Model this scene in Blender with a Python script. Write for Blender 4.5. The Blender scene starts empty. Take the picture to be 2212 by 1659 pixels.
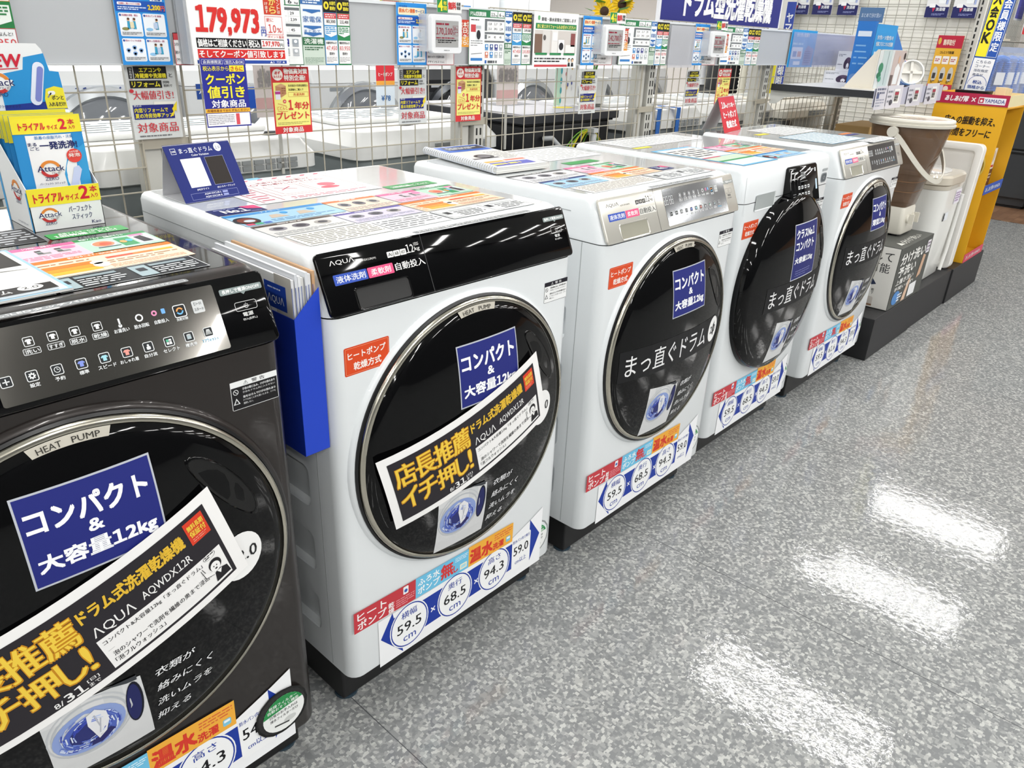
import bpy, bmesh, math, random
from mathutils import Matrix, Vector
random.seed(7)
SC = bpy.context.scene
COL = SC.collection
# ---------------------------------------------------------------- camera
cam = bpy.data.cameras.new('camera'); camo = bpy.data.objects.new('camera', cam); COL.objects.link(camo)
def _rot(a, b, c):
    return Matrix.Rotation(a, 3, 'Z') @ Matrix.Rotation(b, 3, 'X') @ Matrix.Rotation(c, 3, 'Z')
camo.matrix_world = Matrix.Translation((-0.61460549, -0.92863496, 1.25178999)) @ _rot(math.radians(-48.19046663), math.radians(65.14160502), math.radians(2.42569167)).to_4x4()
cam.sensor_width = 36; cam.lens = 1634.8677 / 2212 * 36; cam.clip_start = .02; cam.clip_end = 200
SC.camera = camo
# ---------------------------------------------------------------- world, exposure
w = bpy.data.worlds.new('world'); SC.world = w; w.use_nodes = True
w.node_tree.nodes['Background'].inputs[0].default_value = (.9, .95, 1, 1)
w.node_tree.nodes['Background'].inputs[1].default_value = .2
SC.view_settings.view_transform = 'Standard'; SC.view_settings.look = 'None'
SC.view_settings.exposure = 0.0; SC.view_settings.gamma = 1; SC.view_settings.use_curve_mapping = False
SC.cycles.use_denoising = True
SC.cycles.max_bounces = 8; SC.cycles.diffuse_bounces = 3; SC.cycles.glossy_bounces = 3
SC.cycles.transmission_bounces = 6; SC.cycles.transparent_max_bounces = 8
SC.cycles.sample_clamp_indirect = 6
SC.cycles.caustics_reflective = False; SC.cycles.caustics_refractive = False
# ---------------------------------------------------------------- fluorescent ceiling lamps (1.2 m tubes in rows), plus rows added as fill
def lamp(e, wd):
    l = bpy.data.lights.new('tube_and_fill_lamp', 'AREA'); l.shape = 'RECTANGLE'; l.size = wd; l.size_y = 1.2; l.energy = e; l.color = (1, .985, .96); return l
ROW = {-4.3: lamp(30, .14), -2.7: lamp(31, .14), .1: lamp(19, .1), 3.4: lamp(24, .14), 5.0: lamp(28, .14), 6.7: lamp(26, .14), 9.4: lamp(44, .14)}; NEAR = lamp(9.5, .035)  # extra front and back-wall rows added to lift the fronts and far store
for lx in (-3.3, -1.6, .07, 1.73, 3.4, 5.07, 6.42, 8.1, 9.8):
    for ly in ROW:
        near = ly == .1 and lx > 1
        if near and lx > 7: continue
        for dx in ((-.14, .14) if near else (0,)):
            lo = bpy.data.objects.new('tube_and_fill_lamp', NEAR if near else ROW[ly]); COL.objects.link(lo)
            lo.location = (lx + dx, ly, 2.7)
# ---------------------------------------------------------------- materials
def lin(h):
    h = h.lstrip('#')
    v = [int(h[i:i + 2], 16) / 255 for i in (0, 2, 4)]
    return tuple(c / 12.92 if c <= .04045 else ((c + .055) / 1.055) ** 2.4 for c in v) + (1,)
_MC = {}
def M(col, rough=.45, metal=0., coat=0., spec=.5, trans=0., alpha=1., ior=1.45, crough=.03):
    key = (col, rough, metal, coat, spec, trans, alpha, ior)
    if key in _MC: return _MC[key]
    m = bpy.data.materials.new('surface_' + col.strip('#')); m.use_nodes = True
    b = m.node_tree.nodes['Principled BSDF']
    b.inputs['Base Color'].default_value = lin(col); b.inputs['Roughness'].default_value = rough
    b.inputs['Metallic'].default_value = metal; b.inputs['Specular IOR Level'].default_value = spec
    b.inputs['Coat Weight'].default_value = coat; b.inputs['Coat Roughness'].default_value = crough
    b.inputs['Transmission Weight'].default_value = trans; b.inputs['Alpha'].default_value = alpha; b.inputs['IOR'].default_value = ior
    _MC[key] = m
    return m
def INK(col): return M(col, .5, 0, 0, .3)
def GLO(col): return M(col, .3, 0, 0, .5)
# ---------------------------------------------------------------- objects
def setp(o, label=None, cat=None, group=None, kind=None):
    if label: o['label'] = label
    if cat: o['category'] = cat
    if group: o['group'] = group
    if kind: o['kind'] = kind
    return o
def thing(name, label, cat, loc=(0, 0, 0), rz=0., group=None):
    o = bpy.data.objects.new(name, None); COL.objects.link(o); o.empty_display_size = .05
    o.location = loc; o.rotation_euler = (0, 0, rz)
    return setp(o, label, cat, group)
def link(name, me, parent=None, label=None, cat=None, group=None, kind=None, bevel=0, seg=2, smooth=None, loc=None, rz=None):
    o = bpy.data.objects.new(name, me); COL.objects.link(o)
    if parent: o.parent = parent
    if loc: o.location = loc
    if rz: o.rotation_euler = (0, 0, rz)
    if smooth is not None:
        me.polygons.foreach_set('use_smooth', [True] * len(me.polygons)); me.set_sharp_from_angle(angle=math.radians(smooth))
    if bevel:
        b = o.modifiers.new('bevel', 'BEVEL'); b.width = bevel; b.segments = seg; b.limit_method = 'ANGLE'; b.angle_limit = math.radians(40)
    return setp(o, label, cat, group, kind)
def copytree(o, parent=None, loc=None, rz=None):
    c = o.copy(); COL.objects.link(c); c.parent = parent
    if loc is not None: c.location = loc
    if rz is not None: c.rotation_euler = (0, 0, rz)
    for k in o.children: copytree(k, c)
    return c
class G:
    """collects faces and builds ONE mesh"""
    def __init__(s): s.v = []; s.f = []; s.i = []; s.m = []
    def mi(s, m):
        if isinstance(m, str): m = M(m)
        if m not in s.m: s.m.append(m)
        return s.m.index(m)
    def face(s, pts, m):
        b = len(s.v); s.v += [tuple(p) for p in pts]; s.f.append(tuple(range(b, b + len(pts)))); s.i.append(s.mi(m)); return s
    def box(s, x0, y0, z0, x1, y1, z1, m):
        b = len(s.v); k = s.mi(m)
        s.v += [(x0, y0, z0), (x1, y0, z0), (x1, y1, z0), (x0, y1, z0), (x0, y0, z1), (x1, y0, z1), (x1, y1, z1), (x0, y1, z1)]
        for q in ((3, 2, 1, 0), (4, 5, 6, 7), (0, 1, 5, 4), (1, 2, 6, 5), (2, 3, 7, 6), (3, 0, 4, 7)):
            s.f.append(tuple(b + j for j in q)); s.i.append(k)
        return s
    def loft(s, loops, m, c0=True, c1=True, closed=True):
        b = len(s.v); n = len(loops[0]); k = s.mi(m)
        for L in loops: s.v += [tuple(p) for p in L]
        for a in range(len(loops) - 1):
            for j in range(n if closed else n - 1):
                j2 = (j + 1) % n
                s.f.append((b + a * n + j, b + a * n + j2, b + a * n + n + j2, b + a * n + n + j)); s.i.append(k)
        if c0: s.f.append(tuple(b + j for j in reversed(range(n)))); s.i.append(k)
        if c1: s.f.append(tuple(b + (len(loops) - 1) * n + j for j in range(n))); s.i.append(k)
        return s
    def prism(s, pts, fn, h0, h1, m):
        return s.loft([[fn(u, v, h0) for u, v in pts], [fn(u, v, h1) for u, v in pts]], m)
    def lathe(s, prof, m, fn, n=48, c0=False, c1=False, a0=0., a1=2 * math.pi):
        full = abs(a1 - a0 - 2 * math.pi) < 1e-6
        loops = []
        for r, h in prof:
            loops.append([fn(r * math.cos(a0 + (a1 - a0) * j / (n if full else n - 1)), r * math.sin(a0 + (a1 - a0) * j / (n if full else n - 1)), h) for j in range(n)])
        return s.loft(loops, m, c0, c1, full)
    def tube(s, path, r, m, n=8, closed=False, caps=True):
        P = [Vector(p) for p in path]; loops = []; N = len(P)
        up = Vector((.13, .27, .95)).normalized(); prev = None
        for i in range(N):
            if closed: t = P[(i + 1) % N] - P[i - 1]
            else: t = P[min(i + 1, N - 1)] - P[max(i - 1, 0)]
            t.normalize()
            a = (up if prev is None else prev); a = a - t * a.dot(t)
            if a.length < 1e-4: a = Vector((1, 0, 0)) - t * t.x
            a.normalize(); prev = a; b2 = t.cross(a)
            rr = r[i] if isinstance(r, (list, tuple)) else r
            loops.append([P[i] + (a * math.cos(2 * math.pi * j / n) + b2 * math.sin(2 * math.pi * j / n)) * rr for j in range(n)])
        if closed: loops.append(loops[0]); caps = False
        return s.loft(loops, m, caps, caps)
    def rod(s, p, q, r, m, n=6): return s.tube([p, q], r, m, n)
    def mesh(s, name):
        me = bpy.data.meshes.new(name); me.from_pydata(s.v, [], s.f)
        for m in s.m: me.materials.append(m)
        me.polygons.foreach_set('material_index', s.i); me.update(); return me
    def build(s, name, parent=None, **k): return link(name, s.mesh(name), parent, **k)
def rrect(x0, y0, x1, y1, r, n=5):
    if not isinstance(r, (list, tuple)): r = (r,) * 4
    out = []
    for (cx, cy, a, rr) in ((x0 + r[0], y0 + r[0], math.pi, r[0]), (x1 - r[1], y0 + r[1], 1.5 * math.pi, r[1]), (x1 - r[2], y1 - r[2], 0, r[2]), (x0 + r[3], y1 - r[3], .5 * math.pi, r[3])):
        for j in range(n + 1):
            t = a + .5 * math.pi * j / n; out.append((cx + rr * math.cos(t), cy + rr * math.sin(t)))
    return out
# ---------------------------------------------------------------- flat prints: lettering and shapes become faces of one mesh
_tc = bpy.data.curves.new('lettering', 'FONT'); _to = bpy.data.objects.new('lettering', _tc); COL.objects.link(_to); _tc.resolution_u = 2
_TX = {}
def rawglyphs(t):
    _tc.body = t
    dg = bpy.context.evaluated_depsgraph_get(); dg.update()
    e = _to.evaluated_get(dg); me = e.to_mesh()
    vs = [(p.co.x, p.co.y) for p in me.vertices]; fs = [tuple(p.vertices) for p in me.polygons]
    e.to_mesh_clear()
    return vs, fs
def glyphs(t, bold):
    k = (t, bold)
    if k in _TX: return _TX[k]
    if '1' in t:      # the figure one is taken from the wide forms, which draw it with a flag
        vs, fs, x = [], [], 0.; run = ''; runs = []
        for ch in t:
            if ch == '1': runs += [run] if run else []; runs.append('１'); run = ''
            else: run += ch
        runs += [run] if run else []
        for r_ in runs:
            a, f = rawglyphs(r_)
            if not a: x += .25; continue
            lo, hi = min(p[0] for p in a), max(p[0] for p in a); n0 = len(vs)
            vs += [(p[0] - lo + x, p[1]) for p in a]; fs += [tuple(n0 + j for j in q) for q in f]; x += hi - lo + .085
    else: vs, fs = rawglyphs(t)
    if vs:
        x0 = min(p[0] for p in vs); x1 = max(p[0] for p in vs); y0 = min(p[1] for p in vs); y1 = max(p[1] for p in vs)
        dx = max(x1 - x0, 1e-4); dy = max(y1 - y0, 1e-4)
        vs = [((x - x0) / dx, (y - y0) / dy) for x, y in vs]
    _TX[k] = (vs, fs); return _TX[k]
class Sheet(G):
    def __init__(s, fn, step=.00016): super().__init__(); s.fn = fn; s.st = step; s.A = (1, 0, 0, 0, 1, 0)
    def at(s, x, y, rot=0., sc=1., sx=1.):
        c, n = math.cos(math.radians(rot)) * sc, math.sin(math.radians(rot)) * sc
        s.A = (c * sx, -n, x, n * sx, c, y); return s
    def p(s, u, v, l):
        a = s.A; return s.fn(a[0] * u + a[1] * v + a[2], a[3] * u + a[4] * v + a[5], l * s.st)
    def ink(s, c): return c if not isinstance(c, str) else INK(c)
    def poly(s, pts, c, l=1): return s.face([s.p(u, v, l) for u, v in pts], s.ink(c))
    def rect(s, x, y, w, h, c, l=1, n=1, m=None):
        m = m or n; b = len(s.v); k = s.mi(s.ink(c))
        for j in range(m + 1):
            for i in range(n + 1): s.v.append(s.p(x + w * i / n, y + h * j / m, l))
        for j in range(m):
            for i in range(n):
                q = b + j * (n + 1) + i; s.f.append((q, q + 1, q + n + 2, q + n + 1)); s.i.append(k)
        return s
    def rr(s, x, y, w, h, r, c, l=1): return s.poly(rrect(x, y, x + w, y + h, r, 4), c, l)
    def frame(s, x, y, w, h, t, c, l=2):
        s.rect(x, y, w, t, c, l, 4, 1); s.rect(x, y + h - t, w, t, c, l, 4, 1); s.rect(x, y + t, t, h - 2 * t, c, l, 1, 4); return s.rect(x + w - t, y + t, t, h - 2 * t, c, l, 1, 4)
    def rframe(s, x, y, w, h, r, t, c, l=2):
        o = rrect(x, y, x + w, y + h, r, 4); i = rrect(x + t, y + t, x + w - t, y + h - t, max(r - t, 1e-5), 4)
        return s.loft([[s.p(u, v, l) for u, v in o], [s.p(u, v, l) for u, v in i]], s.ink(c), False, False)
    def ell(s, x, y, rx, ry, c, l=1, n=28, rings=1):
        return s.loft([[s.p(x + rx * f * math.cos(2 * math.pi * j / n), y + ry * f * math.sin(2 * math.pi * j / n), l) for j in range(n)] for f in [(rings - q) / rings + 1e-3 * (q == rings) for q in range(rings)]] , s.ink(c), False, True)
    def ring(s, x, y, r0, r1, c, l=2, n=28, a0=0., a1=360., sy=1.):
        full = a1 - a0 >= 360; N = n if full else n + 1; L = []
        for r in (r1, r0): L.append([s.p(x + r * math.cos(math.radians(a0 + (a1 - a0) * j / n)), y + sy * r * math.sin(math.radians(a0 + (a1 - a0) * j / n)), l) for j in range(N)])
        return s.loft(L, s.ink(c), False, False, full)
    def line(s, x0, y0, x1, y1, t, c, l=2):
        d = math.hypot(x1 - x0, y1 - y0) or 1; nx, ny = -(y1 - y0) / d * t / 2, (x1 - x0) / d * t / 2
        return s.poly([(x0 - nx, y0 - ny), (x1 - nx, y1 - ny), (x1 + nx, y1 + ny), (x0 + nx, y0 + ny)], c, l)
    def text(s, t, x, y, w, h, c, l=3, b=.012, sk=0.):
        vs, fs = glyphs(t, 0); k = s.mi(s.ink(c)); d = b * h * 1.1
        for q, (dx, dy) in enumerate(((0, 0),) if b < .004 else ((-d, 0), (d, 0)) if b < .018 else ((-d, -d), (d, -d), (d, d), (-d, d))):      # heavier strokes, each pass a hair above the last
            o = len(s.v)
            for u, v in vs: s.v.append(s.p(x + w * u + sk * h * v + dx, y + h * v + dy, l + .22 * q))
            for f in fs: s.f.append(tuple(o + j for j in f)); s.i.append(k)
        return s
    def vtext(s, t, x, y, w, h, c, l=3, b=.012):
        n = len(t); ch = h / n
        for j, q in enumerate(t):
            if q == 'ー': s.rect(x + w * .42, y + h - (j + .88) * ch, w * .16, ch * .76, c, l)
            elif q != ' ': s.text(q, x, y + h - (j + .92) * ch, w, ch * .84, c, l, b)
        return s
    def bars(s, x, y, w, h, rows, c, l=2, fill=.55, seed=1):
        r = random.Random(seed + rows); rh = h / rows
        for j in range(rows):
            u = 0.; end = w * (1 if j < rows - 1 else r.uniform(.5, .9))
            while u < end:
                d = min(rh * r.uniform(.5, 2.6), end - u)
                if d > rh * .2: s.rect(x + u, y + h - (j + .5 + fill / 2) * rh, d, rh * fill, c, l)
                u += d + rh * r.uniform(.15, .5)
        return s
    def slab(s, x, y, w, h, t, c, r=0):
        pts = rrect(x, y, x + w, y + h, r, 4) if r else [(x, y), (x + w, y), (x + w, y + h), (x, y + h)]
        s.loft([[s.fn_h(u, v, -t) for u, v in pts], [s.fn_h(u, v, 0) for u, v in pts]], s.ink(c)); return s
    def fn_h(s, u, v, h):
        a = s.A; return s.fn(a[0] * u + a[1] * v + a[2], a[3] * u + a[4] * v + a[5], h)
def plane(o, U, V):
    o, U, V = Vector(o), Vector(U).normalized(), Vector(V).normalized(); N = U.cross(V).normalized()
    return lambda u, v, h: tuple(o + U * u + V * v + N * h)
FRONT = plane((0, 0, 0), (1, 0, 0), (0, 0, 1))
# ================================================================ the room
def nodemat(name):
    m = bpy.data.materials.new(name); m.use_nodes = True; nt = m.node_tree; return m, nt, nt.nodes, nt.links, nt.nodes['Principled BSDF']
fm, nt, N, L, B = nodemat('speckled_vinyl_floor')
tc = N.new('ShaderNodeTexCoord')
vo = N.new('ShaderNodeTexVoronoi'); vo.inputs['Scale'].default_value = 150; vo.distance = 'CHEBYCHEV'
L.new(tc.outputs['Object'], vo.inputs['Vector'])
rp = N.new('ShaderNodeValToRGB'); rp.color_ramp.interpolation = 'CONSTANT'
for pos, hx in ((0, '#7c7e7f'), (.28, '#858787'), (.5, '#929493'), (.72, '#a4a5a3'), (.88, '#b4b5b2')):
    e = rp.color_ramp.elements[0] if pos == 0 else rp.color_ramp.elements.new(pos)
    e.position = pos; e.color = lin(hx)
rp.color_ramp.elements.remove(rp.color_ramp.elements[-1]) if rp.color_ramp.elements[-1].position == 1 else None
sep = N.new('ShaderNodeSeparateColor'); L.new(vo.outputs['Color'], sep.inputs[0]); L.new(sep.outputs[0], rp.inputs[0])
sx = N.new('ShaderNodeSeparateXYZ'); L.new(tc.outputs['Object'], sx.inputs[0])
def mth(op, a, b=None):
    n = N.new('ShaderNodeMath'); n.operation = op
    for i, q in enumerate((a, b)):
        if q is None: continue
        if isinstance(q, (int, float)): n.inputs[i].default_value = q
        else: L.new(q, n.inputs[i])
    return n.outputs[0]
sea = mth('LESS_THAN', mth('ABSOLUTE', mth('SUBTRACT', mth('FRACT', mth('DIVIDE', mth('SUBTRACT', sx.outputs[0], 1.858 - .457), .914)), .5)), .0011)
mx = N.new('ShaderNodeMix'); mx.data_type = 'RGBA'; L.new(sea, mx.inputs[0]); L.new(rp.outputs[0], mx.inputs[6]); mx.inputs[7].default_value = lin('#505254')
L.new(mx.outputs[2], B.inputs['Base Color'])
no = N.new('ShaderNodeTexNoise'); no.inputs['Scale'].default_value = 14; no.inputs['Detail'].default_value = 4; L.new(tc.outputs['Object'], no.inputs['Vector'])
bp = N.new('ShaderNodeBump'); bp.inputs['Strength'].default_value = .06; bp.inputs['Distance'].default_value = .004; L.new(no.outputs[0], bp.inputs['Height'])
no2 = N.new('ShaderNodeTexNoise'); no2.inputs['Scale'].default_value = 160; L.new(tc.outputs['Object'], no2.inputs['Vector'])
bp2 = N.new('ShaderNodeBump'); bp2.inputs['Strength'].default_value = .06; bp2.inputs['Distance'].default_value = .0008; L.new(no2.outputs[0], bp2.inputs['Height']); L.new(bp.outputs[0], bp2.inputs['Normal'])
no3 = N.new('ShaderNodeTexNoise'); no3.inputs['Scale'].default_value = 42; no3.inputs['Detail'].default_value = 3; L.new(tc.outputs['Object'], no3.inputs['Vector'])
bp3 = N.new('ShaderNodeBump'); bp3.inputs['Strength'].default_value = .2; bp3.inputs['Distance'].default_value = .0022; L.new(no3.outputs[0], bp3.inputs['Height']); L.new(bp2.outputs[0], bp3.inputs['Normal'])
L.new(bp3.outputs[0], B.inputs['Normal']); B.inputs['Roughness'].default_value = .055; B.inputs['Specular IOR Level'].default_value = .45
G().box(-5, -5, -.05, 13, 11, 0, fm).build('floor', kind='structure')
wm, nt, N, L, B = nodemat('brown_wood_floor')
tc = N.new('ShaderNodeTexCoord'); br = N.new('ShaderNodeTexBrick'); br.inputs['Scale'].default_value = 4; br.inputs['Mortar Size'].default_value = .004
br.inputs['Color1'].default_value = lin('#8a6a52'); br.inputs['Color2'].default_value = lin('#785a45'); br.inputs['Mortar'].default_value = lin('#3d2d22')
L.new(tc.outputs['Object'], br.inputs['Vector']); L.new(br.outputs[0], B.inputs['Base Color']); B.inputs['Roughness'].default_value = .35
G().box(6.75, -4.9, 0, 13, 10.9, .002, wm).build('trim_1', kind='structure', label='brown wood floor strip under the dark cabinets')
wh = M('#e9ebea', .6)
G().box(-5, -5, 2.75, 13, 11, 2.8, wh).build('ceiling', kind='structure')
G().box(-5, 11, 0, 13, 11.1, 2.75, wh).build('wall_back', kind='structure')
G().box(13, -5, 0, 13.1, 11, 2.75, wh).build('wall_right', kind='structure')
G().box(-5.1, -5, 0, -5, 11, 2.75, wh).build('wall_left', kind='structure')
g = G().box(-5, -5.1, 0, 13, -5, 2.75, M('#4b4d50', .6))  # unseen dark wall, toned to stand in for the opposite aisle in reflections
g.build('wall_front', kind='structure')
# ================================================================ washing machines
WW, DCX, DCZ, DR = .595, .2975, .552, .2575
def dome(r): return .018 + .034 * (1 - min(1., r / DR) ** 2.4)
def DOOR(u, v, h):
    r = math.hypot(u - DCX, v - DCZ); return (u, -dome(r) - .0006 - h, v)
def DOORB(u, v, h):      # a stiff paper lying on the dome, sagging between its ends
    k = (u - .0885) * .97 + (v - .4365) * .242; g_ = .013 * max(0, 1 - ((k - .2) / .21) ** 2); u, v = u + g_ * .242, v - g_ * .97
    r = math.hypot(u - DCX, v - DCZ) * .85; return (u, -dome(r) - .003 - h, v)
PANEL = plane((0, 0, .845), (1, 0, 0), (0, .04, .092))
def PANELH(u, v, h): return PANEL(u, v, h + .0055)
ONTOP = plane((0, 0, .9428), (1, 0, 0), (0, 1, 0))
def doorfn(u, v, h): return (DCX + u, -h, DCZ + v)
def logo(s, x, y, w, h, c, l=3, b=.0): s.text('ΛQUΛ', x, y, w, h, c, l, b)
def icon(s, x, y, z, k, fg='#d8dadb', bg=None, l=2):
    """outlined key with a small pictogram; z is its size"""
    if bg: s.rr(x, y, z, z, z * .18, bg, l)
    s.rframe(x, y, z, z, z * .18, z * .07, fg, l + 1)
    cx, cy, r = x + z / 2, y + z / 2, z * .28
    if k == '+': s.rect(cx - r, cy - r * .18, 2 * r, r * .36, fg, l + 1); s.rect(cx - r * .18, cy - r, r * .36, 2 * r, fg, l + 1)
    elif k == '-': s.rect(cx - r, cy - r * .18, 2 * r, r * .36, fg, l + 1)
    elif k == 'gear':
        s.ring(cx, cy, r * .4, r * .8, fg, l + 1, 16)
        for a in range(8): t = a * math.pi / 4; s.line(cx + r * .7 * math.cos(t), cy + r * .7 * math.sin(t), cx + r * 1.1 * math.cos(t), cy + r * 1.1 * math.sin(t), r * .4, fg, l + 1)
    elif k == 'clock': s.ring(cx, cy, r * .8, r, fg, l + 1, 18); s.rect(cx - r * .08, cy, r * .18, r * .6, fg, l + 1); s.rect(cx, cy - r * .08, r * .55, r * .18, fg, l + 1)
    elif k in ('shirt', 'pink', 'teal', 'plain'):
        c = {'shirt': '#7d8fd8', 'pink': '#e2958a', 'teal': '#9ccfdb', 'plain': fg}[k]
        s.rect(cx - r * .6, cy - r, r * 1.2, r * 1.9, c, l + 1)
        s.poly([(cx - r * .6, cy + r * .9), (cx - r * 1.2, cy + r * .3), (cx - r * .95, cy), (cx - r * .6, cy + r * .25)], c, l + 1)
        s.poly([(cx + r * .6, cy + r * .9), (cx + r * .6, cy + r * .25), (cx + r * .95, cy), (cx + r * 1.2, cy + r * .3)], c, l + 1)
    elif k == 'man': s.ell(cx, cy + r * .55, r * .38, r * .42, fg, l + 1, 14); s.poly(rrect(cx - r * .7, cy - r, cx + r * .7, cy + r * .15, r * .3, 3), fg, l + 1)
    elif k == 'grid':
        s.rect(cx - r, cy, r * .9, r * .9, '#57b08c', l + 1); s.rect(cx, cy, r * .9, r * .9, fg, l + 1); s.rect(cx - r, cy - r, r * .9, r * .9, fg, l + 1); s.poly([(cx, cy - r), (cx + r, cy - r), (cx + r * .8, cy + r * .2), (cx + r * .2, cy + r * .4)], '#f4f4f4', l + 1)
    elif k == 'drum': s.rect(cx - r * .8, cy - r * .9, r * 1.6, r * 1.7, '#a7b6bb', l + 1); s.ell(cx, cy + r * .7, r * .8, r * .3, fg, l + 1, 14)
    elif k == 'air':
        for a in range(-3, 4): s.line(cx + a * r * .15, cy + r, cx + a * r * .38, cy - r, r * .14, fg, l + 1)
    elif k == 'cycle': s.ring(cx, cy, r * .6, r, '#e8a15c', l + 1, 14, 20, 180); s.ring(cx, cy, r * .6, r, '#6fb3df', l + 1, 14, 200, 360)
    elif k == 'power': s.ring(cx, cy, r * .75, r * .95, fg, l + 1, 16, 120, 420); s.rect(cx - r * .1, cy + r * .1, r * .2, r * .9, fg, l + 1)
def film_icons(s, x0, dig=True, bright='#dfe2e3'):
    """touch panel print: two rows of keys from x0"""
    k = (.50 - x0) / .243
    X = lambda u: x0 + (u - .257) * k
    if dig:
        for j in range(4):
            xx = X(.257 - .002) - .041 + j * .0098 + (.003 if j > 1 else 0)
            for (a, b_, c_, d_) in ((0, .0095, .0075, .0012), (0, .0185, .0075, .0012), (0, 0, .0075, .0012), (0, 0, .0012, .0095), (0, .0095, .0012, .0095), (.0063, 0, .0012, .0095), (.0063, .0095, .0012, .0095)): s.rect(xx + a, .056 + b_, c_, d_, bright, 2)
    for u, t in zip((.292, .317, .341, .366), ('洗い', 'すすぎ', '脱水', '乾燥')):
        x = X(u); icon(s, x - .006 * k, .067, .011 * k, 'plain', bright); s.rframe(x - .009 * k, .0575, .018 * k, .0075, .0015, .0006, bright); s.text(t, x - .0075 * k, .0588, .015 * k, .0048, bright, 3, .02)
    for u, t in zip((.391, .415, .44), ('お湯洗い', '脱水回転', '自動投入')): s.text(t, X(u) - .009 * k, .059, .018 * k, .0048, bright, 3, .02)
    s.rect(X(.391) - .001, .067, .0022, .009, bright); s.ell(X(.391), .067, .0022, .0022, bright)
    s.ring(X(.415), .0715, .003, .0048, bright, 2, 14); s.ring(X(.434), .073, .0016, .0036, '#d98bb0', 2, 12); s.rr(X(.443), .07, .005, .0065, .001, '#6fa8dd', 2)
    icon(s, X(.466) - .0085, .0605, .0165, 'cycle', bright, '#17181a'); s.text('洗乾切替', X(.466) - .0075, .0565, .015, .0035, bright, 3, .02)
    s.rr(X(.491) - .008, .061, .0155, .0165, .002, '#c9cccc', 2); s.text('▷II', X(.491) - .005, .071, .0095, .0045, '#7b7d7f', 3); s.text('スタート', X(.491) - .0065, .064, .0125, .004, '#7b7d7f', 3, .02)
    ks = ('-', '+', 'gear', 'clock', 'shirt', 'teal', 'pink', 'man', 'grid', 'drum', 'air')
    ts = ('', '', '設定', '予約', '標準', 'スピード', 'おしゃれ着', '自分流', 'セレクト', '槽洗浄', 'エアウォッシュ')
    for j, (a, t) in enumerate(zip(ks, ts)):
        x = X(.231 + j * .0262); z = .0125 * min(k, 1.05)
        icon(s, x - z / 2, .028, z, a, bright, '#202326')
        if t: wd = min(.022, .0052 * len(t)) * k; s.text(t, x - wd / 2, .0215, wd, .0046, '#7fc4e8' if j == 10 else bright, 3, .02)
def warn(s, x, y, w, h, dark):
    a, b = ('#1c1b1d', '#e8e9ea') if dark else ('#f3f4f4', '#1c1b1f')
    s.rr(x, y, w, h, .002, b, 1); s.rect(x + .0008, y + .0008, w - .0016, h * .8 - .001, a, 2)
    s.rect(x, y + h * .8, w, h * .2, '#f2f3f3' if dark else '#1e1b26', 2)
    c = '#26262a' if dark else '#f5f5f5'
    s.text('警 告', x + w * .45, y + h * .84, w * .28, h * .12, c, 3); s.text('⚠', x + w * .28, y + h * .83, w * .09, h * .13, c, 3)
    t = b
    s.ring(x + w * .1, y + h * .63, h * .075, h * .095, t, 3, 18); s.line(x + w * .1 - h * .06, y + h * .69, x + w * .1 + h * .06, y + h * .57, h * .02, t, 3)
    s.poly([(x + w * .03, y + h * .2), (x + w * .17, y + h * .2), (x + w * .1, y + h * .42)], t, 3); s.poly([(x + w * .06, y + h * .225), (x + w * .14, y + h * .225), (x + w * .1, y + h * .36)], a, 4)
    for q, (tx, hh) in enumerate((('子供の閉じ込み、けがの恐れあり', .085), ('子供をドラム内に入らせない', .07), ('指をはさんでけがの恐れあり', .085), ('ドアの近くに手を置いたまま、ドアを', .07), ('開閉しない。', .07))):
        s.text(tx, x + w * .24, y + h * (.65 - .115 * q - (.05 if q > 1 else 0)), w * (.2 if q == 4 else .7), h * hh, t, 3, .02 if hh > .08 else 0)
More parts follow.
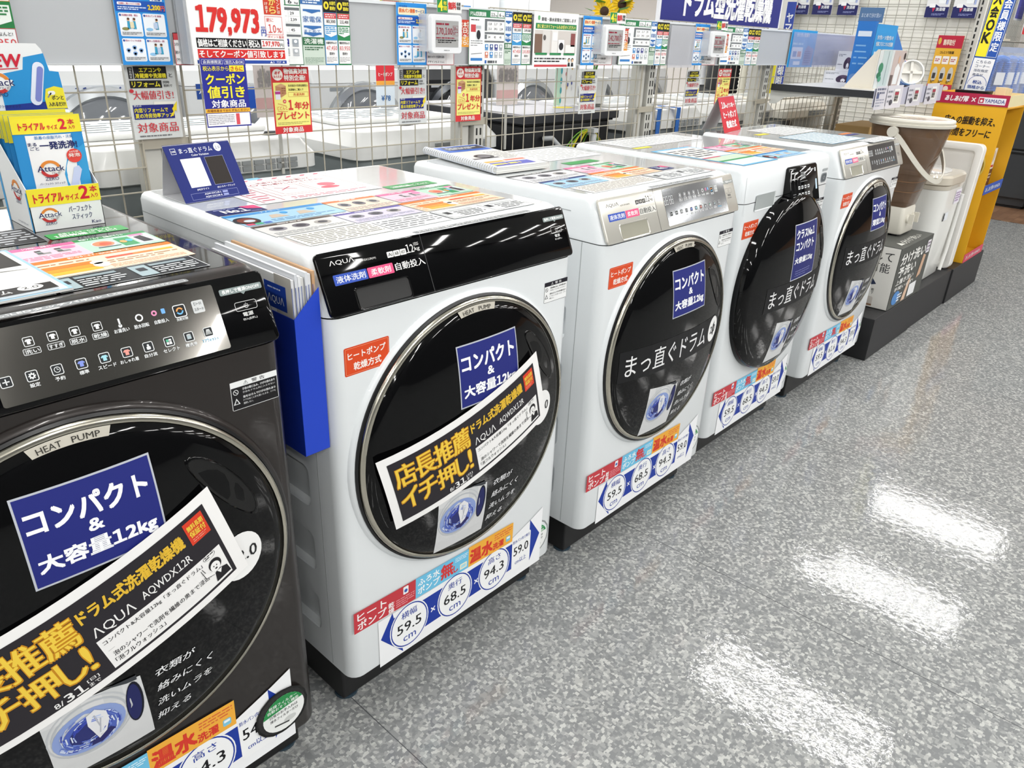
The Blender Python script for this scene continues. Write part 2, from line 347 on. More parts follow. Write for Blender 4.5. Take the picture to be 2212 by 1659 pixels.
def dims(s, d2, last):
    """paper strip with the three measures, and the three coloured cards above it"""
    s.at(.0, .0)
    s.poly([(.065, .097), (.547, .099), (.549, .252), (.51, .236), (.44, .212), (.065, .212)], '#f2f3f5', 1)
    bl = '#1d3a9c'
    s.poly([(.0695, .165), (.1, .214), (.103, .199), (.505, .199), (.505, .236), (.541, .182), (.509, .118), (.509, .128), (.12, .126), (.124, .1), ], bl, 2)
    for x, t, v in ((.142, '横幅', '59.5'), (.268, '奥行', d2), (.388, '高さ', '94.3')):
        s.ell(x, .16, .0505, .0545, '#f4f5f6', 3); s.ring(x, .16, .0455, .048, bl, 4, 36, sy=1.08)
        s.text(t, x - .02, .181, .04, .017, bl, 4, .01); s.text(v, x - .032, .147, .063, .024, '#121217', 4, .014); s.text('cm', x - .017, .123, .033, .012, bl, 4, .005)
    for x in (.205, .331): s.text('×', x - .006, .154, .012, .012, '#eef0f8', 4, .02)
    s.rr(.446, .119, .063, .09, .006, '#f4f5f6', 3); s.text('防水パン内寸奥行', .449, .194, .057, .009, bl, 4); s.text(last, .452, .159, .05, .024, '#121217', 4, .014); s.text('cm以上', .458, .133, .038, .013, bl, 4, .01)
    s.at(.009, .219, -1.6)
    s.rect(0, 0, .15, .048, '#c33b44', 5); s.text('ヒート', .008, .0255, .068, .017, '#f8f3f3', 6, .02); s.text('ポンプ', .008, .004, .068, .019, '#f8f3f3', 6, .02); s.text('乾', .081, .013, .014, .013, '#f8f3f3', 6, .02); s.text('燥', .081, .0, .014, .012, '#f8f3f3', 6, .02)
    s.rr(.118, .027, .013, .018, .002, '#f0f1f2', 6); s.ell(.1245, .035, .0042, .0042, '#3a5fb0', 7, 14); s.bars(.1, .004, .047, .02, 4, '#e59aa0', 6, .4)
    s.rect(.15, 0, .147, .048, '#6fc0e4', 5); s.text('ふろ水', .156, .026, .058, .016, '#fbfdfe', 6, .02); s.text('ポンプ', .156, .006, .058, .017, '#fbfdfe', 6, .02); s.text('無', .218, .008, .034, .034, '#d23b3b', 6, .03); s.text('し', .254, .008, .012, .017, '#d23b3b', 6, .03)
    s.bars(.258, .031, .037, .012, 3, '#e8f6fc', 6, .4); s.rr(.272, .006, .02, .014, .001, '#f3ecd0', 6); s.rr(.275, .009, .014, .008, .001, '#a9dbe8', 7)
    s.rect(.297, 0, .139, .051, '#efae3f', 5); s.text('温水', .302, .006, .068, .034, '#d63a2c', 6, .04); s.text('洗濯', .372, .006, .034, .017, '#d63a2c', 6, .03); s.bars(.376, .028, .056, .018, 3, '#d8643a', 6, .4); s.rr(.414, .008, .014, .014, .003, '#7cc4dd', 6); s.rect(.416, .015, .01, .005, '#eef6f8', 7)
    s.at(0, 0)
def heatlabel(s):
    s.rr(.024, .743, .09, .049, .003, '#d8431c', 1); s.rr(.0252, .7442, .0876, .0466, .002, '#dd4c22', 2); s.rframe(.0262, .7452, .0856, .0446, .002, .0005, '#f3b08a', 3)
    s.text('ヒートポンプ', .031, .7705, .075, .0125, '#fdf6f0', 3, .02); s.text('乾燥方式', .0415, .7505, .055, .0135, '#fdf6f0', 3, .02)
def compact(s, top=None):
    """navy sign on the door glass"""
    if top:
        s.at(.035, -.002, 0, 1)
        s.rect(.224, .592, .174, .172, '#d9dce4', 1, 6); s.rect(.2265, .5945, .169, .167, '#252a6e', 2, 6)
        s.text('クラスNo.1', .236, .72, .134, .026, '#f6f7fb', 3, .03); s.text('コンパクト', .236, .683, .134, .027, '#f6f7fb', 3, .03); s.rect(.234, .671, .138, .0008, '#8e92c0', 3)
        s.text('大容量12kg', .236, .64, .134, .022, '#f6f7fb', 3, .03); s.bars(.25, .6, .11, .022, 3, '#8a8fc4', 3, .2); s.at(0, 0)
        return
    s.rect(.2345, .631, .157, .117, '#b9bdc6', 1, 6); s.rect(.237, .6335, .152, .112, '#232a78', 2, 6)
    s.text('コンパクト', .243, .699, .137, .029, '#f6f7fb', 3, .03); s.text('&', .304, .6795, .017, .015, '#f6f7fb', 3, .03)
def compact2(s, t): s.text(t, .2445, .646, .136, .025, '#f6f7fb', 3, .03)
def drumphoto(s):
    q = [(.184, .464), (.308, .447), (.318, .32), (.192, .318)]
    def P(a, b): 
        x0 = q[3][0] + (q[2][0] - q[3][0]) * a; x1 = q[0][0] + (q[1][0] - q[0][0]) * a; z0 = q[3][1]; z1 = q[0][1] + (q[1][1] - q[0][1]) * a
        return (x0 + (x1 - x0) * b, z0 + (z1 - z0) * b)
    for i in range(5):
        for j in range(5): s.poly([P(i / 5, j / 5), P((i + 1) / 5, j / 5), P((i + 1) / 5, (j + 1) / 5), P(i / 5, (j + 1) / 5)], ('#d9dadb', '#cfd1d2')[(i + j) % 2 and j > 2], 1)
    s.ring(.24, .4, .045, .048, '#b9bdc2', 2); s.ring(.24, .402, .051, .053, '#c2c5c9', 2)
    s.ell(.238, .396, .045, .04, '#8fa3d8', 3); s.ell(.24, .393, .035, .031, '#5267bd', 4); s.ell(.237, .392, .024, .023, '#2c3272', 5)
    r = random.Random(3)
    for a in range(90):
        t = r.uniform(0, 6.28); d = r.uniform(.018, .041); x, z = .238 + d * math.cos(t), .395 + d * .88 * math.sin(t)
        s.line(x, z, x + .012 * math.cos(t + 1.9), z + .012 * math.sin(t + 1.9), r.uniform(.0008, .0022), r.choice(('#dbe4f6', '#b6c6ee', '#6f86d6', '#3a4ab0')), 6)
    s.poly([(.236, .424), (.247, .43), (.26, .418), (.262, .4), (.257, .38), (.247, .371), (.241, .39), (.236, .405)], '#e8e9ec', 7)
    s.line(.245, .42, .25, .395, .0016, '#b7bac4', 8); s.line(.252, .41, .249, .382, .0016, '#b7bac4', 8); s.poly([(.239, .372), (.262, .383), (.268, .376), (.25, .362), (.236, .363)], '#2a2a66', 7)
    s.ell(.2965, .404, .0115, .04, '#0f1122', 4, 24); s.ell(.2955, .404, .0095, .036, '#20255c', 5, 24); s.poly([(.262, .456), (.303, .452), (.303, .444), (.29, .446)], '#3a3d42', 6)
    for k, (t, a, b) in enumerate((('衣類が', .326, .058), ('絡みにくく', .327, .083), ('洗いムラを', .325, .083), ('抑える', .323, .05))): s.text(t, a, .4275 - k * .03, b, .0145, '#eeeff1', 2, .012, .2)
def massugu(s, big):
    s.rect(.062, .508, .425, .08, '#161618', 1, 8, 3)
    s.text('まっ直ぐドラム', .082, .52, .345, .056, '#ededee', 2, .004)
    if big: s.ell(.477, .549, .033, .036, '#f1f1f0', 3); s.text('2.0', .459, .538, .036, .021, '#1c1c1e', 4)
def banner(s, bx=.0885, bz=.4365, ba=14):
    """shopkeeper's recommendation sheet, tilted across the door"""
    s.at(bx, bz, ba)
    w_, h_ = .404, .158
    s.rect(0, 0, w_, h_, '#f3f2f1', 1, 12, 5); s.rect(.016, .012, .371, .131, '#29262b', 2, 12, 4)
    gd, gl = '#c98a1e', '#f0cc48'
    for t, x, z, wd, hh in (('店', .023, .0855, .041, .046), ('長', .065, .0855, .041, .046), ('推', .107, .0855, .041, .046), ('薦', .149, .0855, .041, .046), ('イ', .023, .034, .036, .044), ('チ', .06, .034, .04, .044), ('押', .102, .034, .042, .044), ('し', .147, .035, .028, .043), ('!', .178, .036, .008, .043)):
        s.text(t, x, z, wd, hh, gd, 3, .036); s.text(t, x + .0003, z + .0006, wd - .0006, hh, gl, 4.3, .016)
    s.text('8/', .122, .0155, .011, .0085, '#f0efee', 5); s.text('31', .136, .015, .026, .014, '#f0efee', 5, .02); s.text('[日]', .165, .0225, .015, .006, '#f0efee', 5); s.text('まで', .165, .015, .014, .006, '#f0efee', 5)
    s.text('ドラム式洗濯乾燥機', .197, .107, .146, .021, '#e6bb3a', 3, .03); logo(s, .2, .0745, .056, .018, '#f0efee', 3); s.text('AQWDX12R', .268, .0785, .074, .016, '#f0efee', 3, .005)
    s.rect(.198, .0165, .183, .055, '#f1f0ef', 3, 8, 4); s.text('コンパクト&大容量12kg「まっ直ぐドラム」', .203, .058, .145, .0085, '#1e1c20', 4); s.text('泡のシャワーで洗剤を繊維の奥まで浸透※', .206, .034, .148, .0085, '#1e1c20', 4); s.text('「泡フルウォッシュ」', .204, .0225, .07, .0085, '#1e1c20', 4)
    s.rect(.203, .0475, .145, .0004, '#9b9a9c', 4)
    s.rect(.351, .1, .03, .037, '#d8402a', 3, 2); s.text('無料長期', .354, .122, .024, .0085, '#f3cf4b', 4, .02); s.text('保証付', .354, .111, .024, .0095, '#f3cf4b', 4, .02); s.bars(.355, .103, .022, .006, 2, '#f0b49a', 4, .3)
    # drawing of a shop assistant pointing upwards
    k = '#1f1d21'; s.ell(.364, .049, .0098, .0105, k, 5, 18); s.ell(.3632, .046, .0075, .0085, '#f3f2f1', 6, 18); s.poly([(.356, .0205), (.359, .036), (.366, .039), (.378, .034), (.38, .0205)], k, 5); s.poly([(.362, .037), (.366, .03), (.37, .037)], '#f3f2f1', 6)
    s.poly([(.357, .035), (.346, .038), (.343, .047), (.347, .049), (.351, .043), (.358, .041)], '#f3f2f1', 5); s.line(.357, .035, .345, .039, .0008, k, 6); s.line(.345, .039, .343, .056, .0008, k, 6); s.line(.3475, .048, .3455, .057, .0008, k, 6)
    s.ring(.362, .0675, .009, .0096, k, 5, 24, sy=.55); s.bars(.355, .0645, .014, .006, 2, k, 5, .5)
    s.ell(.361, .0475, .0009, .0012, k, 7, 8); s.ell(.3655, .047, .0009, .0012, k, 7, 8); s.ell(.3632, .0425, .002, .0014, k, 7, 10)
    s.at(0, 0)
def panelprint(s, dark, model):
    fg = '#e7e7e4' if dark else '#2a2a2c'
    logo(s, .026, .0775, .046, .0085, fg, 1, .004); s.text(model, .077, .075, .036, .0042, fg, 1, 0)
def capacityprint(s, dark):
    fg = '#e7e7e4' if dark else '#2a2a2c'
    for j, t in enumerate(('Ai', 'AIR', 'HOT')): s.rr(.136 + j * .0135, .0725, .0125, .0095, .001, fg, 1); s.text(t, .138 + j * .0135, .0745, .0085, .0055, '#202022' if dark else '#d8d6d0', 2)
    s.text('12', .1765, .0735, .016, .014, fg, 1); s.text('kg', .194, .0735, .011, .008, fg, 1); s.text('HEAT', .1945, .0862, .0105, .0022, fg, 1); s.text('PUMP', .1945, .0832, .0105, .0022, fg, 1)
def stickers(s, dark):
    s.rr(.026, .0475, .063, .0165, .0015, '#2f4fae', 1); s.text('液体洗剤', .0305, .0505, .0545, .0105, '#fafafa', 2, .01)
    s.rr(.0905, .0475, .051, .0165, .0015, '#e0507f', 1); s.text('柔軟剤', .0965, .0505, .039, .0105, '#fafafa', 2, .01)
    if not dark: s.rr(.1425, .0475, .068, .0165, .0015, '#d9d8d2', 1)
    s.text('自動投入', .1455, .0495, .063, .0125, '#f6f6f4' if dark else '#2a2a2a', 2, .015)
def powerprint(s, dark):
    fg = '#d9dad9' if dark else '#6a6a68'
    s.rr(.524, .0755, .062, .0085, .002, '#84908f' if dark else '#8f9492', 1); s.poly([(.553, .0758), (.557, .0722), (.561, .0758)], '#84908f' if dark else '#8f9492', 1); s.text('長押しで電源ON/OFF', .5275, .0772, .055, .0052, '#f4f5f5', 2, .02)
    s.rframe(.5395, .0505, .032, .0125, .003, .0006, fg, 1); s.ring(.5555, .0565, .0026, .0032, fg, 1, 16, 120, 420); s.rect(.5552, .057, .0006, .0036, fg, 1)
    s.text('電源', .5475, .0425, .015, .0055, fg, 1, .02); s.text('切/入(長押し)', .5455, .0365, .021, .0038, fg, 1)
PK, GN, OR, BL_, PU, GY = '#ef9bb9', '#b4dcbf', '#ef7d33', '#5aa9de', '#a695cf', '#c9cdcd'
def card_pink(s, x, y, w, h):
    s.rect(x, y, w, h, '#f4c5d4', 1); s.rect(x, y + h * .83, w, h * .17, '#e2689b', 2); s.text('シワ伸ばし・部屋干し', x + w * .3, y + h * .86, w * .4, h * .1, '#fbe7ef', 3, .02)
    s.ell(x + w * .85, y + h * .68, w * .1, h * .1, '#ec7fae', 2)
    for a in (.4, .66): s.rect(x + w * a, y + h * .48, w * .08, h * .2, '#8e9494', 2); s.rect(x + w * a, y + h * .42, w * .17, h * .1, '#8e9494', 2); s.rect(x + w * a, y + h * .63, w * .08, h * .06, '#3f4648', 3)
    s.bars(x + w * .05, y + h * .08, w * .85, h * .25, 3, '#d4809f', 2, .4)
def card_green(s, x, y, w, h):
    s.rect(x, y, w, h, '#b5dfc4', 1); s.rect(x, y + h * .85, w, h * .15, '#2f8a4f', 2); s.text('乾燥フィルター自動おそうじ', x + w * .08, y + h * .87, w * .6, h * .1, '#eaf6ee', 3, .02)
    s.ell(x + w * .28, y + h * .45, w * .16, h * .24, '#d9dbe0', 2); s.ell(x + w * .28, y + h * .46, w * .14, h * .19, '#e58f6d', 3); s.ell(x + w * .3, y + h * .44, w * .08, h * .1, '#d9634e', 4); s.rect(x + w * .15, y + h * .2, w * .3, h * .05, '#5b6470', 3)
    s.rect(x + w * .48, y + h * .12, w * .2, h * .6, '#35945a', 2); s.ell(x + w * .54, y + h * .42, w * .045, h * .09, '#efa25b', 3); s.ell(x + w * .63, y + h * .46, w * .045, h * .09, '#57b7df', 3); s.rect(x + w * .7, y + h * .12, w * .26, h * .68, '#d7dade', 2); s.rect(x + w * .72, y + h * .7, w * .2, h * .12, '#e785b0', 3)
    s.poly([(x + w * .76, y + h * .2), (x + w * .9, y + h * .2), (x + w * .86, y + h * .68), (x + w * .74, y + h * .62)], '#26262c', 3)
def card_orange(s, x, y, w, h):
    s.rect(x, y, w, h, '#f9d9bd', 1); s.rect(x, y + h * .84, w, h * .16, '#ee7a30', 2); s.text('気になるニオイ・汚れに温水コース', x + w * .3, y + h * .87, w * .4, h * .09, '#fdf1e4', 3, .02)
    s.rect(x + w * .1, y + h * .1, w * .3, h * .16, '#f2b33c', 2); s.rect(x + w * .09, y + h * .27, w * .31, h * .16, '#f29b36', 2); s.rect(x + w * .08, y + h * .44, w * .32, h * .16, '#ee7f35', 2)
    s.ell(x + w * .42, y + h * .3, w * .05, h * .14, '#f1ece3', 3); s.ell(x + w * .41, y + h * .45, w * .04, h * .1, '#f1ece3', 3)
    s.rect(x + w * .5, y + h * .58, w * .18, h * .1, '#e8543c', 2); s.rect(x + w * .68, y + h * .58, w * .14, h * .1, '#ef8038', 2); s.rect(x + w * .82, y + h * .58, w * .14, h * .1, '#f3b33f', 2)
    s.bars(x + w * .02, y + h * .05, w * .06, h * .5, 5, '#d98c5b', 2, .3); s.bars(x + w * .48, y + h * .3, w * .48, h * .2, 2, '#a7765a', 2, .4); s.bars(x + w * .46, y + h * .05, w * .5, h * .2, 5, '#c79b80', 2, .35); s.bars(x + w * .05, y + h * .66, w * .4, h * .1, 1, '#b06a44', 2, .4)
def card_grey(s, x, y, w, h, dark):
    fg, bg = ('#d8dcdd', '#24262a') if dark else ('#77797b', '#eef0f0')
    s.rect(x, y, w, h, bg, 1); s.frame(x, y, w, h, .0012, fg, 2)
    for k in (0, 1):
        xx = x + w * (.03 + .5 * k); s.rect(xx, y + h * .1, w * .12, h * .8, '#9eb0b5' if dark else '#d9dbdb', 3); s.rr(xx + w * .03, y + h * .45, w * .06, h * .25, .001, '#2b2d33', 4)
        s.rect(xx + w * .14, y + h * .72, w * .27, h * .15, '#8b9aa0' if dark else '#cfd2d2', 3); s.bars(xx + w * .14, y + h * .12, w * .3, h * .55, 4, fg, 3, .45, k)
def card_blue(s, x, y, w, h):
    s.rect(x, y, w, h, '#a5cdea', 1); s.rect(x, y + h * .83, w, h * .17, '#3d8fd0', 2); s.text('ナノコート', x + w * .35, y + h * .86, w * .2, h * .1, '#e8f3fb', 3)
    s.ell(x + w * .1, y + h * .42, w * .11, h * .3, '#26262c', 2); s.ell(x + w * .1, y + h * .42, w * .08, h * .21, '#7c3c2e', 3); s.ell(x + w * .11, y + h * .36, w * .05, h * .1, '#ccd8e2', 4)
    for a in (.32, .6): s.poly([(x + w * a, y + h * .35), (x + w * (a + .18), y + h * .35), (x + w * (a + .12), y + h * .62), (x + w * (a + .04), y + h * .62)], '#c8b9a6', 2); s.ell(x + w * (a + .2), y + h * .66, w * .035, h * .09, '#3f9fe0', 3)
    s.bars(x + w * .28, y + h * .08, w * .66, h * .2, 2, '#4d7fae', 2, .35); s.rect(x + w * .02, y + h * .04, w * .07, h * .12, '#d9536f', 3); s.rect(x + w * .1, y + h * .04, w * .07, h * .12, '#4fae83', 3); s.rect(x + w * .18, y + h * .04, w * .07, h * .12, '#4c6fc0', 3)
def card_no1(s, x, y, w, h):
    s.rect(x, y, w, h, '#202a66', 1); s.text('No.1', x + w * .2, y + h * .2, w * .5, h * .5, '#f2f3f8', 3, .03); s.bars(x + w * .12, y + h * .76, w * .5, h * .14, 1, '#aab0d8', 2); s.poly([(x + w * .68, y + h), (x + w, y + h), (x + w, y + h * .35), (x + w * .74, y + h * .6)], '#d9427a', 2); s.bars(x + w * .7, y + h * .05, w * .28, h * .12, 1, '#8f97c8', 2)
def card_text(s, x, y, w, h, bg='#ededea', fg='#8f9191', rows=6, hd=None):
    s.rect(x, y, w, h, bg, 1)
    if hd: s.rect(x, y + h * .84, w, h * .16, hd, 2); h *= .82
    s.bars(x + w * .04, y + h * .06, w * .92, h * .88, rows, fg, 2, .4, int(x * 900))
def card_photos(s, x, y, w, h, hd, bg='#d9d9d6'):
    s.rect(x, y, w, h, bg, 1); s.rect(x, y + h * .86, w, h * .14, hd, 2); s.bars(x + w * .3, y + h * .885, w * .35, h * .08, 1, '#f2f0ee', 3)
    for k in range(3):
        s.ell(x + w * (.2 + .28 * k), y + h * .56, w * .1, h * .17, ('#8c8a92', '#6d6a72', '#a9a4a0')[k], 2, 16); s.ell(x + w * (.2 + .28 * k), y + h * .56, w * .06, h * .09, '#3b3a44', 3, 14)
    s.bars(x + w * .06, y + h * .06, w * .88, h * .24, 3, '#8d8f92', 2, .35)
def barlabel(s, x, y, w, h, dark):
    s.rr(x, y, w, h, h * .3, '#8d9092', 1); s.text('大きな画面で操作しやすいLEDタッチパネル', x + w * .03, y + h * .2, w * .68, h * .6, '#f4f4f4', 2, .02); s.rframe(x + w * .73, y + h * .12, w * .26, h * .76, h * .2, h * .06, '#e4e5e5', 2); s.text('天板のラベルで操作をサポート', x + w * .745, y + h * .3, w * .22, h * .4, '#f4f4f4', 2)
BK = '#2b2624'
def pocket_cut(cab, sl):
    """presses the four grip pockets into the left side plate"""
    g = G()
    for z in (.174, .317, .46, .603): g.loft([[(x, b, c) for b, c in rrect(.094 + i, z + i, .30 - i, z + .086 - i, .014, 4)] for x, i in ((-.01, 0), (.002, 0), (.0045, .002), (.014, .006))], sl)
    cu = g.build('cutter'); cu.parent = cab.parent
    bo = cab.modifiers.new('pockets', 'BOOLEAN'); bo.object = cu; bo.operation = 'DIFFERENCE'; bo.solver = 'EXACT'
    dg = bpy.context.evaluated_depsgraph_get(); dg.update()
    me = bpy.data.meshes.new_from_object(cab.evaluated_get(dg)); cab.modifiers.clear(); cab.data = me; bpy.data.objects.remove(cu)
    me.polygons.foreach_set('use_smooth', [True] * len(me.polygons)); me.set_sharp_from_angle(angle=math.radians(30))
def machine(xl, yf, D, label, body, dark, kind, top, d2, last, film, model):
    t = thing('washing_machine', label, 'washing machine', (xl, yf, 0), 0, 'front loading washing machines on display')
    bm_ = M(body, .28 if not dark or kind else .32, 0, .35, .5) if body != '#2b2624' else M(body, .3, .35, .3, .5)
    blk = M('#0b0b0c', .25); gl = M('#060607', .05, 0, 0, .32)
    # base and feet
    G().box(.012, .055, .007, .583, D - .04, .101, M('#151516', .45)).build('base', t, bevel=.004)
    for fx in (.035, .56):
        for fy in (.078, D - .07):
            G().lathe([(.0, 0), (.024, 0), (.024, .006), (.0, .0065)], M('#2a3c48', .5), lambda a, b, h, fx=fx, fy=fy: (fx + a, fy + b, h), 16).build('foot', t)
    # cabinet
    def lp(z, i, y0, r=.026): return [(a, b, z) for a, b in rrect(i, y0 + i, WW - i, D - i, (r, r, .012, .012))]
    g = G().loft([lp(.1, .006, 0), lp(.103, .0015, 0), lp(.108, 0, 0), lp(.843, 0, 0)], bm_, True, False)
    g.loft([lp(.843, 0, 0), lp(.8432, .002, .001), lp(.8452, .002, .001)], M('#6d7072' if not dark else '#0c0b0b', .5), False, False)
    for sx_ in (0, 1):       # the joint between side plate and front
        x = -.0004 if sx_ == 0 else WW - .0006; g.box(x, .0625, .11, x + .001, .064, .843, M('#a4a8a8' if body != '#2b2624' else '#100e0e', .5))
    sl = M('#c9ced0', .5) if body != '#2b2624' else M('#1f1c1b', .5)
    cab = g.build('cabinet', t, smooth=30)
    pocket_cut(cab, sl)
    g = G()
    hd = [lp(.8452, 0, 0), lp(.90, 0, .024), lp(.928, 0, .0355), lp(.936, .0025, .04), lp(.9405, .006, .045), lp(.942, .011, .05)]
    if kind == 'slim': hd = [lp(.8452, 0, 0), lp(.925, 0, .004), lp(.935, .002, .01), lp(.940, .006, .016), lp(.942, .012, .024)]
    g.loft(hd, bm_, False, True)
    for x in (-.0006, WW - .0004): g.box(x, .1, .904, x + .001, D - .01, .9055, M('#9fa4a6' if body != '#2b2624' else '#0d0c0c', .5))
    g.build('top_housing', t, smooth=40)
    G().loft([[(a, b, .9419) for a, b in rrect(.014, .07, .581, D - .02, .012)], [(a, b, .9424) for a, b in rrect(.0148, .0708, .5802, D - .0208, .012)]], M('#c9cdcf' if body != '#2b2624' else '#141213', .1, 0, .6)).build('lid', t)
    s = Sheet(ONTOP, .00025); s.ink = (lambda c: c if not isinstance(c, str) else INK('#' + ''.join('%02x' % int(int(c[j:j + 2], 16) * .94) for j in (1, 3, 5)))) if not dark or body != BK else s.ink; top(s); s.build('top_label', t, label='coloured explanatory print on the lid')
    # door
    dr = thing('door', None, None); dr.parent = t
    if kind != 'slim':
        G().lathe([(.281, -.004), (.279, .003), (.272, .008), (.27, .008)], bm_, doorfn, 96).build('door_surround', dr, smooth=50)
        G().lathe([(.272, .0), (.272, .011), (.268, .013), (.266, .006)], M('#141415', .3), doorfn, 96).build('door_gasket', dr, smooth=50)
        prof = [(.267, .004), (.267, .014), (.2655, .0175), (.262, .0195), (.258, .0195), (.2572, .016)]
        g = G().lathe(prof, M('#c3beb0', .22, 1.), doorfn, 96)
        # thicker silver plate at the top carrying the words
        pl = []
        for r, h in ((.2575, .0205), (.2455, .0245), (.2445, .0205)):
            pl.append([(DCX + r * math.sin(math.radians(a)) , -h, DCZ + r * math.cos(math.radians(a))) for a in [(-10.5 + 21 * j / 16) * (1 if r > .25 else .93) for j in range(17)]])
        g.loft(pl, M('#cfcabd', .3, .35), False, False, False)
        g.build('door_ring', dr, smooth=40, label='silver door ring lettered on top')
        s = Sheet(lambda u, v, h: (DCX + (.2475 + v) * math.sin(u / .25), -(.0248 - v * .36) - h, DCZ + (.2475 + v) * math.cos(u / .25)), .0002)
        s.text('HEAT', -.036, 0, .027, .007, '#26241f', 1, .0); s.text('PUMP', .002, 0, .031, .007, '#26241f', 1, .0); s.build('door_lettering', dr)
        G().lathe([(DR, .016), (DR - .001, dome(DR) + .001)] + [(DR * (1 - q / 14), dome(DR * (1 - q / 14))) for q in range(1, 14)] + [(.002, dome(0))], gl, doorfn, 96, False, True).build('door_glass', dr, smooth=60)
    else:
        S4 = lambda u, v, h: (.312 + u, -h, .564 + v)
        G().lathe([(.286, -.002), (.284, .02), (.274, .036)] + [(.272 * (1 - q / 14), .036 + .034 * (1 - (1 - q / 14) ** 2.4)) for q in range(1, 14)] + [(.002, .07)], gl, S4, 96, False, True).build('door_glass', dr, smooth=60)
    ex = .05 if kind == 'slim' else 0.
    # grip recess in the door: sunken almond with a bright lip
    def dy(u, v): return (.036 + .034 * (1 - min(1., math.hypot(u - .312, v - .564) / .272) ** 2.4)) if kind == 'slim' else dome(math.hypot(u - DCX, v - DCZ))
    al = []
    for j in range(28):
        a = 2 * math.pi * j / 28; u0 = .074 * math.cos(a); v0 = .024 * math.sin(a) * (1 if math.sin(a) > 0 else .55)
        c_, s_ = math.cos(math.radians(-54)), math.sin(math.radians(-54)); al.append((.466 + ex + u0 * c_ - v0 * s_, .666 + u0 * s_ + v0 * c_))
    def al3(k, h): cx_, cz_ = .466 + ex, .666; return [(cx_ + (u - cx_) * k, -dy(cx_ + (u - cx_) * k, cz_ + (v - cz_) * k) - h, cz_ + (v - cz_) * k) for u, v in al]
    G().loft([al3(1.04, .0002), al3(1.0, .0016), al3(.94, .0006)], gl, False, False).loft([al3(.94, .0006), al3(.8, .0003)], M('#040404', .5), False, True).build('door_handle', dr, smooth=60)
    if kind == 'slim':
        dfn = lambda u, v, h: (u, -dy(u, v) - .0006 - h, v)
    else: dfn = DOOR
    s = Sheet(dfn); OX, OZ = {'AQW-DX12R(K)': (-.0135, .0095), 'AQW-DM12R(W)': (.004, .005), 'AQW-DM10R(W)': (.009, .01)}.get(model, (0, 0)); s.fn = lambda u, v, h: dfn(u + OX, v + OZ, h); compact(s, kind == 'slim')
    if kind != 'slim': compact2(s, '大容量12kg' if d2 != '61.6' else '薄型10kg')
    s.build('door_sign', dr, label='navy sign on the black door glass')
    s = Sheet((lambda u, v, h: dfn(u + .05, v - .005, h)) if kind == 'slim' else dfn); drumphoto(s); s.build('door_picture', dr)
    s = Sheet(dfn)
    if kind == 'banner':
        s.ell(.474, .55, .037, .038, '#f1f1f0', 3); s.text('2.0', .468, .54, .034, .02, '#1c1c1e', 4, .012); s.build('round_sticker', dr)
        s = Sheet(DOORB, .00025); banner(s, *((.0905, .429, 15.3) if body == BK else ())); s.build('promotion_banner', dr, label='tilted white and dark promotion sheet with gold lettering')
    else: s.fn = (lambda u, v, h: dfn(u + .07, v, h)) if kind == 'slim' else (lambda u, v, h: dfn(u + (.02 if kind == 'ring5' else 0), v + (.015 if kind == 'ring5' else 0), h)); massugu(s, kind == 'ring'); s.build('door_lettering', dr)
    # front stickers
    if body != '#2b2624' or True:
        s = Sheet(FRONT); s.at(0, 0); heatlabel(s); s.build('orange_sticker', t)
    s = Sheet(FRONT); warn(s, .509, .758, .072, .043, body == '#2b2624'); s.build('warning_sticker', t)
    # filter cover low on the right
    s = Sheet(plane((0, -.0034, 0), (1, 0, 0), (0, 0, 1)) if body == BK else FRONT); cxf, czf = .528, .168
    s.rr(.475, .125, .1, .094, .046, bm_ if body != '#2b2624' else M('#151314', .2, 0, .5), 3)
    s.rframe(.475, .125, .1, .094, .046, .004, M('#8f9394', .4) if body != '#2b2624' else M('#0a0a0a', .2), 4)
    s.ell(cxf, czf, .04, .038, '#eceeec', 5); s.poly([(cxf + .04 * math.cos(math.radians(a)), czf + .038 * math.sin(math.radians(a))) for a in range(20, 171, 10)], '#2c8a4c', 6)
    s.text('乾燥フィルター', cxf - .027, czf + .021, .054, .007, '#f4f8f4', 7, .01); s.text('自動おそうじ機能', cxf - .03, czf + .013, .06, .007, '#f4f8f4', 7, .01); s.text('日常のお手入れは', cxf - .027, czf + .001, .054, .0065, '#2e2f31', 7, .01); s.text('排水フィルターだけ', cxf - .027, czf - .0085, .054, .0065, '#2e2f31', 7, .01); s.ell(cxf + .01, czf - .02, .012, .006, '#c9cbc9', 7, 14); s.line(cxf - .02, czf - .02, cxf + .008, czf - .026, .003, '#3b3b3b', 8)
    s.build('filter_cover', t, label='round filter cover with green and white sticker')
    s = Sheet(plane((0, -.0012, 0), (1, 0, 0), (0, 0, 1))); dims(s, d2, last); s.build('measurement_sheet', t, label='paper strip with blue arrow and measures under three coloured cards')
    # control panel
    if kind != 'slim':
        pm = gl if dark else M('#cfccc3', .26, .35, .3)
        g = G(); pts = rrect(.004, .0005, WW - .004, .1005, .009, 5)
        g.loft([[PANEL(u, v, .0) for u, v in pts], [PANEL(u, v, .004) for u, v in pts], [PANEL(.2975 + (u - .2975) * .994, .0505 + (v - .0505) * .97, .0055) for u, v in pts]], pm)
        cp = g.build('control_panel', t, smooth=50)
        s = Sheet(PANELH); s.rect(.2118, .001, .0012, .099, '#2c2c2d' if not dark else '#3b3b3d', 1); s.build('panel_joint', cp)
        s = Sheet(PANELH); panelprint(s, dark, model); s.build('panel_lettering', cp); s = Sheet(PANELH); capacityprint(s, dark); s.build('capacity_lettering', cp); s = Sheet(PANELH); powerprint(s, dark); s.build('power_symbol', cp)
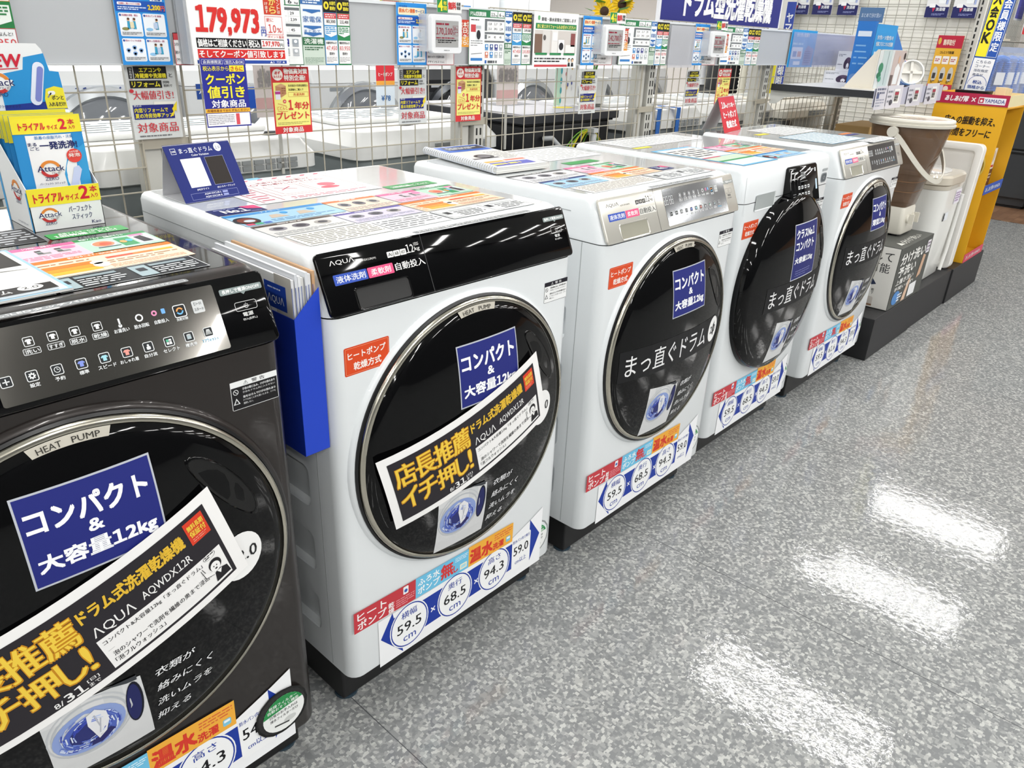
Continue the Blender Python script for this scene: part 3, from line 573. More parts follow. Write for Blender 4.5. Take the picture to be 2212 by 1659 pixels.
        s = Sheet(PANELH); stickers(s, dark); s.build('dispenser_sticker', cp)
        # detergent drawer grip
        g = G(); o = rrect(.0565, .0025, .166, .038, .006, 5)
        def sh(k, h): return [PANELH(.111 + (u - .111) * k, .0205 + (v - .0205) * (k - (1 - k) * 1.4), h) for u, v in o]
        rim = gl if dark else M('#d7d4cc', .2, .6)
        g.loft([sh(1.02, .0003), sh(1., .0018), sh(.955, .0005)], rim, False, False); g.loft([sh(.955, .0005), sh(.93, .0003)], M('#040404', .5) if dark else M('#8e8c7d', .5), False, True)
        g.build('drawer_grip', cp, smooth=60)
        if film:
            fx0, fx1 = film
            g = G(); fp = rrect(fx0, .0065, fx1, .0935, .003, 4)
            fmat = M('#44423e', .12, .65, .6) if dark else M('#74777a', .1, .8, .5)
            g.loft([[PANELH(u, v, .0002) for u, v in fp], [PANELH(u, v, .0007) for u, v in fp]], fmat, False, True); fl = g.build('touch_panel', cp, label='reflective touch panel film with key symbols')
            s = Sheet(lambda u, v, h: PANELH(u, v, h + .0008)); film_icons(s, .257 if dark else .29); s.build('key_symbol', fl)
    else:
        s = Sheet(plane((0, .0035, .845), (1, 0, 0), (0, .004, .08)))
        s.rframe(.012, -.035, .205, .111, .008, .001, '#c6cacc', 1); s.rect(.2, -.035, .018, .111, bm_, 1); logo(s, .03, .056, .046, .009, '#7d8284'); s.bars(.03, .044, .03, .003, 1, '#a9adaf'); s.text('12', .15, .05, .02, .016, '#8a8e90', 3); s.text('kg', .172, .05, .012, .008, '#8a8e90', 3); s.rr(.137, .052, .011, .012, .001, '#8a8e90', 3)
        s.build('drawer_front', t)
        g = G(); o = rrect(.07, .818, .195, .864, .005, 4); F2 = lambda u, v, h: (u, -h + (.002 if v > .845 else 0), v)
        g.loft([[(u, -.0025, v) for u, v in o], [(.1325 + (u - .1325) * .95, .0 - .001, .841 + (v - .841) * .88) for u, v in o]], M('#dfe3e4', .3), False, False); g.loft([[(.1325 + (u - .1325) * .95, -.001, .841 + (v - .841) * .88) for u, v in o], [(.1325 + (u - .1325) * .9, -.0008, .841 + (v - .841) * .8) for u, v in o]], M('#aab0b0', .5), False, True)
        g.build('drawer_grip', t, smooth=50)
        dp = [(.250, .815), (.45, .815), (.45, .918), (.442, .923), (.258, .923), (.250, .918)]
        F3 = lambda v: -.034 + (v - .815) * .28
        G().loft([[(u, .01, v) for u, v in dp], [(u, F3(v), v) for u, v in dp], [(.35 + (u - .35) * .97, F3(v) - .002, .869 + (v - .869) * .97) for u, v in dp]], gl).build('control_panel', t, smooth=35)
        s = Sheet(lambda u, v, h: (u, F3(v) - .0022 - h, v)); f = '#d6d9da'
        for j in range(4):
            for (a, b_, c_, d_) in ((0, .009, .006, .001), (0, .018, .006, .001), (0, 0, .006, .001), (0, 0, .001, .009), (0, .009, .001, .009), (.005, 0, .001, .009), (.005, .009, .001, .009)): s.rect(.325 + j * .0085 + a, .886 + b_, c_, d_, f, 1)
        s.bars(.262, .903, .05, .006, 1, f, 1); s.bars(.372, .905, .05, .006, 1, f, 1); s.bars(.262, .886, .035, .006, 1, f, 1)
        for q in range(3): s.rect(.318, .878 - q * 0, .05, .0012, f, 1)
        for z_ in (.858, .838):
            for q in range(4): s.rr(.3 + q * .022, z_, .014, .009, .001, f, 1); s.bars(.301 + q * .022, z_ + .002, .012, .005, 1, '#26282a', 2)
        s.rr(.425, .848, .012, .03, .002, '#bfd6e4', 1); s.rr(.424, .9, .009, .011, .001, f, 1); s.bars(.262, .83, .02, .02, 3, '#77797b', 1, .3)
        s.build('panel_lettering', t)
        s = Sheet(FRONT); s.rr(.523, .852, .042, .03, .01, '#8e9498', 1); s.rr(.526, .855, .036, .024, .009, '#5c6267', 2); s.ring(.544, .867, .004, .005, '#d2d5d7', 3, 14); s.rr(.527, .888, .036, .008, .002, '#a9aeb0', 1); s.build('power_button', t)
    return t
BLKTOP = lambda s: (barlabel(s, .12, .034, .37, .013, 1), card_grey(s, .352, .083, .192, .064, True), card_grey(s, .155, .083, .192, .064, True), card_orange(s, .35, .15, .206, .09), card_pink(s, .35, .241, .1, .083), card_green(s, .45, .245, .106, .083), s.rr(.432, .352, .114, .036, .003, '#3d9a52', 1), s.text('乾燥フィルターのお手入れは', .45, .374, .075, .008, '#eef6ef', 2, .02), s.text('1回乾燥ごとに!', .44, .358, .09, .013, '#eef6ef', 2, .03), card_text(s, .3, .35, .125, .1, '#17161a', '#b9bcc0', 6), s.frame(.3, .35, .125, .1, .001, '#8d9196', 3))
def WHTOP(s):
    barlabel(s, .2, .027, .29, .014, 0); card_text(s, .022, .068, .165, .075, '#f1efe6', '#8c8b84', 7); card_photos(s, .012, .148, .155, .08, '#4a3a31'); card_blue(s, .012, .235, .2, .09); card_no1(s, .012, .332, .095, .05)
    card_text(s, .19, .068, .13, .07, '#eff0f0', '#7f8183', 5); card_photos(s, .17, .148, .15, .075, '#5c4f9e', '#d6d0ea'); card_photos(s, .215, .228, .12, .095, '#ee7a40', '#f6d9c4')
    card_orange(s, .326, .145, .215, .085); card_pink(s, .34, .235, .1, .085); card_green(s, .44, .24, .105, .085); s.rr(.41, .35, .13, .036, .003, '#3d9a52', 1); s.text('1回乾燥ごとに!', .42, .358, .1, .014, '#eef6ef', 2, .03); card_grey(s, .325, .068, .22, .07, False)
    s.rect(.115, .375, .29, .24, '#f4f3f3', 2); rd = '#ad1f3c'      # notice sheet held with blue tape
    s.frame(.19, .42, .2, .155, .0012, rd, 3); s.text('天板の上に物を置いて', .215, .552, .13, .014, rd, 3, .01); s.text('持ち運びしないでください', .215, .53, .15, .014, rd, 3, .01); s.ring(.203, .546, .006, .0085, rd, 3, 18); s.bars(.2, .385, .19, .022, 2, '#c9566e', 3, .4)
    s.rframe(.205, .432, .075, .085, .004, .001, rd, 3); s.rframe(.29, .432, .092, .085, .004, .001, rd, 3); s.ell(.335, .48, .02, .018, '#cf6478', 3); s.ell(.325, .45, .022, .012, '#cf4a60', 3); s.line(.222, .5, .258, .47, .003, '#c9566e', 3); s.line(.222, .47, .258, .5, .003, '#c9566e', 3)
    s.rect(.13, .38, .002, .2, rd, 3); s.rect(.175, .385, .002, .2, rd, 3); s.bars(.137, .39, .034, .18, 9, '#c9566e', 3, .35)
    for k in range(6): s.poly([(.2 + k * .035, .59), (.212 + k * .035, .59), (.222 + k * .035, .602), (.21 + k * .035, .602)], '#d2667c', 3)
    s.rect(.225, .602, .03, .02, '#6db7dd', 3)
def M3TOP(s):
    barlabel(s, .2, .027, .29, .014, 0); card_photos(s, .02, .228, .2, .09, '#4a4a4c', '#dcdcdf'); card_photos(s, .03, .145, .17, .08, '#2a3f7c', '#a9d0ef'); card_text(s, .04, .07, .28, .07, '#efece6', '#9a938a', 7)
    card_pink(s, .235, .235, .1, .085); card_green(s, .335, .235, .1, .085); card_orange(s, .225, .148, .21, .085); card_no1(s, .44, .155, .065, .045); card_grey(s, .33, .068, .22, .075, False); s.rr(.3, .345, .13, .036, .003, '#3d9a52', 1); card_text(s, .3, .42, .24, .17, '#f3f3f2', '#b6b8b8', 9)
def M4TOP(s):
    s.rect(.04, .035, .215, .31, '#62b1dc', 1); s.rect(.05, .175, .195, .155, '#f0eee4', 2); s.bars(.06, .19, .17, .12, 5, '#4a4d52', 3, .4); s.rect(.05, .045, .195, .06, '#d8ecf6', 2); s.rect(.05, .105, .195, .015, '#3f9a5b', 2); s.rect(.05, .12, .195, .05, '#c9dbc4', 2); s.rect(.05, .165, .1, .01, '#c9476b', 3)
    card_pink(s, .272, .225, .11, .075); card_green(s, .385, .225, .12, .075); card_orange(s, .262, .125, .24, .095); card_blue(s, .262, .045, .22, .075); s.rect(.05, .4, .09, .02, '#efe04a', 1); card_text(s, .06, .43, .44, .13, '#eeeeee', '#b0b3b4', 8)
def M5TOP(s):
    card_text(s, .1, .1, .32, .2, '#e8edf0', '#93b5c4', 9); s.frame(.1, .1, .32, .2, .004, '#6db1d4', 3); s.rect(.09, .37, .09, .025, '#efe04a', 1); card_text(s, .2, .32, .3, .16, '#eeefee', '#b3b6b7', 8); s.rect(.45, .2, .1, .02, '#ee8a50', 1); s.rect(.44, .17, .11, .02, '#4a4580', 1); card_text(s, .3, .03, .25, .06, '#eef0f0', '#a6a8a9', 4)
BK = '#2b2624'
machine(-.685, -.017, .632, 'black front loading washing machine nearest the camera, cut off by the left edge', BK, True, 'banner', BLKTOP, '68.5', '54.0', (.247, .517), 'AQW-DX12R(K)')
machine(0, 0, .632, 'white washing machine with glossy black control panel and tilted promotion sheet on its door', '#e8ecee', True, 'banner', WHTOP, '68.5', '59.0', None, 'AQW-DX12R(W)')
machine(.7005, -.004, .632, 'white washing machine with silver control panel beside the one with the black panel', '#e8ecee', False, 'ring', M3TOP, '68.5', '59.0', (.248, .535), 'AQW-DM12R(W)')
machine(1.374, .022, .604, 'white washing machine with black display block above a ringless oval black door', '#e8ecee', False, 'slim', M4TOP, '68.5', '59.0', None, '')
machine(2.073, .011, .558, 'white washing machine at the far right end of the row, next to the black plinths', '#e8ecee', False, 'ring5', M5TOP, '61.6', '59.0', (.25, .53), 'AQW-DM10R(W)')
# ================================================================ wire fence, posts, card rail
WIRE = M('#b3ad9e', .45, .2); POSTM = M('#c9c8c1', .45)
def yz(x): return plane((x, 0, 0), (0, -1, 0), (0, 0, 1))          # a print facing -X, read from the left end of the aisle
def xz(y): return plane((0, y, 0), (1, 0, 0), (0, 0, 1))
POSTX = (-.82, .125, 1.045, 1.955, 2.905, 3.87)
PN = ('at the left edge of the picture', 'behind the blue colour sample card', 'behind the spiral catalogue', 'behind the machine with the oval door', 'where the black edged shelf is bracketed', 'below the far end of the black edged shelf')
for k, px in enumerate(POSTX):
    g = G().box(px - .05, .765, 0, px - .008, .80, 1.31, POSTM).box(px + .006, .756, 0, px + .046, .80, 1.31, POSTM)
    g.box(px - .008, .775, 0, px + .006, .795, 1.3, M('#8f8d86', .5))
    o = thing('shelf_post', 'grey slotted shelf post ' + PN[k], 'shelf post', (0, 0, 0), 0, 'slotted posts of the wire fence')
    g.build('upright', o, bevel=.002)
    sl = G()
    for j in range(40):
        z = .1 + j * .03
        for dx in (.014, .03): sl.box(px + dx, .7553, z, px + dx + .006, .7562, z + .02, M('#1b1b1b', .6))
    sl.build('slot_row', o)
ENDS = list(zip(POSTX[:-1], POSTX[1:]))
GN_ = ('over the black machine', 'over the white machine with the black panel', 'over the machine with the spiral catalogue', 'under the big navy sign', 'behind the black edged shelf')
for k, (a, b) in enumerate(ENDS):
    g = G(); a += .052; b -= .052; r = .0017
    x = .517 + math.ceil((a - .517) / .05) * .05
    while x < b: g.rod((x, .75, .115), (x, .75, 1.315), r, WIRE, 5); x += .05
    for j in range(25): g.rod((a, .7465, .115 + j * .05), (b, .7465, .115 + j * .05), r, WIRE, 5)
    g.rod((a, .75, .115), (a, .75, 1.315), .003, WIRE, 6); g.rod((b, .75, .115), (b, .75, 1.315), .003, WIRE, 6)
    for xx in (a, b):
        pa = POSTX[k] if xx == a else POSTX[k + 1]
        for zz in (.25, 1.0): g.box(min(xx, pa), .752, zz, max(xx, pa), .7557, zz + .02, WIRE)
    setp(g.build('wire_grid_panel'), 'beige wire mesh panel ' + GN_[k], 'wire mesh', 'mesh panels of the fence')
rail = thing('card_rail', 'long grey plastic card rail along the top of the wire fence', 'card rail')
g = G(); grey = M('#b9bcbf', .25)
g.box(-.9, .718, 1.167, 3.9, .7205, 1.306, grey); g.box(-.9, .7125, 1.1655, 3.9, .7205, 1.1685, M('#c6c9cb', .2)); g.build('backing', rail)
G().box(-.9, .7145, 1.304, 3.9, .7225, 1.311, M('#dfe3e6', .2)).build('top_lip', rail)
g = G()
for px in POSTX: g.box(px - .02, .7205, 1.2, px + .02, .757, 1.23, POSTM)
g.build('bracket', rail)
def poster(name, label, cat, x0, z0, w_, h_, y, draw, group=None, t=.0006, base='#f4f4f2', r=0, tilt=0, lean=0, step=.0004):
    th = math.radians(tilt); ln = math.radians(lean)
    U = (math.cos(th), 0, math.sin(th)); V = (-math.sin(th), math.sin(ln), math.cos(th) * math.cos(ln))
    s = Sheet(plane((x0, y, z0), U, V), step); s.slab(0, 0, w_, h_, t, base, r); draw(s, w_, h_)
    return setp(s.build(name), label, cat, group)
def leaflet(s, w, h):
    s.rect(0, 0, w, h, '#2f8fdc', 1); s.rect(w * .02, h * .66, w * .96, h * .13, '#2156b0', 2)
    s.rr(w * .06, h * .81, w * .88, h * .12, .004, '#f3e7c4', 2); s.text('防水パン清掃', w * .1, h * .845, w * .5, h * .065, '#e8733c', 3, .03); s.text('サービス', w * .62, h * .85, w * .3, h * .05, '#2b5fb3', 3, .02); s.text('ヤマダの', w * .1, h * .925, w * .25, h * .035, '#2b5fb3', 3, .02); s.rr(w * .7, h * .795, w * .24, h * .05, .001, '#e9f2fa', 3); s.text('申込書', w * .73, h * .8, w * .18, h * .038, '#2b5fb3', 4, .02)
    s.rr(w * .06, h * .735, w * .46, h * .035, .002, '#f2f5f9', 3); s.text('洗濯機をご購入いただいた時期', w * .09, h * .742, w * .4, h * .022, '#c03a5a', 4); s.bars(w * .06, h * .675, w * .55, h * .045, 2, '#cfe0f5', 3); s.text('2,200', w * .64, h * .68, w * .24, h * .065, '#f0d038', 4, .04); s.text('円', w * .89, h * .68, w * .08, h * .06, '#e5644a', 4, .03)
    tt = ('洗濯機を移動・搬出', '防水パンを清掃', '排水トラップの洗浄', '新しい洗濯機を搬入・設置')
    for k in range(4):
        x, y = w * (.05 + .465 * (k % 2)), h * (.355 if k < 2 else .045); a, b = w * .435, h * .285
        s.rr(x, y, a, b, .003, '#eef3f8', 2); s.text(tt[k], x + a * .14, y + b * .86, a * .7, b * .09, '#b23a68', 3, .01); s.ell(x + a * .08, y + b * .905, a * .045, b * .05, '#2b4f9e', 3, 12)
        s.rect(x + a * .05, y + b * .05, a * .9, b * .16, '#d6dadd', 3); s.bars(x + a * .08, y + b * .07, a * .84, b * .12, 2, '#77797d', 4, .5)
        if k == 2:
            for q, (cx, cy) in enumerate(((.22, .5), (.5, .62), (.5, .36), (.78, .5))): s.ell(x + a * cx, y + b * cy, a * .1, b * .08, '#7ea6d8', 3, 14); s.rect(x + a * (cx - .05), y + b * (cy - .12), a * .1, b * .14, '#93b6df', 3)
        else:
            for q in ((.4, .66) if k != 1 else (.6,)):
                cx = x + a * q; s.ell(cx, y + b * .72, a * .055, b * .07, '#e9bf98', 4, 12); s.ell(cx, y + b * .75, a * .058, b * .05, '#5a3a2a', 5, 12); s.poly([(cx - a * .07, y + b * .32), (cx + a * .07, y + b * .32), (cx + a * .05, y + b * .66), (cx - a * .05, y + b * .66)], '#3d9fc4', 3)
            s.rr(x + a * .45, y + b * .36, a * .17, b * .26, .001, '#e4d8b4' if k == 0 else '#b9cbe6', 5); s.ell(x + a * .24, y + b * .32, a * .16, b * .07, '#8e8a52' if k == 0 else '#8fc4ea', 3, 14)
NAMEL = ('behind the yellow detergent pouches', 'above the spiral catalogue', 'right of the white bathroom poster', 'under the right half of the navy sign')
for k, (x, wd) in enumerate(((.045, .099), (.727, .1), (1.483, .1), (2.172, .108))):
    poster('service_leaflet', 'blue cleaning service leaflet in the card rail ' + ('above the leftmost grey poster', 'above the second grey poster from the left', 'right beside the white bathroom poster', 'beside the rightmost electronic price tag')[k], 'leaflet', x, 1.1665, wd, .144, .711, leaflet, 'blue service leaflets in the card rail')
def reform(s, w, h):
    s.rect(0, 0, w, h, '#d7dad8', 1); r = random.Random(4)
    for q in range(40): x, y = r.uniform(0, w * .9), r.uniform(0, h * .97); s.line(x, y, x + r.uniform(.003, .012), y + r.uniform(-.003, .003), .0007, ('#bfc4c3', '#e9ebea')[q % 2], 2)
    k, y_ = '#1d1c20', '#f0e23a'
    s.rect(w * .06, h * .8, w * .09, h * .15, k, 3); s.vtext('当社指定', w * .08, h * .805, w * .05, h * .14, '#e9e9e9', 4); s.rect(w * .17, h * .8, w * .66, h * .16, k, 3)
    s.text('エアコンや', w * .28, h * .885, w * .44, h * .06, y_, 4, .03); s.text('冷蔵庫や洗濯機', w * .19, h * .81, w * .62, h * .06, y_, 4, .03); s.text('と', w * .87, h * .82, w * .07, h * .05, k, 4)
    s.rect(w * .06, h * .68, w * .64, h * .1, k, 3); s.text('リフォーム', w * .1, h * .695, w * .56, h * .07, y_, 4, .03); s.text('同時', w * .73, h * .735, w * .13, h * .035, k, 4); s.text('契約で', w * .73, h * .69, w * .18, h * .035, k, 4)
    rd = '#cc3a44'; s.text('大幅値引き!', w * .09, h * .53, w * .82, h * .115, rd, 4, .012); s.ell(w * .07, h * .645, w * .045, h * .025, rd, 5, 14)
    s.rect(w * .05, h * .27, w * .83, h * .19, '#23297c', 3); s.poly([(w * .48, h * .46), (w * .95, h * .46), (w * .95, h * .5), (w * .48, h * .5)], '#e9e8df', 4); s.text('例えば', w * .07, h * .435, w * .15, h * .03, '#e5e6ee', 4); s.text('内窓リフォームで', w * .07, h * .36, w * .68, h * .06, y_, 4, .02); s.text('夏の冷房効率アップ', w * .07, h * .285, w * .78, h * .062, y_, 4, .02)
    s.poly([(w * .78, h * .3), (w * .86, h * .36), (w * .84, h * .4), (w * .96, h * .5), (w * .93, h * .36), (w * .9, h * .38), (w * .85, h * .3)], '#f2d92e', 5)
    s.text('対象商品', w * .08, h * .09, w * .84, h * .13, rd, 4, .012); s.bars(w * .1, h * .03, w * .75, h * .025, 1, '#6f7274', 4, .7)
for k, (x, z, wd, hh) in enumerate(((.057, 1.022, .101, .146), (.753, 1.017, .099, .143), (1.529, 1.012, .093, .139), (2.203, 1.012, .108, .136))):
    poster('renovation_poster', 'grey textured poster with black and red lettering ' + ('nearest the detergent carton', 'below the second blue leaflet', 'before the black yellow-wired washer', 'beneath the big navy sign')[k], 'poster', x, z, wd, hh, .7415, reform, 'grey renovation posters on the mesh')
def present(s, w, h):
    rd = '#d63a3c'; s.rect(0, 0, w, h, rd, 1); s.rect(w * .035, h * .115, w * .93, h * .655, '#f2eb86', 2)
    s.ell(w * .17, h * .885, w * .135, h * .085, '#f6efe6', 2); s.text('必ず', w * .1, h * .89, w * .14, h * .045, rd, 3, .03); s.text('もらえる', w * .07, h * .84, w * .2, h * .035, rd, 3, .02)
    s.text('物価高対策', w * .33, h * .895, w * .62, h * .08, '#fbf5ee', 3, .03); s.text('特別企画!', w * .33, h * .8, w * .56, h * .08, '#fbf5ee', 3, .03)
    s.poly([(w * .09, h * .6), (w * .22, h * .55), (w * .36, h * .6), (w * .36, h * .72), (w * .24, h * .755), (w * .09, h * .72)], '#bb8a63', 3); s.poly([(w * .09, h * .72), (w * .24, h * .755), (w * .36, h * .72), (w * .22, h * .7)], '#d3a57c', 4); s.rr(w * .07, h * .52, w * .13, h * .13, .001, '#e8e6ee', 4); s.rect(w * .07, h * .6, w * .13, h * .04, '#b23a8c', 5); s.bars(w * .24, h * .6, w * .1, h * .1, 3, '#8a4f38', 5, .3)
    s.text('当社指定の洗剤自動投入', w * .42, h * .705, w * .53, h * .035, '#2a2622', 3, .01); s.text('洗濯機をご購入で', w * .42, h * .645, w * .4, h * .035, '#2a2622', 3, .01); s.frame(w * .41, h * .555, w * .54, h * .07, .0006, '#c9834a', 3); s.text('洗濯洗剤', w * .54, h * .57, w * .3, h * .04, rd, 3, .01)
    s.ell(w * .3, h * .49, w * .045, h * .03, rd, 3, 14); s.text('約', w * .275, h * .475, w * .05, h * .03, '#fbf0e0', 4); s.text('1', w * .4, h * .365, w * .1, h * .14, rd, 4, .04); s.text('年分', w * .56, h * .365, w * .38, h * .11, rd, 4, .03); s.text('どどんと', w * .09, h * .365, w * .27, h * .055, rd, 4, .0); s.line(w * .12, h * .46, w * .34, h * .42, .0008, rd, 4); s.line(w * .1, h * .345, w * .36, h * .34, .0008, rd, 4)
    s.text('プレゼント', w * .07, h * .22, w * .86, h * .11, rd, 4, .025); s.bars(w * .08, h * .135, w * .84, h * .045, 2, '#a49a58', 3, .35); s.text('対象商品', w * .2, h * .02, w * .55, h * .075, '#fbf5ee', 3, .02)
for k, (x, z, wd, hh, y) in enumerate(((.381, 1.014, .101, .147, .7415), (.961, 1.014, .102, .147, .7415), (2.451, 1.004, .112, .147, .7415))):
    poster('present_poster', 'red and yellow gift campaign poster on the mesh ' + ('next to the navy coupon poster', 'over a post behind the spiral catalogue', 'above the small red tent card')[k], 'poster', x, z, wd, hh, y, present, 'red and yellow gift posters on the mesh')
def coupon(s, w, h):
    nv = '#2a2f92'; s.rect(0, 0, w, h, nv, 1); yl = '#f4e63c'
    s.frame(w * .03, h * .915, w * .46, h * .065, .0006, '#dfe1ee', 2); s.text('会員様限定', w * .06, h * .925, w * .4, h * .045, '#f3f4f8', 3, .01); s.frame(w * .52, h * .915, w * .45, h * .065, .0006, '#dfe1ee', 2); s.text('当日入会OK', w * .55, h * .925, w * .4, h * .045, '#f3f4f8', 3, .01)
    s.text('税込表示から', w * .04, h * .82, w * .56, h * .07, yl, 3, .01); s.rect(w * .62, h * .81, w * .33, h * .09, yl, 2); s.text('さらに', w * .65, h * .82, w * .27, h * .065, '#c93a38', 3, .02)
    s.text('クーポン', w * .08, h * .63, w * .86, h * .15, yl, 3, .025); s.text('値引き', w * .09, h * .43, w * .82, h * .17, yl, 3, .025); s.text('対象商品', w * .15, h * .29, w * .76, h * .11, '#f6f6fa', 3, .02)
    s.rect(0, h * .215, w, h * .06, '#e8b33a', 2); s.text('売場係員までおたずねください', w * .03, h * .225, w * .94, h * .04, '#7c2a26', 3, .01); s.rect(w * .02, h * .02, w * .96, h * .185, '#eeeef2', 2); s.bars(w * .04, h * .04, w * .58, h * .15, 6, '#77787f', 3, .3); s.rect(w * .66, h * .03, w * .08, h * .165, '#d4505a', 3)
poster('coupon_poster', 'navy coupon poster with big yellow lettering below the large price sign', 'poster', .174, 1.048, .1, .134, .6575, coupon)
def bigprice(s, w, h):
    rd = '#d22f2c'; s.rect(0, 0, w, h, '#f3f3f1', 1); k_ = '#17171a'; wt_ = '#f3f3f1'
    s.text('179,973', w * .06, .056, w * .63, .053, rd, 3, .03, .06); s.text('円', w * .72, .057, w * .05, .0125, '#3b55b0', 3, .02); s.text('税別', w * .72, .071, w * .045, .005, '#3b55b0', 3)
    s.rect(w * .77, .099, w * .19, .1, '#c8402c', 2); s.vtext('から', w * .83, .1, w * .07, .032, '#f1d070', 3, .03); s.vtext('けます', w * .785, .101, w * .03, .022, '#f5e9dc', 3, .02); s.vtext('イントは', w * .915, .101, w * .03, .03, '#f5e9dc', 3, .02)
    s.frame(w * .77, .06, w * .19, .036, .0008, rd, 3); s.text('更に', w * .785, .085, w * .08, .007, rd, 3, .01); s.text('10', w * .8, .064, w * .085, .0165, rd, 3, .0); s.text('%', w * .895, .0645, w * .05, .0095, rd, 3, .01); s.text('ポイント進呈', w * .785, .0535, w * .18, .005, rd, 3)
    s.rect(w * .045, .0325, w * .51, .0185, k_, 2); s.text('価格はご相談ください', w * .055, .0345, w * .49, .0145, wt_, 3, .02); s.rect(w * .56, .0325, w * .4, .0185, k_, 2); s.text('税込', w * .57, .0345, w * .12, .0145, wt_, 3, .02); s.rect(w * .705, .034, w * .25, .0155, wt_, 3); s.text('197,970', w * .715, .036, w * .19, .0115, rd, 4, .02); s.text('円', w * .91, .036, w * .035, .007, k_, 4)
    s.rect(w * .045, .0125, w * .915, .0175, rd, 2); s.text('そしてクーポン値引致します', w * .055, .0145, w * .895, .0135, '#f6f3f0', 3, .02); s.rect(w * .03, .003, w * .94, .0065, '#2b4a9f', 2); s.text('▲5  727 ★', w * .78, .004, w * .17, .0045, '#e8eaf2', 3)
t = thing('price_board', 'large white price board with red price figures clipped over the card rail', 'price sign')
s = Sheet(plane((.166, .663, 1.1685), (1, 0, 0), (0, .03, 1)), .0004); s.slab(0, 0, .217, .23, .004, '#f0f0ee'); bigprice(s, .217, .23); s.build('board', t)
G().box(.16, .668, 1.1695, .166, .709, 1.36, M('#d5d9de', .1, 0, 0, .5, 0, .55)).box(.16, .7, 1.1695, .38, .703, 1.36, M('#d5d9de', .1, 0, 0, .5, 0, .55)).build('clear_holder', t)
def pricetag(x, price, lab):
    t = thing('electronic_price_tag', lab, 'price tag', (x, .668, 1.196), 0, 'electronic price tags on the card rail')
    g = G(); o = rrect(0, 0, .107, .092, .009, 4)
    g.loft([[(u, .014, v) for u, v in o], [(u, .001, v) for u, v in o], [(.0535 + (u - .0535) * .97, -.001, .046 + (v - .046) * .97) for u, v in o]], M('#e9ebed', .35)); g.build('tag_body', t, smooth=40)
    s = Sheet(plane((0, -.0014, 0), (1, 0, 0), (0, 0, 1)), .0003); s.rect(.013, .016, .08, .062, '#a4a5a4', 1); s.text(price, .0145, .043, .056, .019, '#8e2036', 2, .012); s.bars(.0145, .066, .05, .008, 1, '#8e2036', 2); s.rframe(.072, .043, .02, .024, .001, .0005, '#8e2036', 2); s.text('10', .0735, .056, .009, .009, '#8e2036', 3); s.text('%', .0845, .056, .005, .005, '#8e2036', 3); s.bars(.0735, .046, .017, .008, 2, '#8e2036', 3, .4); s.bars(.0145, .035, .074, .005, 1, '#8e2036', 2); s.bars(.02, .025, .064, .009, 2, '#2b2b2b', 2); s.rect(.013, .033, .08, .0006, '#4b4b4b', 2); s.bars(.042, .006, .022, .004, 1, '#9da0a2', 1)
    s.build('screen', t)
    G().box(-.006, .012, .004, .004, .045, .092, M('#e4e8ec', .1, 0, 0, .5, 0, .5)).box(.0, .014, .004, .107, .0445, .012, M('#e4e8ec', .1, 0, 0, .5, 0, .5)).build('clear_clip', t)
    s = Sheet(plane((.022, .002, .097), (1, 0, 0), (0, .05, 1)), .0004); s.slab(0, 0, .085, .031, .0006, '#dfe3df'); s.rect(0, 0, .036, .031, '#2c8a4c', 1); s.text('4', .003, .004, .015, .023, '#f2e23c', 2, .04); s.vtext('年間', .021, .004, .011, .023, '#f2e23c', 2, .02); s.rect(.036, .0, .049, .031, '#e7e9e7', 1); s.text('無料', .038, .008, .027, .017, '#d23b3c', 2, .04); s.text('長期', .067, .017, .014, .008, '#2b2b2b', 2, .02); s.text('保証', .067, .008, .014, .008, '#2b2b2b', 2, .02); s.build('warranty_flag', t, label='green and white free warranty flag')
    s = Sheet(plane((.112, .012, .017), (1, .0, 0), (0, 0, 1)), .0004); s.slab(0, 0, .032, .066, .0006, '#c9402e'); s.rect(0, .0, .032, .025, '#e59a38', 1); s.vtext('本日から', .011, .004, .012, .058, '#f6f1e6', 2, .03); s.vtext('利用いただけます', .002, .004, .006, .056, '#f6e9d8', 2, .02); s.vtext('貯まったポイントは', .025, .004, .006, .058, '#f6e9d8', 2, .02); s.build('points_flag', t, label='red and orange vertical points flag')
for x, p, l in ((.806, '170,100', 'electronic price tag reading 170,100 on the card rail'), (1.549, '142,700', 'electronic price tag reading 142,700 in front of the sunflowers'), (2.236, '181,200', 'electronic price tag reading 181,200 below the navy sign')): pricetag(x, p, l)
def review(s, w, h):
    s.rect(0, 0, w, h, '#f1efee', 1); s.frame(0, 0, w, h, .0012, '#c9474e', 2); s.rect(0, h * .78, w, h * .22, '#c9474e', 2); s.text('コンパクト大容量12kg「まっ直ぐドラム」', w * .03, h * .58, w * .66, h * .12, '#2b2b2e', 3, .01); s.text('泡のシャワーで洗剤を浸透', w * .03, h * .34, w * .6, h * .12, '#2b2b2e', 3, .01); s.text('デザインもスリムに', w * .03, h * .1, w * .62, h * .12, '#2b2b2e', 3, .01); s.rect(w * .7, h * .05, .0006, h * .7, '#b9a3a3', 3)
for x, wd, l in ((.826, .098, '170,100'), (1.553, .1, '142,700'), (2.25, .102, '181,200'), (.15, .05, '')):
    poster('review_card', ('red framed white review card under the price tag reading ' + l) if l else 'red framed review card beside the left edge of the large price board', 'card', x, 1.1665, wd, .05 if l else .06, .7105, review, 'red framed cards in the card rail')
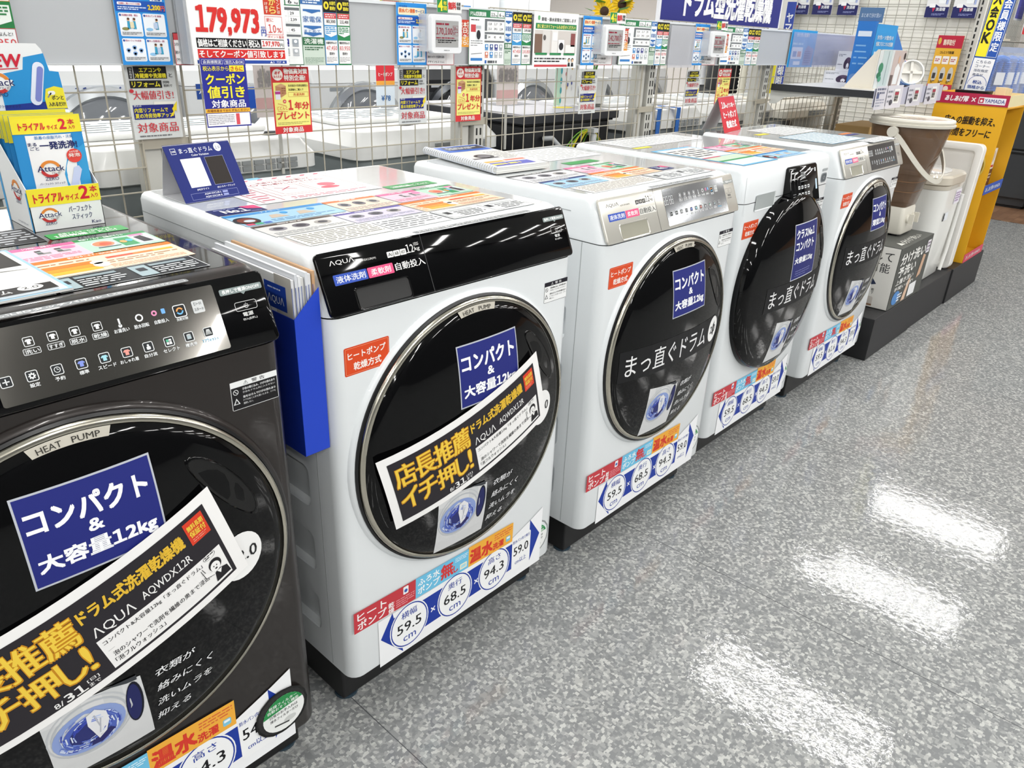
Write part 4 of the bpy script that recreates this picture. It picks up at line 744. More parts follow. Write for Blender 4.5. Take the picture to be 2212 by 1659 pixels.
def leftprice(s, w, h):
    s.rect(0, 0, w, h, '#eef0f0', 1); s.frame(0, h * .72, w, h * .28, .001, '#c9874a', 2); s.text('131,400', w * .0, h * .76, w * .9, h * .12, '#26262a', 3); s.rect(0, h * .42, w, h * .3, '#2d7d46', 2); s.poly([(w * .0, h * .5), (w * .5, h * .44), (w * .95, h * .5), (w * .95, h * .68), (0, h * .68)], '#e8efe8', 3); s.bars(w * .05, h * .52, w * .85, h * .15, 4, '#2d7d46', 4, .5); s.frame(0, 0, w, h * .42, .001, '#b8404a', 2); s.text('電気代がなんと!', w * .05, h * .33, w * .85, h * .05, '#2b2b2e', 3, .01); s.text('83,950', w * .05, h * .2, w * .9, h * .1, '#d2464c', 3, .0)
def spec(s, w, h):
    gn = '#2f7d50'; s.rect(0, 0, w, h, gn, 1); s.rect(w * .01, h * .01, w * .98, h * .855, '#eff2f1', 2); s.text('ドラム式洗濯乾燥機', w * .04, h * .885, w * .42, h * .075, '#eef5f0', 2, .03)
    s.rect(w * .58, h * .88, w * .2, h * .105, '#eff2f1', 2); s.rect(w * .795, h * .88, w * .19, h * .105, '#eff2f1', 2); s.text('12', w * .6, h * .895, w * .1, h * .06, '#25272b', 3); s.text('kg', w * .72, h * .89, w * .05, h * .035, '#25272b', 3); s.text('6', w * .83, h * .895, w * .05, h * .06, '#25272b', 3); s.text('kg', w * .92, h * .89, w * .05, h * .035, '#25272b', 3)
    s.rect(w * .01, h * .01, w * .4, h * .855, '#f4f6f6', 3); s.bars(w * .05, h * .8, w * .25, h * .03, 1, '#33363a', 4); s.rect(w * .05, h * .6, w * .13, h * .13, '#c9474e', 4); s.bars(w * .05, h * .34, w * .32, h * .12, 3, '#5a5d61', 4, .25); s.rr(w * .18, h * .4, w * .15, h * .33, .003, '#e3e6e8', 4); s.ell(w * .255, h * .55, w * .055, h * .085, '#2b2d33', 5, 18); s.rect(w * .19, h * .66, w * .13, h * .05, '#b9bec2', 5); s.rect(w * .05, h * .08, w * .32, h * .05, '#3b7fc4', 4); s.line(w * .06, h * .2, w * .36, h * .22, .0012, '#25272b', 4)
    for q, rows in enumerate(((.72, ('21.8', '1.7', '29')), (.63, ('15.3', '29.5', '139')), (.48, ('34', '45', '45')))):
        z, vals = rows
        for j, v in enumerate(vals): s.rect(w * (.505 + .16 * j), h * z, w * .15, h * .08, '#fafbfb', 3); s.text(v, w * (.525 + .16 * j), h * (z + .017), w * (.09 if len(v) > 2 else .055), h * .042, '#25272b', 4)
    s.rect(w * .43, h * .8, w * .55, h * .04, '#6b7074', 3); s.rect(w * .43, h * .57, w * .55, h * .035, '#6b7074', 3); s.rect(w * .43, h * .63, w * .06, h * .17, '#6b7074', 3); s.rect(w * .43, h * .48, w * .06, h * .08, '#6b7074', 3); s.rect(w * .43, h * .42, w * .55, h * .03, '#6b7074', 3)
    cs = ('#3a86c6', '#33518f', '#2c2f86', '#9aa3ab', '#d27a5c', '#3a86c6', '#b4b9bd', '#b4b9bd')
    for j in range(8): x, z = w * (.445 + .135 * (j % 4)), h * (.3 if j < 4 else .16); s.rr(x, z, w * .09, h * .085, .001, cs[j], 3); s.ell(x + w * .045, z + h * .05, w * .025, h * .025, '#eef2f6', 4, 12); s.rect(x, z - h * .025, w * .09, h * .018, cs[j], 3)
    s.rect(w * .41, h * .01, w * .58, h * .1, '#eef1f0', 3); s.rr(w * .44, h * .03, w * .05, h * .06, .001, '#2f62b0', 4); s.bars(w * .52, h * .03, w * .3, h * .06, 1, '#5a5d61', 4, .8)
def aid(s, w, h):
    s.rect(0, 0, w, h, '#e9eff6', 1); s.rect(0, h * .9, w, h * .1, '#3a6fb0', 2); s.bars(w * .1, h * .91, w * .8, h * .07, 2, '#e6eef7', 3)
    for z in (.8, .56, .46): s.rect(w * .1, h * z, w * .8, h * .03, '#3a6fb0', 2); s.poly([(w * .2, h * z), (w * .8, h * z), (w * .5, h * (z - .03))], '#3a6fb0', 2)
    s.text('家電保', w * .08, h * .64, w * .84, h * .09, '#3a6fb0', 3, .01); s.text('まとめて', w * .1, h * .49, w * .75, h * .04, '#3a6fb0', 3); s.rect(0, 0, w, h * .42, '#c9d8cb', 2); s.rect(0, h * .3, w, h * .12, '#34704a', 3); s.text('洗濯機', w * .06, h * .32, w * .88, h * .08, '#eaf2ea', 4, .02); s.bars(w * .08, h * .22, w * .84, h * .06, 2, '#2f5f40', 3, .5); s.bars(w * .06, h * .02, w * .88, h * .1, 5, '#6c8a74', 3, .3)
def saving(a, b, c1, head):
    def f(s, w, h):
        s.rect(0, 0, w, h, c1, 1); s.rect(0, h * .8, w, h * .2, '#1c1d20', 2); s.ell(w * .24, h * .9, w * .2, h * .06, '#e9d83a', 3, 18); s.ell(w * .24, h * .9, w * .07, h * .03, '#1c1d20', 4, 12); s.text(head, w * .48, h * .91, w * .46, h * .055, '#e9dc4a', 3, .03); s.text('節約!', w * .5, h * .835, w * .42, h * .055, '#e9dc4a', 3, .03)
        s.rect(w * .04, h * .61, w * .92, h * .18, '#f3f1f0', 2); s.rect(w * .04, h * .71, w * .92, h * .08, '#d2464c', 3); s.bars(w * .12, h * .72, w * .76, h * .06, 2, '#f7dcd8', 4); s.text(a, w * .2, h * .635, w * .68, h * .055, '#25272b', 3)
        s.poly([(w * .05, h * .47), (w * .5, h * .43), (w * .95, h * .47), (w * .95, h * .59), (w * .05, h * .59)], '#f3f6f7', 2); s.bars(w * .1, h * .475, w * .8, h * .11, 4, c1, 3, .5)
        s.rect(w * .04, h * .02, w * .92, h * .36, '#f2f1f0', 2); s.text(head[:3] + 'がなんと!', w * .1, h * .325, w * .8, h * .035, '#2b2b2e', 3, .02); s.text(b, w * .1, h * .22, w * .82, h * .075, '#d2464c', 3, .0); s.text('節約!', w * .3, h * .155, w * .4, h * .045, '#2b2b2e', 3, .01); s.bars(w * .08, h * .04, w * .8, h * .09, 4, '#8b8d90', 3, .3)
    return f
poster('price_card', 'white and green price card at the left end of the card rail, reading 83,950', 'card', -.19, 1.1665, .06, .1405, .711, leftprice)
for k, (x0, x1, x2, l) in enumerate(((.27, .452, .51, 'behind the large price board'), (.98, 1.123, 1.152, 'beside the 170,100 price tag'), (1.69, 1.872, 1.908, 'beside the 142,700 price tag'), (2.385, 2.555, 2.6, 'beside the 181,200 price tag'))):
    poster('specification_card', 'white and green specification card ' + l, 'card', x0, 1.1665, x1 - x0, .1405, .7112, spec, 'specification cards in the card rail')
    poster('service_card', 'narrow pale blue and green card ' + l, 'card', x1, 1.1665, x2 - x1, .1405, .7108, aid, 'narrow service cards in the card rail')
    xs = (.512, .549, .586) if k == 0 else (1.155, 1.197, 1.239) if k == 1 else (1.911, 1.951, 1.99) if k == 2 else (2.602, 2.66, 2.715)
    hz = .1405
    poster('water_saving_card', 'narrow black topped card with blue field ' + l, 'card', xs[0], 1.1665, xs[1] - xs[0] - .001, hz, .711, saving('80,300', '47,450', '#3c94cf', '水道代'), 'water saving cards in the card rail')
    poster('power_saving_card', 'narrow black topped card with green field ' + l, 'card', xs[1], 1.1665, xs[2] - xs[1] - .001, hz, .711, saving(('131,400', '109,500', '131,400', '131,400')[k], ('83,950', '105,850', '83,950', '83,950')[k], '#2f8752', '電気代'), 'power saving cards in the card rail')
def bathroom(s, w, h):
    s.rect(0, 0, w, h, '#f1f2f1', 1); s.rr(w * .08, h * .85, w * .05, h * .08, .004, '#6fae7c', 2); s.text('節電・節水家電をご提案します', w * .16, h * .84, w * .78, h * .065, '#2e3033', 3, .015); s.rect(w * .04, h * .7, w * .92, h * .1, '#2f8752', 2); s.text('更に省エネリフォームもお任せください!', w * .07, h * .715, w * .86, h * .065, '#f2ec86', 3, .02)
    s.rect(w * .03, h * .27, w * .94, h * .41, '#cfc9c4', 2); s.rect(w * .03, h * .27, w * .16, h * .34, '#7c6355', 3); s.rect(w * .2, h * .27, w * .16, h * .41, '#d9d6d2', 3); s.ell(w * .24, h * .55, w * .03, h * .05, '#5e5a58', 4, 14); s.rect(w * .4, h * .27, w * .14, h * .41, '#e6e4e1', 3); s.rect(w * .42, h * .5, w * .1, h * .15, '#f4f3f1', 4); s.rr(w * .55, h * .27, w * .14, h * .25, .002, '#f0f0ef', 4); s.ell(w * .62, h * .4, w * .05, h * .07, '#2b2b30', 5, 18); s.rect(w * .84, h * .4, w * .1, h * .24, '#8c4f4e', 4); s.rect(w * .72, h * .27, w * .22, h * .16, '#ebe9e6', 4)
    for k in range(3): s.rr(w * (.05 + .32 * k), h * .24, w * .26, h * .04, .002, '#2f8752', 4)
    s.bars(w * .04, h * .1, w * .72, h * .1, 2, '#3a3a3d', 2, .5); s.rect(w * .04, h * .025, w * .75, h * .04, '#c9474e', 2)
    for k in (0, 1): s.ell(w * (.83 + .08 * k), h * .15, w * .03, h * .04, '#2e2a2a', 3, 12); s.ell(w * (.83 + .08 * k), h * .14, w * .022, h * .03, '#eac6a4', 4, 12); s.poly([(w * (.8 + .08 * k), h * .03), (w * (.86 + .08 * k), h * .03), (w * (.85 + .08 * k), h * .1), (w * (.81 + .08 * k), h * .1)], '#2c2c31', 3)
poster('bathroom_poster', 'white poster with a bathroom laundry picture standing in the card rail', 'poster', 1.24, 1.158, .21, .155, .704, bathroom)
def tubleaflet(s, w, h):
    s.rect(0, 0, w, h, '#2f9ad6', 1); s.text('分け洗い洗濯を', w * .2, h * .82, w * .5, h * .1, '#e9f4fa', 2, .02); s.bars(w * .1, h * .58, w * .45, h * .1, 1, '#a9d6ee', 2); s.rr(w * .1, h * .22, w * .42, h * .32, .006, '#dfe6ee', 2); s.rect(w * .15, h * .28, w * .14, h * .15, '#5b83b8', 3); s.rect(w * .33, h * .28, w * .14, h * .15, '#c98a64', 3); s.poly([(w * .58, h * .05), (w * .9, h * .05), (w * .96, h * .5), (w * .7, h * .6), (w * .6, h * .45)], '#7d86b4', 3); s.bars(w * .62, h * .1, w * .26, h * .36, 6, '#4c5690', 4, .5); s.rect(w * .22, h * .06, w * .26, h * .1, '#e8f0f6', 3)
poster('washtub_leaflet', 'sky blue leaflet at the right end of the card rail above the black edged shelf', 'leaflet', 3.02, 1.158, .28, .158, .711, tubleaflet)
G().box(3.03, .7035, 1.158, 3.85, .7055, 1.306, M('#b9bfe0', .08, 0, 0, .5, 0, .3)).build('clear_card_pocket', label='clear lilac plastic pocket covering the right end of the card rail', cat='card pocket')
G().box(1.995, .7035, 1.158, 2.165, .7055, 1.3, M('#d3d4da', .12, 0, 0, .5, 0, .45)).build('clear_card_pocket', label='empty cloudy plastic pocket left of the rightmost blue service leaflet', cat='card pocket')
# big navy header sign standing on the fence
t = thing('header_sign', 'big navy header sign with white lettering standing on the wire fence', 'sign')
s = Sheet(xz(.77), .0006); s.at(2.0, 1.306); s.slab(0, 0, 1.0, .32, .012, '#e3e4ea'); s.rect(.012, .012, .976, .296, '#2b2f7e', 1); s.text('ドラム型洗濯乾燥機', .17, .03, .73, .105, '#f4f4f6', 2, .035); s.bars(.2, .2, .6, .05, 1, '#dfe0ea', 2); s.build('board', t)
G().box(2.05, .772, 1.29, 2.07, .782, 1.6, POSTM).box(2.93, .772, 1.29, 2.95, .782, 1.6, POSTM).build('mount', t)
s = Sheet(plane((3.0, .782, 1.311), (-1, 0, 0), (0, 0, 1)), .0006); s.rect(.012, .012, .976, .296, '#2b2f7e', 1); s.build('back_panel', t)
# ================================================================ things lying on the machines
def swoosh(s, x, y, w, l=3):
    r = w * .36; cx, cy = x + w * .5, y + r * .62
    s.ell(cx, cy, r * 1.02, r * .9, '#f4f4f2', l); s.ring(cx, cy, r * .68, r, '#e08a3c', l + 1, 20, 15, 165, .88); s.ring(cx, cy, r * .66, r, '#c23a3a', l + 1, 20, 185, 310, .88); s.ring(cx, cy, r * .8, r, '#c9c6c2', l + 1, 14, 310, 375, .88); s.rect(x + w * .1, cy - r * .24, w * .82, r * .5, '#f4f4f2', l + 2)
    s.text('Attack', x + w * .05, cy - r * .22, w * .92, r * .58, '#232a63', l + 3, .01); s.text('アタック', x + w * .5, cy - r * .5, w * .26, r * .17, '#232a63', l + 3); s.text('ZERO', x + w * .25, y - r * .52, w * .46, r * .36, '#2a3166', l + 3, -.004)
def pouchprint(s, w, h):
    s.rect(0, 0, w, h, '#2f8fd0', 1, 12); s.rect(w * .16, h * .02, w * .66, h * .72, '#eef0f1', 2, 10); s.poly([(w * .62, 0), (w, 0), (w, h * .6), (w * .7, h * .45), (w * .6, h * .2)], '#3b9fd8', 3); s.rect(0, h * .76, w, h * .24, '#f0e23a', 3, 12, 6); rd = '#d4263c'
    s.text('トライアル', w * .1, h * .81, w * .36, h * .09, rd, 5, .03); s.text('サイズ', w * .49, h * .81, w * .15, h * .06, rd, 5, .02); s.text('2', w * .67, h * .81, w * .1, h * .13, rd, 5, .03); s.text('本', w * .8, h * .865, w * .1, h * .07, rd, 5, .02); s.text('入り', w * .8, h * .805, w * .1, h * .045, rd, 5, .02)
    s.text('肌着の皮脂汚れ・汗臭', w * .28, h * .685, w * .56, h * .045, '#2f7fc0', 4, .01); s.text('まる', w * .17, h * .6, w * .12, h * .045, '#232a63', 4, .02); s.text('ごと', w * .19, h * .545, w * .12, h * .045, '#232a63', 4, .02); s.text('一発洗浄!', w * .33, h * .55, w * .55, h * .1, '#232a63', 4, .03)
    s.ell(w * .8, h * .44, w * .12, h * .095, '#dc4a40', 5); s.text('10万個', w * .73, h * .485, w * .14, h * .025, '#f7efe8', 6); s.text('発泡', w * .71, h * .425, w * .18, h * .05, '#f7efe8', 6, .02)
    swoosh(s, w * .2, h * .2, w * .42, 4); s.text('パーフェクト スティック', w * .22, h * .07, w * .36, h * .03, '#2a3166', 5)
    s.poly([(w * .66, h * .02), (w * .78, h * .02), (w * .88, h * .24), (w * .84, h * .3), (w * .76, h * .28)], '#c7d2f0', 5)
CB = (-.256, .398, .942)
t = thing('detergent_carton', 'small detergent display carton standing on the black machine, with a tall printed header', 'display carton', CB)
wc = M('#eef0f0', .45)
W_, D_ = .105, .118
def thick(g, pts, nrm, th, m): n = Vector(nrm) * th; g.loft([[Vector(p) for p in pts], [Vector(p) + n for p in pts]], m)
g = G(); thick(g, [(0, 0, 0), (W_, 0, 0), (W_, 0, .0655), (0, 0, .0655)], (0, 1, 0), .001, wc); thick(g, [(0, D_, 0), (W_, D_, 0), (W_, D_, .19), (0, D_, .19)], (0, -1, 0), .001, wc)
for x in (0, W_ - .001): thick(g, [(x, 0, 0), (x, D_, 0), (x, D_, .165), (x, D_ * .72, .13), (x, 0, .0655)], (1, 0, 0), .001, wc)
g.box(0, 0, 0, W_, D_, .001, wc); g.build('tray', t)
s = Sheet(plane((0, -.0002, 0), (1, 0, 0), (0, 0, 1)), .0002); s.rect(0, .039, W_, .0265, '#f0e23a', 1); rd = '#d4263c'
s.text('トライアル', .008, .044, .042, .013, rd, 2, .03); s.text('サイズ', .053, .044, .019, .009, rd, 2, .02); s.text('2', .0745, .044, .013, .0195, rd, 2, .03); s.text('本', .09, .053, .011, .0095, rd, 2, .02); s.text('入り', .09, .0445, .011, .006, rd, 2, .02)
swoosh(s, .008, .016, .036, 1); s.text('パーフェクト', .054, .025, .034, .009, '#2a3166', 2, .01); s.text('スティック', .057, .013, .03, .009, '#2a3166', 2, .01); s.text('Kao', .085, .004, .014, .005, '#2a3166', 2); s.build('front_print', t)
s = Sheet(plane((-.0002, D_, 0), (0, -1, 0), (0, 0, 1)), .0002); s.rect(0, 0, .01, .12, '#4aa3dc', 1); s.rect(.112, 0, .006, .06, '#4aa3dc', 1); s.poly([(0, .14), (.035, .11), (.03, .13), (0, .16)], '#6a55a8', 1); s.at(.04, .03); swoosh(s, .01, .018, .05, 1); s.at(0, 0); s.text('パーフェクトスティック', .05, .006, .045, .004, '#2a3166', 2); s.build('side_print', t)
s = Sheet(plane((-.001, D_ - .004, .166), (1, 0, 0), (0, 0, 1)), .00025); hp = [(0, 0), (.122, 0), (.118, .06), (.105, .061), (.098, .092), (.092, .1), (0, .1)]
s.loft([[s.fn_h(u, v, -.0015) for u, v in hp], [s.fn_h(u, v, 0) for u, v in hp]], s.ink('#eef0f0')); s.poly([(.03, .002), (.121, .002), (.1175, .0585), (.104, .06), (.1, .086), (.07, .08), (.066, .062), (.03, .055)], '#2e93d2', 1); s.poly([(.03, .002), (.121, .002), (.119, .016), (.03, .01)], '#263a8e', 2)
s.at(.083, .042, -14); s.rr(-.0085, -.034, .017, .066, .0085, '#e6ebf7', 3); s.rr(-.002, -.028, .009, .054, .0045, '#8089cc', 4); s.at(0, 0)
s.text('NEW', .008, .066, .057, .018, '#d0263c', 4, .03, .1); s.line(.002, .061, .06, .064, .0014, '#d0263c', 4); s.at(.0, .02); swoosh(s, .004, .012, .048, 3); s.at(0, 0); s.text('パーフェクト スティック', .004, .006, .048, .005, '#2a3166', 5)
s.poly([(.09, .003), (.1205, .003), (.119, .034), (.106, .037), (.093, .033), (.089, .018)], '#efe13a', 4); s.text('ポンと', .0995, .0165, .0175, .0065, '#22223a', 5, .02); s.text('入れるだけ!', .0935, .0065, .025, .0065, '#22223a', 5, .02); s.rr(.095, .024, .011, .006, .003, '#f0f0ec', 5); s.line(.1, .027, .094, .02, .002, '#8a8d92', 5)
s.build('header_card', t)
for k in range(5):
    y = CB[1] + .014 + k * .02; z = CB[2] + .002; dx = (0, -.001, -.001, .002, -.001)[k]; hz = (.168, .168, .166, .17, .168)[k]
    o = thing('detergent_pouch', ('front', 'second', 'third', 'fourth', 'rearmost')[k] + ' yellow and blue detergent pouch counted from the front of the carton', 'detergent pouch', (CB[0] + .003 + max(dx, -.001), y, z), 0, 'trial detergent pouches in the carton')
    g = G(); n = 10
    def prof(sg, n=n, hz=hz):
        return [[(.0 + .0975 * i / n, .002 + sg * (.0065 * math.sin(math.pi * i / n) * math.sin(math.pi * min(.97, max(.03, j / n))) + .0006), hz * j / n) for i in range(n + 1)] for j in range(n + 1)]
    for sg in (-1, 1):
        P = prof(sg)
        g.loft(P if sg < 0 else [list(reversed(q)) for q in P], GLO('#2f8fd0'), False, False, False)
    g.build('pouch_body', o, smooth=60)
    s = Sheet(lambda u, v, h, hz=hz: (u, .002 - .0072 * math.sin(math.pi * min(1, max(0, u / .0975))) * math.sin(math.pi * min(.97, max(.03, v / hz))) - .0012 - h, v), .0003)
    if k == 0: s.rect(0, 0, .0975, hz * .4, '#2f8fd0', 1, 10, 6); s.at(0, hz * .35); pouchprint(s, .0975, hz * .65)
    else: s.rect(0, hz * .76, .0975, hz * .24, '#efe03a', 1, 8, 3); s.text('トライアル', .01, hz * .82, .036, hz * .08, '#d4263c', 2, .03); s.text('2', .066, hz * .82, .01, hz * .11, '#d4263c', 2, .03)
    s.build('pouch_print', o)
# brochures lying at the left of the black machine lid
for k in range(2):
    s = Sheet(plane((-.47 - .01 * k, .062 + .004 * k, .9474 + .0034 * k), (1, .028, 0), (-.028, 1, 0)), .0002); s.slab(0, 0, .152 - .004 * k, .23, .0028, '#e9e9e6')
    if k:
        s.rect(.0, .0, .148, .028, '#221f20', 1); s.rect(0, .12, .148, .11, '#26211f', 1); s.poly([(0, .12), (.148, .12), (.148, .1), (.08, .108), (0, .13)], '#e4e3df', 2); s.ell(.122, .017, .014, .011, '#eeeeec', 2); s.text('2.0', .113, .0125, .018, .009, '#26211f', 3, -.003); s.text('まっ直ぐドラム', .01, .006, .09, .017, '#eeeeec', 2); s.bars(.02, .14, .1, .03, 3, '#cfcfca', 2, .3)
    else: s.frame(0, 0, .152, .23, .004, '#9cc4e4', 1)
    setp(s.build('catalogue_booklet'), ('white sheet with pale blue edge under the dark covered booklet' if k == 0 else 'dark and white booklet with a round 2.0 badge lying on the black machine'), 'booklet', 'booklets on the black machine')
# colour sample tent card on the second machine
t = thing('colour_sample_card', 'navy tent card with white and black colour samples on the white machine', 'tent card')
P0, P1, P2 = Vector((.014, .456, .9432)), Vector((.152, .474, .9432)), Vector((.008, .508, 1.040)); U = (P1 - P0); V = P2 - P0
cv = M('#e9eaec', .4)
bot = [P0 + Vector((.0, .095, 0)), P1 + Vector((-.005, .095, 0))]
g = G(); th_ = Vector((0, .0012, .0006)); top_ = [P0 + V, P1 + V]
g.loft([[P0, P1, top_[1], top_[0]], [p + th_ for p in (P0, P1, top_[1], top_[0])]], M('#17246c', .35)); g.build('front_leaf', t)
g = G(); g.loft([[top_[0], top_[1], bot[1], bot[0]], [p + Vector((0, -.0012, .0004)) for p in (top_[0], top_[1], bot[1], bot[0])]], cv); g.loft([[P0, P1, bot[1], bot[0]], [p + Vector((0, 0, .001)) for p in (P0, P1, bot[1], bot[0])]], cv); g.build('rear_leaf', t)
L_, H_ = U.length, V.length
s = Sheet(plane(P0, U, V - U * (V.dot(U) / U.dot(U)) * 0), .0002); s.A = (1, 0, 0, 0, 1, 0)
s.fn = lambda u, v, h: tuple(P0 + U * (u / L_) + V * (v / H_) + U.cross(V).normalized() * (h + .0002))
s.rect(0, 0, L_, H_, '#17246c', 1); s.text('まっ直ぐドラム', L_ * .2, H_ * .845, L_ * .5, H_ * .09, '#eef0f4', 2, .0); s.ell(L_ * .79, H_ * .9, L_ * .055, H_ * .075, '#eef0f4', 2); s.text('2.0', L_ * .755, H_ * .87, L_ * .07, H_ * .05, '#17246c', 3, -.004); s.text('Color Variation', L_ * .36, H_ * .785, L_ * .26, H_ * .035, '#eef0f4', 2)
s.frame(L_ * .08, H_ * .84, L_ * .075, H_ * .1, .0006, '#eef0f4', 2); s.text('大容量', L_ * .09, H_ * .87, L_ * .055, H_ * .035, '#eef0f4', 3)
s.rect(L_ * .17, H_ * .25, L_ * .3, H_ * .5, '#f1f2f4', 2); s.frame(L_ * .53, H_ * .25, L_ * .29, H_ * .5, .0005, '#9ea6d0', 3); s.rect(L_ * .53, H_ * .25, L_ * .29, H_ * .5, '#251f1c', 2); s.text('(W)ホワイト', L_ * .24, H_ * .185, L_ * .18, H_ * .04, '#eef0f4', 2); s.text('(K)シルキーブラック', L_ * .55, H_ * .185, L_ * .28, H_ * .04, '#eef0f4', 2); s.frame(L_ * .12, H_ * .04, L_ * .72, H_ * .11, .0004, '#9ea6d0', 2); s.text('AQW-DX12R-L', L_ * .32, H_ * .1, L_ * .26, H_ * .035, '#eef0f4', 2); s.text('AQW-DX12R-R', L_ * .32, H_ * .05, L_ * .26, H_ * .035, '#eef0f4', 2); s.rect(L_ * .6, H_ * .1, L_ * .08, H_ * .035, '#8f98c8', 2); s.rect(L_ * .6, H_ * .05, L_ * .08, H_ * .035, '#8f98c8', 2)
s.build('front_print', t)
# spiral bound catalogue on the third machine
t = thing('spiral_catalogue', 'white spiral bound catalogue lying open side up on the machine with the silver panel', 'catalogue')
A_, B_, C_ = Vector((.7235, .345, .9432)), Vector((.905, .338, .9432)), Vector((.795, .682, .9432)); u_, v_ = (B_ - A_), (C_ - A_)
g = G()
for k in range(3): g.loft([[A_ + Vector((0, 0, .002 + .0045 * k)) + d for d in (Vector(), u_, u_ + v_, v_)], [A_ + Vector((0, 0, .0062 + .0045 * k)) + d for d in (Vector(), u_, u_ + v_, v_)]], M(('#d9d9d4', '#e9e9e5', '#dedfdc')[k], .4))
g.build('page_block', t)
g = G(); nn = 34; ax = v_.normalized(); sd = u_.normalized()
for k in range(nn):
    c = A_ + v_ * ((k + .5) / nn) + Vector((0, 0, .0118)) + sd * -.002
    g.tube([c + sd * (.009 * math.cos(2 * math.pi * j / 12)) + Vector((0, 0, .0085 * math.sin(2 * math.pi * j / 12))) + ax * (.0012 * j / 12) for j in range(12)], .0014, M('#dfe3ea', .3), 6, True)
g.build('spiral_binding', t)
s = Sheet(lambda u, v, h: tuple(A_ + u_ * u + v_ * v + Vector((0, 0, .0156 + h))), .0002)
s.rect(0, 0, 1, 1, '#d8d6d2', 1); s.rect(.04, .72, .94, .26, '#2f5fb8', 2); s.rect(.2, .8, .75, .14, '#3c3c42', 3); s.bars(.25, .82, .6, .1, 2, '#cfd3da', 4); s.ell(.42, .46, .17, .08, '#3a373c', 2); s.ell(.42, .46, .11, .05, '#77747a', 3); s.rect(.1, .36, .5, .04, '#55525a', 2); s.rect(.05, .06, .8, .12, '#4a4fae', 2); s.bars(.1, .08, .6, .08, 1, '#e5d257', 3); s.bars(.62, .3, .34, .34, 7, '#8d8a88', 2, .4); s.rect(.05, .2, .4, .05, '#c9a03c', 2); s.rect(.5, .22, .4, .05, '#d9705a', 2)
s.build('cover_print', t)
# red tent card on the last machine
t = thing('red_tent_card', 'small red tent card with white lettering on the rear of the last machine', 'tent card')
P0, P1, V = Vector((2.098, .488, .9432)), Vector((2.29, .522, .9432)), Vector((-.035, .03, .125)); U = P1 - P0; L_, H_ = U.length, V.length
g = G(); q = (P0, P1, P1 + V * 1 + U * -.08, P0 + V); g.loft([list(q), [p + Vector((-.0004, .0016, 0)) for p in q]], M('#cf2f3c', .3)); g.build('front_leaf', t)
g = G(); q = (P0 + V, P1 + V + U * -.08, P1 + Vector((-.02, .1, 0)), P0 + Vector((0, .1, 0))); g.loft([list(q), [p + Vector((0, -.0016, 0)) for p in q]], M('#c9cbcc', .4)); g.build('rear_leaf', t)
s = Sheet(lambda u, v, h: tuple(P0 + U * u * (1 - .08 * v) + V * v + U.cross(V).normalized() * (h + .0003)), .0003); s.text('10', .1, .68, .22, .17, '#f7f1f0', 2, .03); s.text('kg', .33, .68, .12, .1, '#f7f1f0', 2, .02); s.text('クラス唯一!', .46, .68, .44, .13, '#f7f1f0', 2, .02); s.text('ヒートポンプ', .12, .4, .78, .19, '#f7f1f0', 2, .03); s.text('乾燥方式', .2, .12, .6, .2, '#f7f1f0', 2, .03); s.build('front_print', t)
# blue brochure holder hanging between the two front machines
bh = M('#1c43c4', .4); bh_shaded = M('#14319b', .45)  # darker copy of the blue paints shade onto side, bottom and back
HX0, HX1, HB = -.048, -.0025, .62
t = thing('brochure_holder', 'bright blue brochure holder hung between the black machine and the white one beside it', 'brochure holder')
g = G()
thick(g, [(HX0, .016, HB), (HX1, .016, HB), (HX1, .016, .895), (HX0, .016, .853)], (0, .0012, 0), 1, bh)
g.box(HX0, .0172, HB, HX0 + .0012, .27, .853, bh_shaded); g.box(HX0, .0172, HB - .0012, HX1, .27, HB, bh_shaded); g.box(HX0, .27, HB, HX1, .2712, .87, bh_shaded); g.box(HX1 - .0012, .0172, HB, HX1, .27, .87, bh); g.build('pocket', t)
G().box(HX1, .09, .70, -.0013, .16, .84, M('#e9eaec', .5)).build('mounting_tape', t)
for k in range(7):
    x = HX1 - .002 - .0059 * k; y0 = .021 + (0, .002, 0, .003, .001, 0, .001)[k]; zt = .912 + .004 * (k % 3) + (.008 if k == 0 else 0)
    o = G().box(x - .0052, y0, HB + .0005, x - .0006, y0 + .235, zt, M(('#c9a078', '#e4e6e8', '#dfe2e6', '#dcdcd8', '#e6e8ea', '#d8dbe0', '#dfe0e2')[k], .45)).build('brochure')
    lab = ('rightmost tan', 'second from the right, white', 'third from the right, pale', 'middle, grey white', 'third from the left, white', 'second from the left, bluish', 'leftmost, with blue maker badge')[k]
    setp(o, lab + ' brochure standing in the blue holder', 'brochure', 'brochures in the blue holder')
    s = Sheet(plane((x - .0052, y0 - .0003, HB), (1, 0, 0), (0, 0, 1)), .0002); s.rect(0, .02, .0009, .26, '#2b4a9c', 1); s.rect(.0025, .02, .0006, .26, '#b9bcc0', 1); s.build('spine_print', o)
    if k == 6:
        s = Sheet(plane((x - .0054, y0 + .235, HB), (0, -1, 0), (0, 0, 1)), .0002); s.rect(0, .002, .235, zt - HB - .002, '#e3e4e3', 1); s.rect(.19, .002, .045, zt - HB, '#bdb9b2', 2); s.rect(.16, .238, .06, .04, '#1d3f9e', 3); logo(s, .168, .245, .045, .014, '#f1f3f8', 4, .004); s.bars(.17, .268, .04, .004, 1, '#c9d2ea', 4); s.rect(0, .215, .17, .0012, '#7d8288', 3); s.build('cover_print', o)
